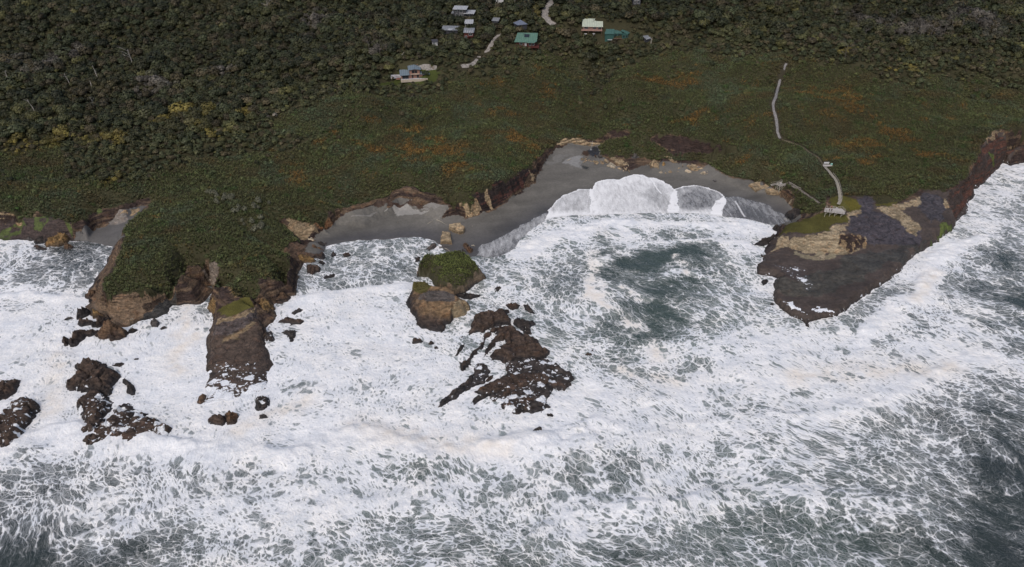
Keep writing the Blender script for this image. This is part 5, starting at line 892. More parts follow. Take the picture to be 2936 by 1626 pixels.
def scatter(name, P, rot, scl, tint, protos, label, cat, parent=None, tilt=.12):
    col = bpy.data.collections.new(name+"_sources")
    for o in protos: col.objects.link(o)
    n = len(P); me = bpy.data.meshes.new(name); me.vertices.add(n); me.vertices.foreach_set("co", np.asarray(P, np.float32).ravel())
    r3 = np.stack([RNG.normal(0, tilt, n), RNG.normal(0, tilt, n), rot], 1).astype(np.float32); s3 = np.stack([scl, scl, scl*RNG.uniform(.8, 1.2, n)], 1).astype(np.float32)
    for nm, a in (('rot', r3), ('scl', s3)): me.attributes.new(nm, 'FLOAT_VECTOR', 'POINT').data.foreach_set("vector", a.ravel())
    me.attributes.new('tint', 'FLOAT_COLOR', 'POINT').data.foreach_set("color", np.concatenate([tint, np.ones((n, 1))], 1).astype(np.float32).ravel())
    me.attributes.new('pick', 'INT', 'POINT').data.foreach_set("value", RNG.integers(0, len(protos), n).astype(np.int32))
    o = link(name, me, parent=parent, label=label, cat=None if parent else cat, kind='stuff')
    g = bpy.data.node_groups.new(name, 'GeometryNodeTree'); g.interface.new_socket(name="Geometry", in_out='INPUT', socket_type='NodeSocketGeometry'); g.interface.new_socket(name="Geometry", in_out='OUTPUT', socket_type='NodeSocketGeometry')
    N = g.nodes.new; gi, go = N('NodeGroupInput'), N('NodeGroupOutput'); ip = N('GeometryNodeInstanceOnPoints'); ci = N('GeometryNodeCollectionInfo'); ci.inputs['Collection'].default_value = col; ci.inputs['Separate Children'].default_value = True; ci.inputs['Reset Children'].default_value = True
    ip.inputs['Pick Instance'].default_value = True
    def at_(nm, ty): q = N('GeometryNodeInputNamedAttribute'); q.data_type = ty; q.inputs['Name'].default_value = nm; return q.outputs[0]
    e2r = N('FunctionNodeEulerToRotation'); k = g.links.new
    k(gi.outputs[0], ip.inputs['Points']); k(ci.outputs[0], ip.inputs['Instance']); k(at_('pick', 'INT'), ip.inputs['Instance Index']); k(at_('rot', 'FLOAT_VECTOR'), e2r.inputs[0]); k(e2r.outputs[0], ip.inputs['Rotation']); k(at_('scl', 'FLOAT_VECTOR'), ip.inputs['Scale']); k(ip.outputs[0], go.inputs[0])
    md = o.modifiers.new(name, 'NODES'); md.node_group = g; return o
def project(x, y, z):
    dz = z-CAMH; f = y*CP-dz*SP; up = y*SP+dz*CP; return 1468+FPX*x/f, 813-FPX*up/f
def inview(x, y, z, m=260):
    u, v = project(x, y, z); return (u > -m) & (u < 2936+m) & (v > -m) & (v < 1626+m)
def jitter(x0, x1, y0, y1, st, j=.48):
    gx, gy = np.meshgrid(np.arange(x0, x1, st), np.arange(y0, y1, st)); gx = gx+(np.arange(gx.shape[0]) % 2)[:, None]*st/2
    return (gx+RNG.uniform(-j, j, gx.shape)*st).ravel(), (gy+RNG.uniform(-j, j, gy.shape)*st).ravel()
def block_limit(x, y, z, targets, rad):
    """the greatest height a plant at x,y may have and still leave the targets in sight"""
    lim = np.full(len(x), 99.0)
    for tx, ty, tz, tr in targets:
        ux, uy = tx/math.hypot(tx, ty), ty/math.hypot(tx, ty); al = x*ux+y*uy; pe = np.abs(-x*uy+y*ux); D_ = math.hypot(tx, ty)
        m = (al < D_+tr*.4) & (al > D_-40) & (pe < rad*.7+tr); lim[m] = np.minimum(lim[m], (CAMH+(tz-CAMH)*al[m]/D_)-z[m])
    return lim
# what stays clear
HOUSES = dict(cream=(1697, 100), green=(1508, 134), teal=(1766, 117), grey=(1190, 226), darkwall=(1330, 50), red=(1344, 112), flat=(1290, 99), shelter=(1345, 78), white=(1432, 9), hip=(1492, 82), little=(1420, 72), shed=(1248, 131), far=(1825, 14), nook=(1857, 124))
HP = {k: onland([v[0]], [v[1]])[0] for k, v in HOUSES.items()}
tg = []
for k, p in HP.items():
    r = {'cream': 8, 'green': 9, 'teal': 11, 'grey': 13, 'darkwall': 9}.get(k, 4); hh = {'cream': 1.8, 'green': 1.8, 'grey': 0, 'teal': 1.5, 'darkwall': 2.2, 'flat': 3.0, 'shelter': 2.2, 'red': 2.2, 'shed': 1.6, 'hip': 2.2, 'little': 1.6, 'nook': 1.8, 'far': 1.5, 'white': 1}.get(k, 1.2)
    for q in np.linspace(-.8, .8, 5): tg.append((p[0]+q*r, p[1]-2, p[2]+hh, r/4))
tgl = tg+[(a, b, float(HF(a, b))+.2, 1.6) for P in (ROAD,) for (a0, b0), (a1_, b1) in zip(P[:-1], P[1:]) for a, b in ((a0+(a1_-a0)*q, b0+(b1-b0)*q) for q in (0, .33, .66))]
tgl += [(a, b, float(HF(a, b))+1.2, 1.0) for a, b in TRACK[5:]]
lawn_c = [(a, b, float(HF(a, b)), 3.0) for a, b in L("1100,244 1125,238 1150,238 1200,238 1240,230 1256,214 1140,222")]
tgl += lawn_c
ptg = [(a, b, float(HF(a, b))+.1, 1.3) for P in (PATH,) for (a0, b0), (a1_, b1) in zip(P[:-1], P[1:]) for a, b in ((a0+(a1_-a0)*q, b0+(b1-b0)*q) for q in (0, .33, .66))]
stg = [(a, b, float(HF(a, b))+.1, .9) for a, b in TRAIL+LTRAIL]+[(a, b, float(HF(a, b))+.2, 1.5) for a, b in L("2361,476 2368,485 2375,492 2384,503 2393,514 2399,526 2403,539 2406,553 2408,567 2408,580 2403,592 2372,477 2384,475 2262,528 2240,535 2215,530")]
roadd = lambda x, y: np.minimum.reduce([dline(x, y, ROAD)-3.2, dline(x, y, TRACK)-2.2])
BUSH_LINE = L("-260,430 100,455 220,470 330,492 430,500 520,470 600,420 680,410 760,400 860,400 880,380 810,345 800,320 880,290 980,275 1060,256 1130,262 1200,262 1262,240 1310,215 1400,190 1460,165 1530,150 1590,150 1630,190 1650,240 1668,290 1700,300 1712,260 1740,220 1790,200 1880,172 2000,168 2150,166 2260,172 2330,160 2430,172 2500,205 2590,222 2700,215 2830,235 3200,245")
FOREST = BUSH_LINE+[(1200, 1200), (-1200, 1200)]
def forest(x, y): wx, wy = warp(x, y, 15, 26, 601); return inpoly(wx, wy, FOREST)
veg_u = lambda x, y: inpoly(*warp(x, y, .5, 2, 603), VEG_MAIN) | inpoly(x, y, VEG_TERR[0]) | inpoly(x, y, VEG_TERR[1])
LAWN = holes[0]
def spots(s, x, y):
    r = np.zeros(len(x))
    for u, v, ru, rv in pts(s):
        c = onland([u], [v])[0]; e1 = onland([u+ru], [v])[0]; e2 = onland([u], [v-rv])[0]; a = max(abs(e1[0]-c[0]), 2); b = max(math.hypot(e2[0]-c[0], e2[1]-c[1]), 2)
        r = np.maximum(r, np.exp(-((x-c[0])/a)**2-((y-c[1])/b)**2))
    return r
ORANGE = "1190,420,75,45 1180,370,60,25 1280,430,60,30 1080,440,60,20 1060,345,40,15 1420,230,60,20 1540,205,30,15 1560,270,40,20 1440,330,40,20 1480,400,40,25 1530,420,30,20 1320,480,40,20 2410,260,60,22 2440,300,70,25 2330,270,40,20 2390,330,40,20 2430,410,60,20 2500,410,40,15 2460,460,60,20 2200,330,50,20 2000,330,70,15 1960,240,60,20 1870,230,50,15 2130,460,25,12 2240,500,25,12 2170,240,20,20 2720,330,50,30 2650,440,50,30 2560,380,50,30 940,400,40,20 860,500,40,20"
YEL = "260,400,60,25 330,410,50,20 170,410,60,20 540,330,60,25 560,370,50,20 480,350,40,20 60,430,60,30 620,390,40,20 320,520,25,20 2560,205,40,10 2620,200,40,10 2420,150,40,15 1560,45,30,15 700,320,40,20"
GREY = "2660,90,110,28 2560,90,60,40 130,190,60,25 220,160,40,20 60,180,60,30 640,210,50,20 480,260,50,20 780,340,20,12 420,250,60,30 2800,60,60,30 900,60,60,30 2450,60,40,30 1080,150,25,10"
def leaf_tint(x, y, kind):
    n = len(x); big = fbm(x/45, y/30, 611, 3); md = fbm(x/11, y/8, 613, 3); rn = RNG.random(n)
    if kind == 'flax':
        C = np.outer(1-.0*rn, (.094, .104, .042)); k = sstep(-.1, .8, md+.4*big)[:, None]; C = C*(1-k)+np.array([.085, .104, .058])*k
        k = sstep(.1, .9, fbm(x/18, y/9, 615, 4))[:, None]; C = C*(1-k)+np.array([.098, .078, .036])*k
        k = sstep(.45, 1.0, fbm(x/7, y/5, 617, 3))[:, None]; C = C*(1-k)+np.array([.06, .095, .03])*k
        o = spots(ORANGE, x, y); k = (sstep(.35, .85, o*.72+.62*fbm(x/7, y/4.5, 619, 4)+.35*(rn-.5)))[:, None]; C = C*(1-k)+np.array([.19, .11, .034])*k
        k = (sstep(.3, .9, spots(YEL, x, y)+.4*fbm(x/6, y/4, 620, 3)-.1))[:, None]*.7; C = C*(1-k)+np.array([.17, .135, .035])*k
    else:
        C = np.outer(np.ones(n), (.052, .054, .023)); k = (rn > .62)[:, None]*.8; C = C*(1-k)+np.array([.038, .046, .022])*k; k = (rn < .16)[:, None]*.8; C = C*(1-k)+np.array([.07, .056, .032])*k
        k = ((rn > .5) & (rn < .56))[:, None]*.8; C = C*(1-k)+np.array([.09, .086, .03])*k
        k = (sstep(.3, .9, spots(YEL, x, y)+.35*fbm(x/8, y/6, 622, 3)))[:, None]*.8*(rn > .3)[:, None]; C = C*(1-k)+np.array([.17, .135, .032])*k
        k = (sstep(.35, .9, spots(GREY, x, y)+.35*fbm(x/9, y/6, 623, 3)))[:, None]*.8*(rn > .25)[:, None]; C = C*(1-k)+np.array([.115, .1, .088])*k
        k = (sstep(.5, 1.2, fbm(x/30, y/20, 625, 3)))[:, None]*.5; C = C*(1-k)+np.array([.085, .066, .036])*k
    return (1.02 if kind == 'flax' else .82*(1+.35*sstep(60, 0, dline(x, y, BUSH_LINE)))[:, None])*C*((.72+.56*RNG.random(n)) if kind == 'flax' else (.55+.95*RNG.random(n)**1.3))[:, None]*(1+.16*big)[:, None]
tufts = [proto(tuft_mesh("flax_tuft", 10+i, 18, 1.35+.12*i, .085, .8), M_LEAF) for i in range(4)]
bushes = [proto(crown_mesh("low_bush", 30+i, 1.1, 1.5, 60, .27), M_LEAF) for i in range(3)]
crowns = [crown_mesh("crown", 50+i, 2.6+.3*(i % 3), 3.4+.5*(i % 2), 420, .27+.03*i, .42) for i in range(5)]
cprot = [proto(c.copy(), M_LEAF) for c in crowns]
TERR_CLIFF = S("1740,360,13 2130,420,13 2120,450,9 1920,445,7.5 1740,405,7.5")
# flax and fern cover
def cover(x, y, kind_mask, hmax, tg_, r, parent=None):
    z = HF(x, y); s = np.hypot(HF(x+1, y)-HF(x-1, y), HF(x, y+1)-HF(x, y-1))/2
    m = veg_u(x, y) & kind_mask(x, y) & inview(x, y, z) & (s < np.where(inpoly(x, y, TERR_CLIFF), .95, 2.4)) & (z > 1.8) & ~inpoly(x, y, LAWN)
    return x[m], y[m], z[m]
x, y = jitter(-470, 500, 196, 560, .98); x, y, z = cover(x, y, lambda a, b: ~forest(a, b), 1.6, None, .7)
keep = (dline(x, y, PATH) > 1.5) & (dline(x, y, TRAIL) > .8) & (dline(x, y, LTRAIL) > .9) & (roadd(x, y) > 0)
STAIR = L("2361,476 2368,485 2375,492 2384,503 2393,514 2399,526 2403,539 2406,553 2408,567 2408,580 2403,592"); keep &= (dline(x, y, STAIR) > 1.5)
mossy = np.zeros(len(x), bool)
for P in MOSS: mossy |= inpoly(x, y, P)
x, y, z = x[keep & ~mossy], y[keep & ~mossy], z[keep & ~mossy]
near_edge = RNG.uniform(.5, 1.0, len(x)); lim = block_limit(x, y, z, ptg+stg, .6); sc_ = np.minimum(near_edge, np.maximum(lim, .05)/1.5); k = sc_ > .16
x, y, z, sc_ = x[k], y[k], z[k], sc_[k]; isb = (RNG.random(len(x)) < .025+.16*sstep(.1, .7, fbm(x/12, y/9, 631, 3))) & (sc_ > .5)
print("flax", (~isb).sum(), "bush", isb.sum())
tn = leaf_tint(x, y, 'flax'); f = ~isb
scatter("flax_and_fern_cover", np.stack([x, y, z-.1], 1)[f], RNG.uniform(0, 6.28, f.sum()), sc_[f], tn[f], tufts, "grey-green flax with orange fern patches covering the slope above the cliffs", "ground cover", tilt=.18)
scatter("low_bushes", np.stack([x, y, z-.1], 1)[isb], RNG.uniform(0, 6.28, isb.sum()), sc_[isb]*RNG.uniform(.8, 1.35, isb.sum()), tn[isb]*np.array([.8, .85, .75]), bushes, "low dark green bushes mixed through the flax slope", "bushes")
# grass on the two stacks and on the platform's mossy banks
def on_stack(F_, P, root, zmin, tint, st=.62, nm="grass_cover", sc0=.42):
    x0, x1, y0, y1 = P[:, 0].min(), P[:, 0].max(), P[:, 1].min(), P[:, 1].max(); x, y = jitter(x0, x1, y0, y1, st); z = F_(x, y); m = inpoly(*warp(x, y, .5, 2, 77), P) & (z > zmin); x, y, z = x[m], y[m], z[m]; n = len(x)
    T_ = np.outer(RNG.uniform(.7, 1.3, n), tint)*(1+.35*fbm(x/3, y/3, 79, 3))[:, None]; loc = np.array(root.location) if root else 0
    scatter(nm, np.stack([x, y, z-.05], 1)-loc, RNG.uniform(0, 6.28, n), RNG.uniform(.7, 1.2, n)*sc0, T_, [proto(tuft_mesh("grass_tuft", 90+i, 14, 1.3, .2, .9), M_LEAF) for i in range(2)], None if root else "short olive grass and moss on the banks of the rock platform and reef tongue", "grass", parent=root)
on_stack(FS1, np.array([at(a[0], a[1], a[2]) for a in q4(TOP_S1)]), S1, 3, (.1, .12, .034), sc0=.5)
on_stack(FS2, np.array([at(a[0], a[1], a[2]) for a in q4(GRN_S2)]), S2, 2, (.12, .105, .04), sc0=.34)
gx_ = []; 
for P in MOSS:
    P = np.array(P)[:, :2]; x, y = jitter(P[:, 0].min(), P[:, 0].max(), P[:, 1].min(), P[:, 1].max(), .7); m = inpoly(*warp(x, y, .5, 2, 77), P) & (dline(x, y, STAIR) > 1.3) & (fbm(x/4, y/4, 651, 3) > -.35); gx_.append(np.stack([x[m], y[m], HF(x[m], y[m])-.05], 1))
LP = np.array(LAWN); x, y = jitter(LP[:, 0].min(), LP[:, 0].max(), LP[:, 1].min(), LP[:, 1].max(), .9); m = inpoly(x, y, LP); gl = np.stack([x[m], y[m], HF(x[m], y[m])-.05], 1)
G = np.concatenate(gx_); n = len(G); grass_src = [proto(tuft_mesh("grass_tuft", 95+i, 10, 1.0, .16, .9), M_LEAF) for i in range(2)]
scatter("bank_grass", G, RNG.uniform(0, 6.28, n), RNG.uniform(.18, .34, n), np.outer(RNG.uniform(.7, 1.3, n), (.105, .095, .026)), grass_src, "short olive grass and moss on the banks of the rock platform and reef tongue", "grass")
n = len(gl); scatter("lawn_grass", gl, RNG.uniform(0, 6.28, n), RNG.uniform(.12, .25, n), np.outer(RNG.uniform(.8, 1.2, n), (.085, .11, .022)), [proto(tuft_mesh("lawn_tuft", 99, 10, 1.0, .2, .9), M_LEAF)], "mown green lawn round the blue-grey roofed brick house", "lawn")
# the forest
x, y = jitter(-560, 580, 330, 780, 3.9); z = HF(x, y); m = veg_u(x, y) & forest(x, y) & inview(x, y, z, 420) & (roadd(x, y) > .8) & ~inpoly(x, y, LAWN)
x2, y2 = jitter(-470, 480, 240, 560, 6.5); z2 = HF(x2, y2); m2 = veg_u(x2, y2) & ~forest(x2, y2) & (y2 > 250) & (inpoly(x2, y2, L("-300,420 300,440 640,400 900,380 1000,300 1500,160 1620,170 1760,300 1800,200 2300,170 2900,240 2900,300 2300,230 1860,260 1760,340 1640,320 1500,230 1000,420 700,500 560,600 300,560 -300,600")) & ((fbm(x2/25, y2/20, 641, 3) > .05) | (RNG.random(len(x2)) < .75*np.exp(-dline(x2, y2, BUSH_LINE)/14))))
x, y, z = np.concatenate([x[m], x2[m2]]), np.concatenate([y[m], y2[m2]]), np.concatenate([z[m], z2[m2]])
lim = block_limit(x, y, z, tgl+ptg, 2.6); sc_ = np.clip(np.exp(RNG.normal(-.12, .34, len(x))), .4, 1.75)*(1+.3*fbm(x/30, y/24, 643, 2)); edge_near = dline(x, y, BUSH_LINE); sc_ *= .5+.5*sstep(0, 26, np.where(forest(x, y), edge_near, 0)); sc_ = np.minimum(sc_, np.maximum(lim, .1)/4.3)
hd = np.ones(len(x))
for k_, p in HP.items(): w_ = {'cream': 9.5, 'green': 10.5, 'teal': 11, 'grey': 13, 'darkwall': 10.5}.get(k_, 5); hd[(np.abs(x-p[0]) < w_) & (y > p[1]-3) & (y < p[1]+(10.5 if w_ > 5 else 7))] = 0
k = (sc_ > .22) & (hd > 0); x, y, z, sc_ = x[k], y[k], z[k], sc_[k]; tn = leaf_tint(x, y, 'tree'); n = len(x)
u, v = project(x, y, z+2); vis = (u > 4) & (u < 2932) & (v > 4) & (v < 1600); dist = np.sqrt(x*x+y*y+(CAMH-z)**2)/np.maximum(sc_, .1); order = np.argsort(np.where(vis, dist, 1e9))[:300]
print("trees", n)
trunks = [trunk_mesh("trunk", 70+i) for i in range(3)]
for t_ in trunks: t_.materials.append(M_BARK)
for c in crowns: c.materials.append(M_LEAF1)
for i in order:
    r = link("tree", None, label="rounded dark green bush-like tree at the lower edge of the forest", cat="tree", group="trees along the lower edge of the forest", loc=(x[i], y[i], z[i]), rot=(0, 0, RNG.uniform(0, 6.28)))
    s = float(sc_[i]); r.scale = (s, s, s); c = link("crown", crowns[i % 5], parent=r); c.color = (*[float(q) for q in tn[i]], 1); link("trunk", trunks[i % 3], parent=r)
rest = np.ones(n, bool); rest[order] = False
scatter("forest", np.stack([x, y, z], 1)[rest], RNG.uniform(0, 6.28, rest.sum()), sc_[rest], tn[rest], cprot, "dense dark coastal forest covering the hill behind the houses", "forest")
xb, yb = jitter(-560, 580, 330, 760, 3.6); zb = HF(xb, yb); m = veg_u(xb, yb) & forest(xb, yb) & inview(xb, yb, zb, 420) & ~inpoly(xb, yb, LAWN) & (roadd(xb, yb) > -.3)
for k_, p in HP.items(): w_ = {'cream': 8, 'green': 9, 'teal': 10.5, 'grey': 10, 'darkwall': 10}.get(k_, 3.5); m &= ~((np.abs(xb-p[0]) < w_) & (yb > p[1]-1.5) & (yb < p[1]+8.5))
xb, yb, zb = xb[m], yb[m], zb[m]; lim = block_limit(xb, yb, zb, tgl+ptg, 1.0); sb = np.minimum(RNG.uniform(.9, 1.9, len(xb)), np.maximum(lim, .1)/1.6); k = sb > .2
scatter("forest_underbrush", np.stack([xb, yb, zb], 1)[k], RNG.uniform(0, 6.28, k.sum()), sb[k], leaf_tint(xb[k], yb[k], 'tree'), bushes, "dark underbrush filling the gaps between the forest trees", "underbrush")
# pale rosette shrubs in the headland's hollow
ros = crown_mesh("shrub_leaves", 120, 1.15, 1.7, 110, .2, .5); ros.materials.append(M_LEAF1)
for i in range(40):
    u_, v_ = random.choice([(612, 562, 22, 14), (650, 568, 18, 14), (690, 610, 18, 22), (712, 640, 14, 18), (735, 655, 8, 8), (740, 590, 14, 6)])[:4][:2], 0
    cu, cv = u_; p = onland([cu+random.gauss(0, 13)], [cv+random.gauss(0, 9)])[0]
    r = link("shrub", None, label="pale grey-green shrub on bare twisted stems in the hollow behind the headland", cat="shrub", group="pale shrubs in the headland's hollow", loc=tuple(p), rot=(0, 0, random.random()*6))
    s = random.uniform(.9, 1.6); r.scale = (s, s, s*1.1); c = link("foliage", ros, parent=r); g_ = random.uniform(.8, 1.25); c.color = (.12*g_, .12*g_, .08*g_, 1); link("stem", trunks[i % 3], parent=r).scale = (.45, .45, .6)
# dead trees
def bare_tree(u, v, h, label, mat, seed, lean=(0, 0), spread=.8, n=7, group=None, thick=1.0, base_z=0.0):
    rg = random.Random(seed); p = onland([u], [v])[0]; r = link("dead_tree", None, label=label, cat="dead tree", group=group, loc=(p[0], p[1], p[2]-.3+base_z)); V = []; F = []
    top = Vector((lean[0], lean[1], h)); mid = Vector((lean[0]*.3, lean[1]*.3, h*.5)); cone(V, F, (0, 0, 0), mid, .2*thick, .14*thick); cone(V, F, mid, top, .14*thick, .04*thick); link("trunk", mesh("trunk", V, F), mat, parent=r)
    for i in range(n):
        V = []; F = []; q = rg.uniform(.35, .95); s_ = mid*(q*2) if q < .5 else mid+(top-mid)*(q*2-1); a = rg.uniform(0, 6.28); l = h*rg.uniform(.25, .5)*spread; e_ = s_+Vector((math.cos(a)*l, math.sin(a)*l, l*rg.uniform(.3, 1.0))); cone(V, F, s_, e_, .08*thick, .03*thick, 4)
        for j in range(4):
            s2 = s_.lerp(e_, rg.uniform(.4, 1)); a2 = a+rg.uniform(-1, 1); l2 = l*rg.uniform(.3, .6); cone(V, F, s2, s2+Vector((math.cos(a2)*l2, math.sin(a2)*l2, l2*rg.uniform(.2, 1))), .045*thick, .015*thick, 3)
        link("branch", mesh("branch", V, F), mat, parent=r)
for a in [(383, 192, 10, "large bleached dead tree with forked branches in the upper left forest", (-1, 0), 1.3, 6, 1.5), (281, 228, 8, "tall bare white trunk standing just below the large forked dead tree", (-.8, 0), .3, 2, 1.5), (26, 236, 6, "short double white trunk near the left edge of the forest", (0, 0), .4, 3, 1.5), (202, 247, 6, "bent grey dead tree left of the tall bare white trunk", (-1.5, 0), .7, 3, 1.1),
          (264, 252, 3.5, "short white stump below the tall bare white trunk", (0, 0), .2, 1, 1.3), (105, 332, 8, "leaning white dead trunk with a fork in the yellowish bush at left", (-2.2, 0), .4, 3, 1.4), (272, 316, 5, "small grey dead tree with a sideways branch in the yellowish bush", (0, 0), .9, 3, 1.0), (681, 210, 4, "small white snag in the middle left forest", (0, 0), .6, 3, 1.2),
          (765, 88, 3, "little white stub of a trunk in the upper middle left forest", (0, 0), .2, 1, 1.2), (795, 20, 7, "thin white trunk touching the top edge of the photo", (-.5, 0), .3, 2, 1.1), (770, 40, 9, "pale grey bare tree at the top edge, left of centre", (0, 0), 1, 7, 1.0), (1150, 172, 4, "white fallen branch above the lawn of the brick house", (2.5, 0), .3, 2, 1.4), (1866, 130, 4, "forked white dead trunk right of the teal-roofed house", (0, 0), .5, 3, 1.4), (1476, 22, 8, "thin pale trunk in the trees right of the white house at the top", (0, 0), .3, 2, .9)]:
    bare_tree(a[0], a[1], a[2], a[3], M_DEAD, a[0], a[4], a[5], a[6], thick=a[7]*1.15, base_z=1.5)
for i, (u_, v_) in enumerate([(2580, 108), (2602, 112), (2622, 96), (2646, 104), (2668, 108), (2690, 92), (2706, 100), (2725, 88), (2752, 92), (2790, 90), (2545, 98), (2560, 70), (2635, 118), (2660, 80), (2390, 60), (2480, 110), (1060, 158), (1090, 162), (1110, 158), (2420, 175)]):
    right = u_ > 2000; bare_tree(u_, v_, 7+(i*37 % 5), "leafless grey tree in the pale patch of the upper right forest" if right and u_ > 2500 else ("leafless grey tree standing at the forest edge above the walking track" if right else "leafless grey tree behind the lawn of the brick house"), M_TWIG, 300+i, ((i % 3)-1, 0), 1.1, 9, thick=.9, base_z=.8,
              group="grey leafless trees in the upper right forest" if right and u_ > 2500 else ("grey leafless trees above the walking track" if right else "grey leafless trees behind the brick house"))
# ------------------------------------------------------------------ tracks and the drive
def ribbon(name, P, wd, mat, dz=.08, jag=.25):
    pl_ = []; 
    for (a0, b0), (a1_, b1) in zip(P[:-1], P[1:]):
        n = max(1, int(math.hypot(a1_-a0, b1-b0)/.7))
        for i in range(n): pl_.append((a0+(a1_-a0)*i/n, b0+(b1-b0)*i/n))
    A_ = np.array(pl_); 
    for _ in range(8): A_[1:-1] = (A_[:-2]+A_[1:-1]*2+A_[2:])/4
    d = np.gradient(A_, axis=0); d /= np.linalg.norm(d, axis=1)[:, None]; nrm = np.stack([-d[:, 1], d[:, 0]], 1); s = np.arange(len(A_)); V = []
    for k, o in enumerate(np.linspace(-1, 1, 5)):
        ww = wd*(1+jag*vnoise(s*.35, s*0+k, 701+int(o > 0))); q = A_+nrm*(ww*o)[:, None]; V.append(np.stack([q[:, 0], q[:, 1], HF(q[:, 0], q[:, 1])+dz+(.06 if abs(o) < .9 else -.12)], 1))
    n = len(A_); V = np.concatenate(V); F = [(k*n+i, k*n+i+1, (k+1)*n+i+1, (k+1)*n+i) for k in range(4) for i in range(n-1)]
    return link(name, mesh(name, V, np.array(F)), mat, kind='structure')
M_GRAVEL = plain("grey_gravel", (.2, .19, .185), .95, .3, 1.2); M_DIRT = plain("pale_dirt_road", (.24, .22, .2), .95, .35, .8); M_TRAIL = plain("worn_earth", (.1, .085, .055), .95, .4, 1.5)
ribbon("path", PATH, .8, M_GRAVEL, .12); ribbon("trail", TRAIL, .5, M_TRAIL, .1, .5); ribbon("trail", LTRAIL, .55, plain("grey_earth", (.16, .14, .12), .95, .4, 1.5), .1, .5)
ribbon("road", ROAD, 2.6, M_DIRT, .15, .3); ribbon("road", TRACK, 1.4, M_DIRT, .15, .3)

# ------------------------------------------------------------------ small building kit
def boxes(name, bs, mat, parent, shift=None):
    V = []; F = []
    for (x0, x1, y0, y1, z0, z1) in bs:
        o = len(V); V += [(x0, y0, z0), (x1, y0, z0), (x1, y1, z0), (x0, y1, z0), (x0, y0, z1), (x1, y0, z1), (x1, y1, z1), (x0, y1, z1)]; F += [(o+a, o+b, o+c, o+d) for a, b, c, d in ((0, 3, 2, 1), (4, 5, 6, 7), (0, 1, 5, 4), (1, 2, 6, 5), (2, 3, 7, 6), (3, 0, 4, 7))]
    return link(name, mesh(name, V, np.array(F), smooth=False), mat, parent=parent)
def slab(name, Q, th, mat, parent):
    V = [(a, b, c) for a, b, c in Q]+[(a, b, c-th) for a, b, c in Q]; n = len(Q); F = [tuple(range(n)), tuple(range(2*n-1, n-1, -1))]+[(i, n+i, n+(i+1) % n, (i+1) % n) for i in range(n)]
    return link(name, mesh(name, V, F, smooth=False), mat, parent=parent)
def bar(name, a, b, r, mat, parent, n=5):
    V = []; F = []; cone(V, F, a, b, r, r, n); F = F+[tuple(range(n))[::-1], tuple(range(n, 2*n))]
    return link(name, mesh(name, V, F, smooth=False), mat, parent=parent)
def windows(W, parent, frame, glass, y=0.0):
    for x0, x1, z0, z1 in W:
        f = boxes("window", [(x0-.12, x1+.12, y-.10, y, z0-.12, z0), (x0-.12, x1+.12, y-.10, y, z1, z1+.12), (x0-.12, x0, y-.10, y, z0, z1), (x1, x1+.12, y-.10, y, z0, z1), ((x0+x1)/2-.04, (x0+x1)/2+.04, y-.09, y, z0, z1)], frame, parent)
        boxes("pane", [(x0, x1, y-.05, y-.01, z0, z1)], glass, f)
WHITE = plain("white_paint", (.5, .5, .5), .5, .08); CREAM_R = plain("cream_roof_iron", (.46, .5, .4), .5, .08, 1, stripes=5); GRN_R = plain("green_roof_iron", (.10, .19, .145), .6, .12, 1, stripes=5); TEAL_R = plain("teal_roof_iron", (.055, .125, .11), .6, .12, 1, stripes=5); TEAL_W = plain("dark_teal_wall", (.03, .085, .075), .7, .15); BLUE_R = plain("blue_grey_roof_iron", (.17, .215, .25), .45, .08, 1, stripes=5)
BRICK = plain("pinkish_brick", (.28, .155, .12), .85, .25, 2.5); REDW = plain("dark_red_timber", (.085, .025, .02), .8, .25, 2); PINKW = plain("salmon_weatherboard", (.33, .2, .165), .8, .15, 2); DKW = plain("charcoal_wall", (.05, .05, .058), .8, .2); GLASS = plain("dark_glass", (.02, .025, .03), .08, .1, 1, spec=.6); GREY_R = plain("grey_roof_iron", (.2, .21, .225), .5, .15, 1, stripes=5); PALE_R = plain("pale_roof_iron", (.38, .39, .41), .5, .12, 1, stripes=5); DECKM = plain("weathered_decking", (.33, .29, .26), .8, .2, 2); CONC = plain("pale_paving", (.42, .41, .44), .85, .25, .7); TAN_C = plain("pale_concrete_edge", (.42, .36, .29), .85, .15); DKWOOD = plain("brown_timber", (.12, .075, .055), .85, .25, 2)
def house(key, label, yaw=0, dz=0, cat="house", name="house"):
    p = HP[key]; return link(name, None, label=label, cat=cat, loc=(p[0], p[1], p[2]+dz), rot=(0, 0, math.radians(yaw)))
# cream-roofed house on two levels
r = house('cream', "two-level house with a pale cream-green iron roof and a long salmon balcony", -4, .4)
boxes("lower_wall", [(-6.3, 6.6, .6, 8, -1.5, 2.4)], REDW, r); boxes("upper_wall", [(-6.8, 7, 0, 8.4, 2.4, 5.0)], PINKW, r)
slab("roof", [(-7.4, -1.5, 5.0), (7.6, -1.5, 5.0), (7.6, 9, 8.2), (-7.4, 9, 8.2)], .18, CREAM_R, r); boxes("gable_wall", [(-6.8, -6.6, 0, 8.3, 5, 5.1)], PINKW, r)
windows([(-5.6, -3.2, 3.1, 4.6), (.6, 2.6, 3.1, 4.6), (4.4, 6.4, 2.7, 4.6)], r, WHITE, GLASS); windows([(-4, -2.4, .4, 1.6), (2.6, 5, .1, 1.8)], r, WHITE, GLASS, .6)
b = boxes("balcony", [(-7.8, 7.2, -2.4, 0, 2.2, 2.4)], PINKW, r); boxes("railing", [(-7.8, 7.2, -2.45, -2.35, 2.4, 3.35), (-7.85, -7.75, -2.4, 0, 2.4, 3.35)], PINKW, b)
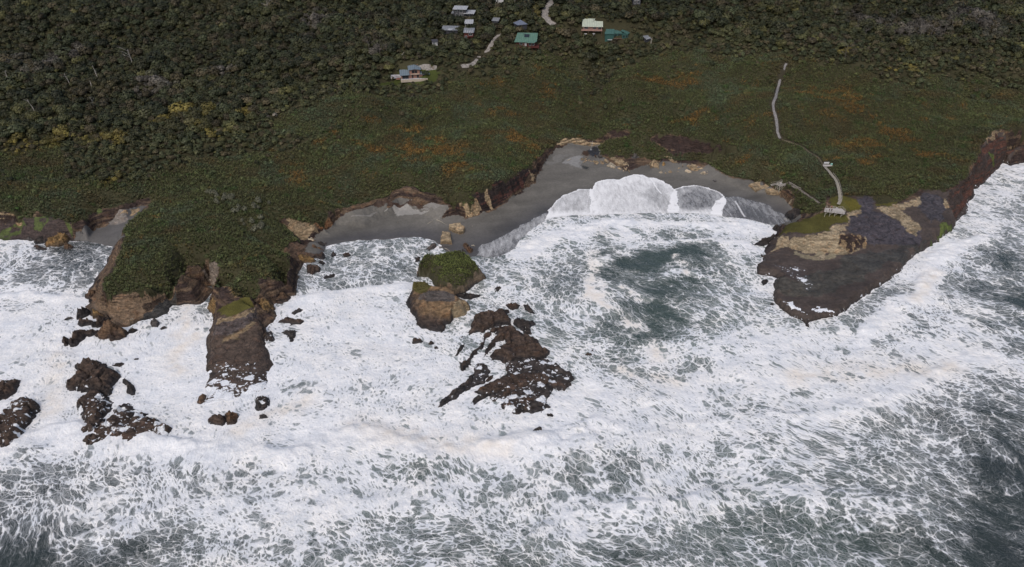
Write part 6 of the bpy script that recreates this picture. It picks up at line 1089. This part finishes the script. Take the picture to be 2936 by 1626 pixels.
for x in (-7.4, -2.5, 1.2, 6.8): boxes("post", [(x-.12, x+.12, -2.3, -2.05, -1.8, 2.2)], DKWOOD, r)
bar("flue", (.6, 4.5, 6.4), (.6, 4.5, 9.0), .14, DKW, r); 
for x in (-4.9, .9):
    q = link("patio_table", None, label="round white patio table under the cream-roofed house's balcony" if x < 0 else "small white patio seat right of centre below the cream-roofed house", cat="table" if x < 0 else "seat", loc=(HP['cream'][0]+x, HP['cream'][1]-3.6, HP['cream'][2]+.2)); V = []; F = []; cone(V, F, (0, 0, .72), (0, 0, .8), 1.0, 1.0, 12); F.append(tuple(range(12, 24))); link("top", mesh("top", V, F, smooth=False), WHITE, parent=q); bar("leg", (0, 0, -.5), (0, 0, .72), .08, WHITE, q)
# green-roofed house with verandah
r = house('green', "low house with a big green iron roof, solar panel and dark red verandah", -5, .4)
boxes("wall", [(-6.8, 6.5, 0, 9, -1.5, 2.9)], REDW, r); slab("roof", [(-8.2, -1.2, 2.8), (1.2, -1.2, 2.8), (1.2, 0, 3.2), (7.6, .6, 3.3), (7.6, 9.4, 6.6), (-6.6, 9.4, 6.6)], .18, GRN_R, r)
slab("porch_roof", [(.8, -2.2, 2.75), (5.6, -2.2, 2.7), (7.6, .3, 3.2), (2.0, .6, 3.6)], .15, GRN_R, r)
g = slab("solar_panel", [(-1.6, 4.2, 5.0), (2.0, 4.2, 5.0), (2.0, 7.2, 6.2), (-1.6, 7.2, 6.2)], .06, GLASS, r)
windows([(-4.4, -2.8, .5, 2.2), (2, 3.4, .4, 2.3), (4.2, 5.8, .4, 2.3)], r, WHITE, GLASS); boxes("door", [(-.6, .4, -.08, 0, -.2, 2.2)], WHITE, r)
d_ = boxes("verandah", [(-6.8, 9.2, -3, 0, -.55, -.3), (6.5, 9.2, 0, 6, -.55, -.3)], REDW, r); boxes("railing", [(-6.8, 9.2, -3.05, -2.97, .25, .4), (9.12, 9.2, -3, 6, .25, .4), (-6.8, 9.2, -3.05, -2.97, -.1, .0)], REDW, d_)
for x in (-6.6, -3.8, -1, 1.8, 4.6, 7.2, 9.0): boxes("post", [(x-.09, x+.09, -2.95, -2.77, -3, 2.7 if x < 6 else .4)], REDW if x != -1 else WHITE, r)
bar("flue", (-1.9, 7.0, 5.6), (-1.9, 7.0, 7.9), .12, DKW, r)
# teal house in an L
r = house('teal', "dark teal house with two gabled teal roofs joined in an L", 0, 1.7)
boxes("wall", [(-8, -1.8, 0, 6, -3.0, 2.9), (-1.8, 4.2, 2, 6, -3.0, 2.6), (4.2, 8.4, -.5, 6.4, -3.0, 2.9)], TEAL_W, r)
slab("roof", [(-8.5, -.6, 2.9), (-1.6, -.6, 2.9), (-1.0, 5.4, 4.9), (-7.0, 5.4, 4.9)], .15, TEAL_R, r); slab("roof", [(-1.7, 1.6, 2.7), (4.6, 1.6, 2.7), (4.6, 5.6, 3.9), (-1.1, 5.6, 4.2)], .15, TEAL_R, r); slab("roof", [(3.4, 3.2, 4.3), (7.6, -1.2, 2.9), (10.2, 2.2, 3.0), (6.2, 7.2, 4.8)], .15, TEAL_R, r)
windows([(-.8, .6, .3, 2.1), (1.6, 3.4, .3, 2.1)], r, TEAL_R, GLASS, 2.0); windows([(4.8, 6, .4, 2), (6.8, 8, .4, 2)], r, TEAL_R, GLASS, -.5)
boxes("deck", [(-2, 4.6, -1.2, 2, -.6, -.35)], DKWOOD, r); boxes("sill_boards", [(-6.2, -2.6, -1.8, -.9, -1.1, -.8)], WHITE, r); bar("flue", (.2, 4, 3.2), (.2, 4, 4.9), .1, DKW, r)
# brick house on the lawn
r = house('grey', "pink brick house with three blue-grey roofs standing on a bright green lawn", 9, .35)
boxes("tower_wall", [(-3.4, 3.4, 0, 7, -.8, 5.6)], BRICK, r); boxes("wing_wall", [(-9, -3.4, -.6, 5.4, -.8, 2.6)], BRICK, r); boxes("wing_wall", [(3.4, 9, .2, 6, -.8, 2.6)], BRICK, r)
slab("roof", [(-4.2, -.9, 5.7), (0, -.9, 6.3), (0, 8.6, 7.0), (-4.2, 8.6, 6.2)], .2, BLUE_R, r); slab("roof", [(0, -.9, 6.3), (4.2, -.9, 5.7), (4.2, 8.6, 6.2), (0, 8.6, 7.0)], .2, BLUE_R, r)
slab("roof", [(-9.8, -1.6, 2.6), (-3.3, -1.6, 2.8), (-3.3, 6.4, 4.3), (-9.8, 6.4, 4.1)], .2, BLUE_R, r); slab("roof", [(3.5, -.9, 2.8), (9.9, -.9, 2.6), (9.9, 6.8, 4.1), (3.5, 6.8, 4.3)], .2, BLUE_R, r)
windows([(-1.7, -.2, 3.5, 5.1), (.2, 1.6, 3.5, 5.1)], r, DKW, GLASS); windows([(-1.9, -1.1, .1, 2.0), (1.5, 2.5, .1, 2.0)], r, DKW, GLASS); windows([(-8.2, -6.6, .1, 2.1), (-6.3, -4.2, .1, 2.1)], r, DKW, GLASS, -.6); windows([(5.2, 6.9, .3, 2.0)], r, DKW, GLASS, .2)
boxes("balcony", [(-2.6, 3.2, -1.3, 0, 2.75, 2.95)], TAN_C, r)
boxes("terrace_wall", [(-9.4, 8.2, -2.9, -2.4, -1.6, .15)], TAN_C, r); boxes("terrace", [(-9.4, 8.2, -2.4, .0, -1.2, .05)], CONC, r); boxes("chimney", [(1.9, 2.5, 6.8, 7.4, 5.6, 7.2)], BRICK, r)
pv = [(1118, 219), (1124, 212.5), (1137, 208), (1152, 207.5), (1153, 216), (1172, 222.5), (1143, 226), (1144, 228), (1122, 232.5)]; 
pr = onland([a for a, b in pv], [b for a, b in pv]); c0 = pr.mean(0); pt = link("patio", None, label="pale paved patio with a curved end at the left of the brick house", cat="patio", loc=tuple(c0)); slab("paving", [(a-c0[0], b-c0[1], .45) for a, b, c in pr], 1.5, CONC, pt)
e_ = onland([1136, 1128], [229, 232]); t_ = link("garden_box", None, label="low rust-red square garden box at the corner of the patio", cat="garden box", loc=tuple((e_[0]+e_[1])/2+np.array([2.2, .8, .5]))); boxes("frame", [(-1.3, 1.3, -1.3, -1.1, 0, .6), (-1.3, 1.3, 1.1, 1.3, 0, .6), (-1.3, -1.1, -1.1, 1.1, 0, .6), (1.1, 1.3, -1.1, 1.1, 0, .6)], BRICK, t_); boxes("bed", [(-1.1, 1.1, -1.1, 1.1, 0, .4)], plain("red_mulch", (.25, .07, .045), .9, .2), t_)
dv = onland([1199, 1217, 1235, 1253, 1252, 1223, 1205], [190, 185, 188, 191, 201, 203, 198]); c0 = dv.mean(0); link("driveway", mesh("driveway", [(a, b, c+.35) for a, b, c in dv]+[(a, b, c-.8) for a, b, c in dv], [tuple(range(7))]+[(i, 7+i, 7+(i+1) % 7, (i+1) % 7) for i in range(7)], smooth=False), M_DIRT, kind='structure')
for cu, cv, s in ((1179, 221, .75), (1221, 216, .95)):
    p = onland([cu], [cv])[0]; q = link("garden_bush", None, label="dark rounded bush in front of the brick house's terrace, "+("left of two" if cu < 1200 else "right of two"), cat="bush", loc=tuple(p)); q.scale = (s, s, s*.75); link("crown", crowns[1], parent=q).color = (.035, .045, .02, 1); link("trunk", trunks[0], parent=q)
# charcoal house with white roofs
r = house('darkwall', "charcoal two-storey house with flat pale roofs and white window frames", -8, .3)
boxes("wall", [(-7.5, 1.5, 0, 6, -1.2, 5.2)], DKW, r); boxes("wing_wall", [(1.5, 7, .6, 6, -1.2, 2.5)], DKW, r); boxes("porch_wall", [(-9, -7.5, .5, 5, -1.2, 2.0)], DKW, r)
slab("roof", [(-8.2, -.8, 5.2), (2.3, -.8, 5.2), (2.3, 7, 6.2), (-8.2, 7, 6.2)], .22, PALE_R, r); slab("wing_roof", [(-.2, -1.4, 2.4), (8.0, -1.2, 2.5), (8.0, 6.6, 3.5), (1.5, 6.6, 3.5)], .2, PALE_R, r); slab("porch_roof", [(-9.6, 0, 2.0), (-7.5, 0, 2.1), (-7.5, 5, 3.0), (-9.6, 5, 2.8)], .15, GREY_R, r)
windows([(-6.4, -4.8, 3.2, 4.7), (-3.2, -.8, 2.9, 4.6), (-6, -4.4, .2, 1.8), (-3.2, -2.2, .1, 2.1), (-1.6, -.5, .1, 2.1)], r, WHITE, GLASS); windows([(2.6, 4.2, .3, 1.8)], r, WHITE, GLASS, .6); bar("flue", (4.2, 3, 3), (4.2, 3, 4.6), .12, DKW, r)
def hut(key, label, w_, d, h, rise, wall, roof, yaw=0, wins=(), cat="house", name="house", lift=0, extra=None):
    r = house(key, label, yaw, .2+lift, cat, name); boxes("wall", [(-w_/2, w_/2, 0, d, -1-lift, h)], wall, r); slab("roof", [(-w_/2-.5, -.7, h), (w_/2+.5, -.7, h), (w_/2+.5, d+.5, h+rise), (-w_/2-.5, d+.5, h+rise)], .14, roof, r); windows(wins, r, WHITE, GLASS); return r
r = hut('red', "small dark red cottage with a grey and white striped roof", 6.6, 6, 4.2, 1.6, REDW, GREY_R, -4, [(-2.6, -1.2, .6, 1.8), (.2, 2.6, 2.3, 3.5)], cat="cottage")
for x in (-2.4, -.8, .8, 2.4): slab("roof_strip", [(x-.35, -.75, 4.22), (x+.35, -.75, 4.22), (x+.35, 2.4, 5.07), (x-.35, 2.4, 5.07)], .02, PALE_R, r)
boxes("porch", [(-.5, 3.3, -2, 0, 1.5, 1.7), (-.5, 3.3, -2.05, -1.98, 2.3, 2.42)], REDW, r)
r = hut('flat', "low roof of grey iron almost buried in the trees left of the red cottage", 11, 6, 2.8, 1.4, DKW, GREY_R, -5, cat="shed", name="shed"); slab("roof_patch", [(-1.2, -1.2, 2.95), (1.8, -1.2, 2.95), (2.4, 1.6, 3.5), (-1.4, 1.6, 3.5)], .1, PALE_R, r)
r = hut('shelter', "open shelter with a pale roof on white posts above the red cottage", 5.5, 4, 2.8, 1.2, DKW, PALE_R, 0, cat="shelter", name="shelter")
for x in (-2.6, -.8, 1, 2.6): boxes("post", [(x-.1, x+.1, -1.6, -1.4, -1, 2.6)], WHITE, r)
slab("awning", [(-3, -2, 2.5), (3, -2, 2.5), (3, -.5, 2.75), (-3, -.5, 2.75)], .1, PALE_R, r)
r = hut('white', "white two-storey house cut by the top edge of the photo", 7, 6, 5.6, 1.5, WHITE, GREY_R, -10, [(-2.2, -1.4, 3.2, 4.6), (.6, 1.6, 2.9, 4.4), (-2, -.8, .6, 1.8)]); 
r = house('hip', "small hipped slate-grey roof showing above the trees behind the green-roofed house", 25, .6, "house"); boxes("wall", [(-3.5, 3.5, -3.5, 3.5, -1, 2.8)], DKW, r)
for i in range(4): 
    c = [(-4, -4), (4, -4), (4, 4), (-4, 4)]; a, b2 = c[i], c[(i+1) % 4]; slab("roof", [(a[0], a[1], 2.8), (b2[0], b2[1], 2.8), (0, 0, 5.4)], .12, plain("slate_grey_roof", (.13, .15, .2), .5, .1) if i == 0 else bpy.data.materials["slate_grey_roof"], r)
hut('little', "tiny grey roof in the trees between the charcoal house and the hipped roof", 4.2, 3.5, 2.6, 1.4, DKW, GREY_R, -15, cat="shed", name="shed")
hut('shed', "small shed with white walls and brown door in the trees below the red cottage", 3.4, 2.6, 2.6, .8, WHITE, DKW, 15, [(-1.2, -.5, .6, 2.0)], cat="shed", name="shed")
r = house('far', "house with a dark gable and white window frames at the top right of the settlement", 0, .3); boxes("wall", [(-3, 3, 0, 6, -1, 4)], DKW, r); slab("roof", [(-4, -.8, 3.4), (0, -.8, 6.4), (0, 7, 6.4), (-4, 7, 3.4)], .15, plain("slate_iron", (.07, .075, .1), .5, .1), r); slab("roof", [(0, -.8, 6.4), (4, -.8, 3.4), (4, 7, 3.4), (0, 7, 6.4)], .15, bpy.data.materials["slate_iron"], r); windows([(-2, -.6, .5, 2.6), (.6, 2, .5, 2.6), (-.6, .6, 3.1, 4.2)], r, WHITE, GLASS); boxes("trim", [(-1.6, 1.6, -.3, -.1, 2.8, 3.1)], WHITE, r)
r = hut('nook', "small half-hidden grey gable with a white edge right of the teal house", 3.6, 3, 2.6, 1.6, DKW, GREY_R, 30, cat="shed", name="shed"); bar("trim", (-2.2, -.8, 2.7), (1.4, -.8, 3.9), .12, WHITE, r)

# ------------------------------------------------------------------ lookout deck, stairway, lower stairs
TIMB = plain("pale_sawn_timber", (.36, .33, .275), .75, .12, 2); TIMBD = plain("bleached_deck_boards", (.42, .39, .365), .8, .12, 1.5); TREAD = plain("gravel_treads", (.2, .19, .18), .95, .25, 2)
ZD = 12.6; dk = [at(u, v, ZD) for u, v in ((2362.3, 606), (2422.5, 613.6), (2424, 607), (2414.5, 598), (2403, 597.5), (2401, 594), (2398, 594), (2396, 597.5), (2367.4, 596))]; dk = [(float(a), float(b)) for a, b in dk]; c0 = np.mean(dk, 0)
r = link("lookout_deck", None, label="pale timber lookout deck with railings on the grassy edge above the rock platform", cat="lookout", loc=(c0[0], c0[1], ZD)); loc_ = [(a-c0[0], b-c0[1]) for a, b in dk]
slab("deck", [(a, b, 0) for a, b in loc_], .22, TIMBD, r); 
fl, fr, r1_, br, bl = loc_[0], loc_[1], loc_[2], loc_[3], loc_[8]
def rail(pa, pb, n, r, z0=0, zz=(0, 0), gap=True, R_=.06):
    a = Vector((pa[0], pa[1], zz[0])); b = Vector((pb[0], pb[1], zz[1]))
    for i in range(n+1): q = a.lerp(b, i/n); bar("post", q-Vector((0, 0, .1)), q+Vector((0, 0, 1.1)), R_*1.1, TIMB, r, 4)
    for h in ((1.12, .6) if gap else (1.12,)): bar("rail", a+Vector((0, 0, h)), b+Vector((0, 0, h)), R_, TIMB, r, 4)
rail(fl, fr, 8, r); rail(fr, r1_, 1, r); rail(r1_, br, 3, r); rail(br, loc_[4], 2, r); rail(loc_[7], (loc_[7][0]*.45+bl[0]*.55, loc_[7][1]*.45+bl[1]*.55), 2, r); rail(bl, (loc_[7][0]*.3+bl[0]*.7-.6, bl[1]+.05), 1, r); rail(bl, fl, 2, r)
for q in (.1, .32, .55, .85):
    x, y = fl[0]+(fr[0]-fl[0])*q, fl[1]+(fr[1]-fl[1])*q; bar("support", (x, y+.3, -3.2), (x, y+.3, -.2), .13, TIMB, r, 4); x2, y2 = fl[0]+(fr[0]-fl[0])*(q+.12), fl[1]+(fr[1]-fl[1])*(q+.12); bar("brace", (x, y+.25, -1.6), (x2, y2+.25, -.25), .1, TIMB, r, 4)
# the stairway down the slope
SP_ = [(2361, 476), (2368, 485), (2375, 492), (2384, 503), (2393, 514), (2399, 526), (2403, 539), (2406, 553), (2408, 567), (2408, 580), (2402, 593)]; A_ = onland([a for a, b in SP_], [b for a, b in SP_])
seg = np.r_[0, np.cumsum(np.linalg.norm(np.diff(A_, axis=0), axis=1))]; ns = int(seg[-1]/.9); tt = np.linspace(0, seg[-1], ns); C3 = np.stack([np.interp(tt, seg, A_[:, k]) for k in range(3)], 1); z_end = ZD+.1
C3[:, 2] = np.maximum(HF(C3[:, 0], C3[:, 1])+.35, 0); C3[-6:, 2] = np.linspace(C3[-6, 2], z_end, 6); 
for _ in range(6): C3[1:-1, 2] = (C3[:-2, 2]+2*C3[1:-1, 2]+C3[2:, 2])/4
r = link("stairway", None, label="long timber-edged stairway curving down the flax slope to the lookout deck", cat="stairs", loc=tuple(C3[0])); o3 = C3[0]; D3 = np.gradient(C3, axis=0); D3[:, 2] = 0; D3 /= np.linalg.norm(D3, axis=1)[:, None]; N3 = np.stack([-D3[:, 1], D3[:, 0], 0*D3[:, 0]], 1); W3 = .78
V = []; 
for i in range(ns): V += [tuple(C3[i]-o3-N3[i]*W3), tuple(C3[i]-o3+N3[i]*W3)]
link("treads", mesh("treads", V, np.array([(2*i, 2*i+1, 2*i+3, 2*i+2) for i in range(ns-1)])), TREAD, parent=r)
for i in range(0, ns, 2 if ns > 60 else 1):
    a = C3[i]-o3-N3[i]*W3+[0, 0, .1]; b = C3[i]-o3+N3[i]*W3+[0, 0, .1]; bar("step", a, b, .14, TIMB, r, 4)
k0 = int(ns*.22)
for sgn in (-1, 1):
    pl_ = [C3[i]-o3+N3[i]*W3*1.1*sgn for i in range(k0, ns)]
    for i in range(0, len(pl_)-4, 4): bar("handrail", pl_[i]+np.array([0, 0, .95]), pl_[min(i+4, len(pl_)-1)]+np.array([0, 0, .95]), .085, TIMB, r, 4); bar("post", pl_[i]+np.array([0, 0, -.3]), pl_[i]+np.array([0, 0, 1.0]), .075, TIMB, r, 4)
# side bay with an information panel and bench
p = onland([2372], [477])[0]; r = link("side_platform", None, label="small boarded bay beside the top of the stairway", cat="platform", loc=tuple(p)); slab("boards", [(-2.6, -1.2, .5), (2.4, -1.0, .5), (2.7, .9, .5), (-2.2, 1.0, .5)], .3, TIMBD, r)
r = link("information_panel", None, label="white information panel facing the small boarded bay", cat="sign", loc=(p[0]-.4, p[1]+1.0, p[2]+.5)); boxes("panel", [(-1.5, 1.5, 0, .1, .5, 1.5)], WHITE, r); boxes("leg", [(-1.3, -1.15, .1, .2, -.3, 1.4)], TIMB, r); boxes("leg", [(1.15, 1.3, .1, .2, -.3, 1.4)], TIMB, r)
r = link("bin", None, label="small turquoise box at the right end of the boarded bay", cat="box", loc=(p[0]+2.3, p[1]+.5, p[2]+.5)); boxes("body", [(-.5, .5, -.3, .3, 0, .7)], plain("turquoise_paint", (.16, .42, .36), .6, .1), r); boxes("lid", [(-.55, .55, -.35, .35, .7, .8)], plain("pale_turquoise", (.35, .55, .48), .6, .1), r)
# lower stairs on the beach
zL = 7.2; P5 = [at(u, v, zL) for u, v in ((2226, 528), (2236, 534.5), (2252, 530.5), (2262, 527.5), (2243, 524.5), (2241, 519.5))]; P5 = [(float(a), float(b)) for a, b in P5]; c0 = np.mean(P5, 0)
r = link("lower_landing", None, label="weathered timber landing and stairs on posts above the huge tan slab", cat="stairs", loc=(c0[0], c0[1], zL)); q5 = [(a-c0[0], b-c0[1]) for a, b in P5]; slab("landing", [(a, b, 0) for a, b in q5], .25, TIMBD, r)
for i, j in ((0, 1), (1, 2), (2, 3), (5, 0), (4, 5)):
    rail(q5[i], q5[j], 2, r); a, b = q5[i], q5[j]; slab("side_panel", [(a[0], a[1], 1.0), (b[0], b[1], 1.0), (b[0], b[1]+.03, 0), (a[0], a[1]+.03, 0)], .04, TIMBD, r) if (i, j) in ((0, 1), (1, 2)) else None
f0 = at(2211, 530, 4.2); f0 = (float(f0[0])-c0[0], float(f0[1])-c0[1]); top = ((q5[0][0]+q5[5][0])/2*1.0, (q5[0][1]*.7+q5[5][1]*.3))
for i in range(11):
    t_ = i/10; x, y, z = top[0]+(f0[0]-top[0])*t_, top[1]+(f0[1]-top[1])*t_, -3.0*t_; boxes("step", [(x-.22, x+.22, y-.75, y+.75, z-.12, z)], TIMBD, r)
for s in (-.8, .8): bar("stringer", (top[0], top[1]+s, -.1), (f0[0], f0[1]+s, -3.1), .14, TIMB, r, 4); bar("handrail", (top[0], top[1]+s, 1.0), (f0[0], f0[1]+s, -2.0), .08, TIMB, r, 4)
slab("side_panel", [(top[0], top[1]-.86, .8), (f0[0], f0[1]-.86, -2.2), (f0[0], f0[1]-.86, -3.1), (top[0], top[1]-.86, -.2)], .05, TIMBD, r)
for a, b in ((0, 1), (1, 2)):
    for t_ in (.05, .5, .95):
        x, y = q5[a][0]+(q5[b][0]-q5[a][0])*t_, q5[a][1]+(q5[b][1]-q5[a][1])*t_; bar("support", (x, y+.1, -3.6), (x, y+.1, -.2), .12, TIMB, r, 4)
        if t_ < .9: x2, y2 = q5[a][0]+(q5[b][0]-q5[a][0])*(t_+.45), q5[a][1]+(q5[b][1]-q5[a][1])*(t_+.45); bar("brace", (x, y+.1, -2.6), (x2, y2+.1, -.4), .09, TIMB, r, 4)
H_ = onland([2262, 2275, 2285, 2296], [528, 537, 541, 547]); 
r2 = link("handrail_fence", None, label="timber handrail running right from the lower landing along the trail", cat="handrail", loc=tuple(H_[0]))
for i in range(3): a, b = H_[i]-H_[0], H_[i+1]-H_[0]; bar("rail", a+[0, 0, 1.0], b+[0, 0, 1.0], .09, TIMB, r2, 4); bar("rail", a+[0, .9, 1.0], b+[0, .9, 1.0], .08, TIMB, r2, 4); bar("post", a+[0, 0, -.3], a+[0, 0, 1.05], .08, TIMB, r2, 4)

# ------------------------------------------------------------------ people on the deck
def skin(name, joints, edges, mat, parent, lv=2):
    me = bpy.data.meshes.new(name); me.from_pydata([j[:3] for j in joints], edges, []); me.update(); o = link(name, me, mat, parent=parent)
    md = o.modifiers.new("skin", 'SKIN'); sv = me.skin_vertices[0].data
    for i, j in enumerate(joints): sv[i].radius = (j[3], j[4] if len(j) > 4 else j[3]); sv[i].use_root = (i == 0)
    sb = o.modifiers.new("sub", 'SUBSURF'); sb.levels = lv; sb.render_levels = lv; return o
SKINM = plain("skin", (.42, .26, .19), .6, .05); BLACK = plain("dark_cloth", (.02, .02, .026), .9, .2); NAVY = plain("navy_cloth", (.03, .035, .06), .9, .2); RED = plain("red_jacket", (.55, .07, .06), .8, .1); HAIR = plain("dark_hair", (.02, .014, .01), .7, .2)
def person(x, y, z, rz, label, coat, legs, hgt=1.72, arm=0.0, sit=False):
    s = hgt/1.75; r = link("person", None, label=label, cat="person", loc=(x, y, z), rot=(0, 0, rz)); r.scale = (s, s, s); hp = .93 if not sit else .48
    def J(zz): return zz if not sit else zz-.45
    kn = ((-.1, .03, .5), (.1, .03, .5)) if not sit else ((-.11, .42, .5), (.11, .42, .5)); ft = ((-.11, -.02, .07), (.11, -.02, .07)) if not sit else ((-.11, .44, .07), (.11, .44, .07)); toe = [(f[0]*1.1, f[1]+.17, .035) for f in ft]
    js = [(0, 0, hp, .13, .1), (0, 0, J(1.12), .125, .09), (0, 0, J(1.38), .15, .1), (0, .01, J(1.5), .055), (0, .02, J(1.58), .055), (0, .03, J(1.66), .085, .095), (0, .02, J(1.73), .06),
          (-.09, 0, hp-.05, .09), (*kn[0], .062), (*ft[0], .042), (*toe[0], .035), (.09, 0, hp-.05, .09), (*kn[1], .062), (*ft[1], .042), (*toe[1], .035),
          (-.19, 0, J(1.42), .055), (-.25, .02, J(1.14), .043), (-.24+arm*.1, .14+arm*.2, J(.92+arm*.2), .032), (-.235+arm*.1, .2+arm*.25, J(.86+arm*.25), .028), (.19, 0, J(1.42), .055), (.25, .02, J(1.14), .043), (.24, .12, J(.92), .032), (.235, .17, J(.85), .028)]
    ed = [(0, 1), (1, 2), (2, 3), (3, 4), (4, 5), (5, 6), (0, 7), (7, 8), (8, 9), (9, 10), (0, 11), (11, 12), (12, 13), (13, 14), (2, 15), (15, 16), (16, 17), (17, 18), (2, 19), (19, 20), (20, 21), (21, 22)]
    skin("body", js, ed, SKINM, r)
    ck = [(0, 0, hp-.02, .165, .13), (0, 0, J(1.12), .155, .12), (0, 0, J(1.38), .175, .125), (0, .01, J(1.5), .075), (-.19, 0, J(1.42), .075), (-.25, .02, J(1.14), .06), (-.24+arm*.1, .14+arm*.2, J(.92+arm*.2), .05), (.19, 0, J(1.42), .075), (.25, .02, J(1.14), .06), (.24, .12, J(.92), .05)]
    skin("jacket", ck, [(0, 1), (1, 2), (2, 3), (2, 4), (4, 5), (5, 6), (2, 7), (7, 8), (8, 9)], coat, r, 1)
    tr = [(0, 0, hp, .15, .12), (-.09, 0, hp-.05, .105), (*kn[0], .08), (*ft[0], .06), (.09, 0, hp-.05, .105), (*kn[1], .08), (*ft[1], .06)]
    skin("trousers", tr, [(0, 1), (1, 2), (2, 3), (0, 4), (4, 5), (5, 6)], legs, r, 1)
    skin("hair", [(0, -.01, J(1.66), .09, .085), (0, .0, J(1.74), .085, .085)], [(0, 1)], HAIR, r, 1); return r
pa = at(2383.4, 606.6, ZD); pb = at(2377.0, 606.4, ZD); pc = at(2384.5, 596.6, ZD)
person(float(pa[0]), float(pa[1]), ZD, math.radians(170), "person in dark clothes standing at the front of the lookout deck, right of a companion", BLACK, BLACK, 1.8)
person(float(pb[0]), float(pb[1]), ZD, math.radians(190), "person in navy jacket standing at the front of the lookout deck, left of a companion", NAVY, BLACK, 1.72, .5)
person(float(pc[0]), float(pc[1])+.3, ZD, math.radians(180), "person in a red jacket sitting on the bench at the back of the lookout deck", RED, BLACK, 1.7, .2, True)
r = link("bench", None, label="low timber bench against the back rail of the lookout deck", cat="bench", loc=(float(pc[0]), float(pc[1])+.35, ZD)); boxes("seat", [(-.8, 1.6, -.2, .25, .36, .42)], TIMB, r); boxes("leg", [(-.7, -.55, -.15, .2, 0, .36)], TIMB, r); boxes("leg", [(1.35, 1.5, -.15, .2, 0, .36)], TIMB, r)

# ------------------------------------------------------------------ waterfall, driftwood
def fall_material():
    t = NT("falling_water"); p = t.pos(); q = t.n("ShaderNodeMapping", {'Vector': p, 'Scale': (3.5, 3.5, .35)}).outputs[0]; n = t.noise(q, 1.6, 5, .7).outputs[0]
    b = t.bsdf((.55, .57, .58), .5, .3); t.put(b.inputs['Alpha'], t.ramp(n, .35, .65, .05, .7)); return t.m
M_FALL = fall_material()
A1 = np.array([*[float(q) for q in at(1694, 381, 9.6)], 9.6]); B1 = np.array([*[float(q) for q in at(1693.5, 431, 3.7)], 3.7]); A1[1] = B1[1]+.8; V = []; F = []
for i in range(25):
    t_ = i/24; y = A1[1]+(B1[1]-A1[1])*min(1, t_*2.2); z = A1[2]+(B1[2]-A1[2])*t_; x = A1[0]+(B1[0]-A1[0])*t_; ww = .1+.1*t_+.05*math.sin(i*2.1)+(.5 if i > 21 else 0); V += [(x-ww, y, z), (x-ww*.3, y-.18, z), (x+ww*.3, y-.18, z), (x+ww, y, z)]
    if i: o = 4*(i-1); F += [(o+k, o+k+1, o+k+5, o+k+4) for k in range(3)]
V = [(a-A1[0], b-A1[1], c-A1[2]) for a, b, c in V]; link("waterfall", mesh("waterfall", V, np.array(F)), M_FALL, label="thin white waterfall dropping over the tan cliff into a dark pool", cat="waterfall", loc=tuple(A1))
DRIFT = plain("bleached_driftwood", (.42, .37, .29), .85, .2, 3)
for (u0, v0, u1, v1, rr, lab) in ((1626, 462, 1638, 458, .28, "pale driftwood log lying on the sand left of the waterfall pool"), (1226, 643, 1238, 637, .14, "thin pale driftwood branch on the beach, left of the square blocks"), (1252, 631, 1280, 646, .10, "long thin stick on the sand pointing at the right square block"), (1352, 705, 1362, 707, .22, "short white log on wet sand beside the leaning brown slab"), (1275, 712, 1290, 721, .12, "thin white branch in the shallows below the left square block"), (2385, 868, 2410, 862, .0, ""),
                                  (2352, 918, 2352, 918, 0, ""), (374, 918, 387, 920, .12, "thin pale driftwood stick at the foot of the headland bluff")):
    if rr == 0: continue
    e = onland([u0, u1], [v0, v1]); a = e[0]; b = e[1]; a[2] += rr*.6; b[2] += rr*.8; V = []; F = []; m = (b-a)/2; k = m+np.array([.1, .15, .12]); cone(V, F, (0, 0, 0), tuple(k), rr, rr*.85, 7); cone(V, F, tuple(k), tuple(b-a), rr*.85, rr*.4, 7); cone(V, F, tuple(k), tuple(k+np.array([.3, .5, .5])), rr*.4, rr*.15, 4)
    link("driftwood", mesh("driftwood", V, F), DRIFT, label=lab, cat="driftwood", loc=tuple(a))
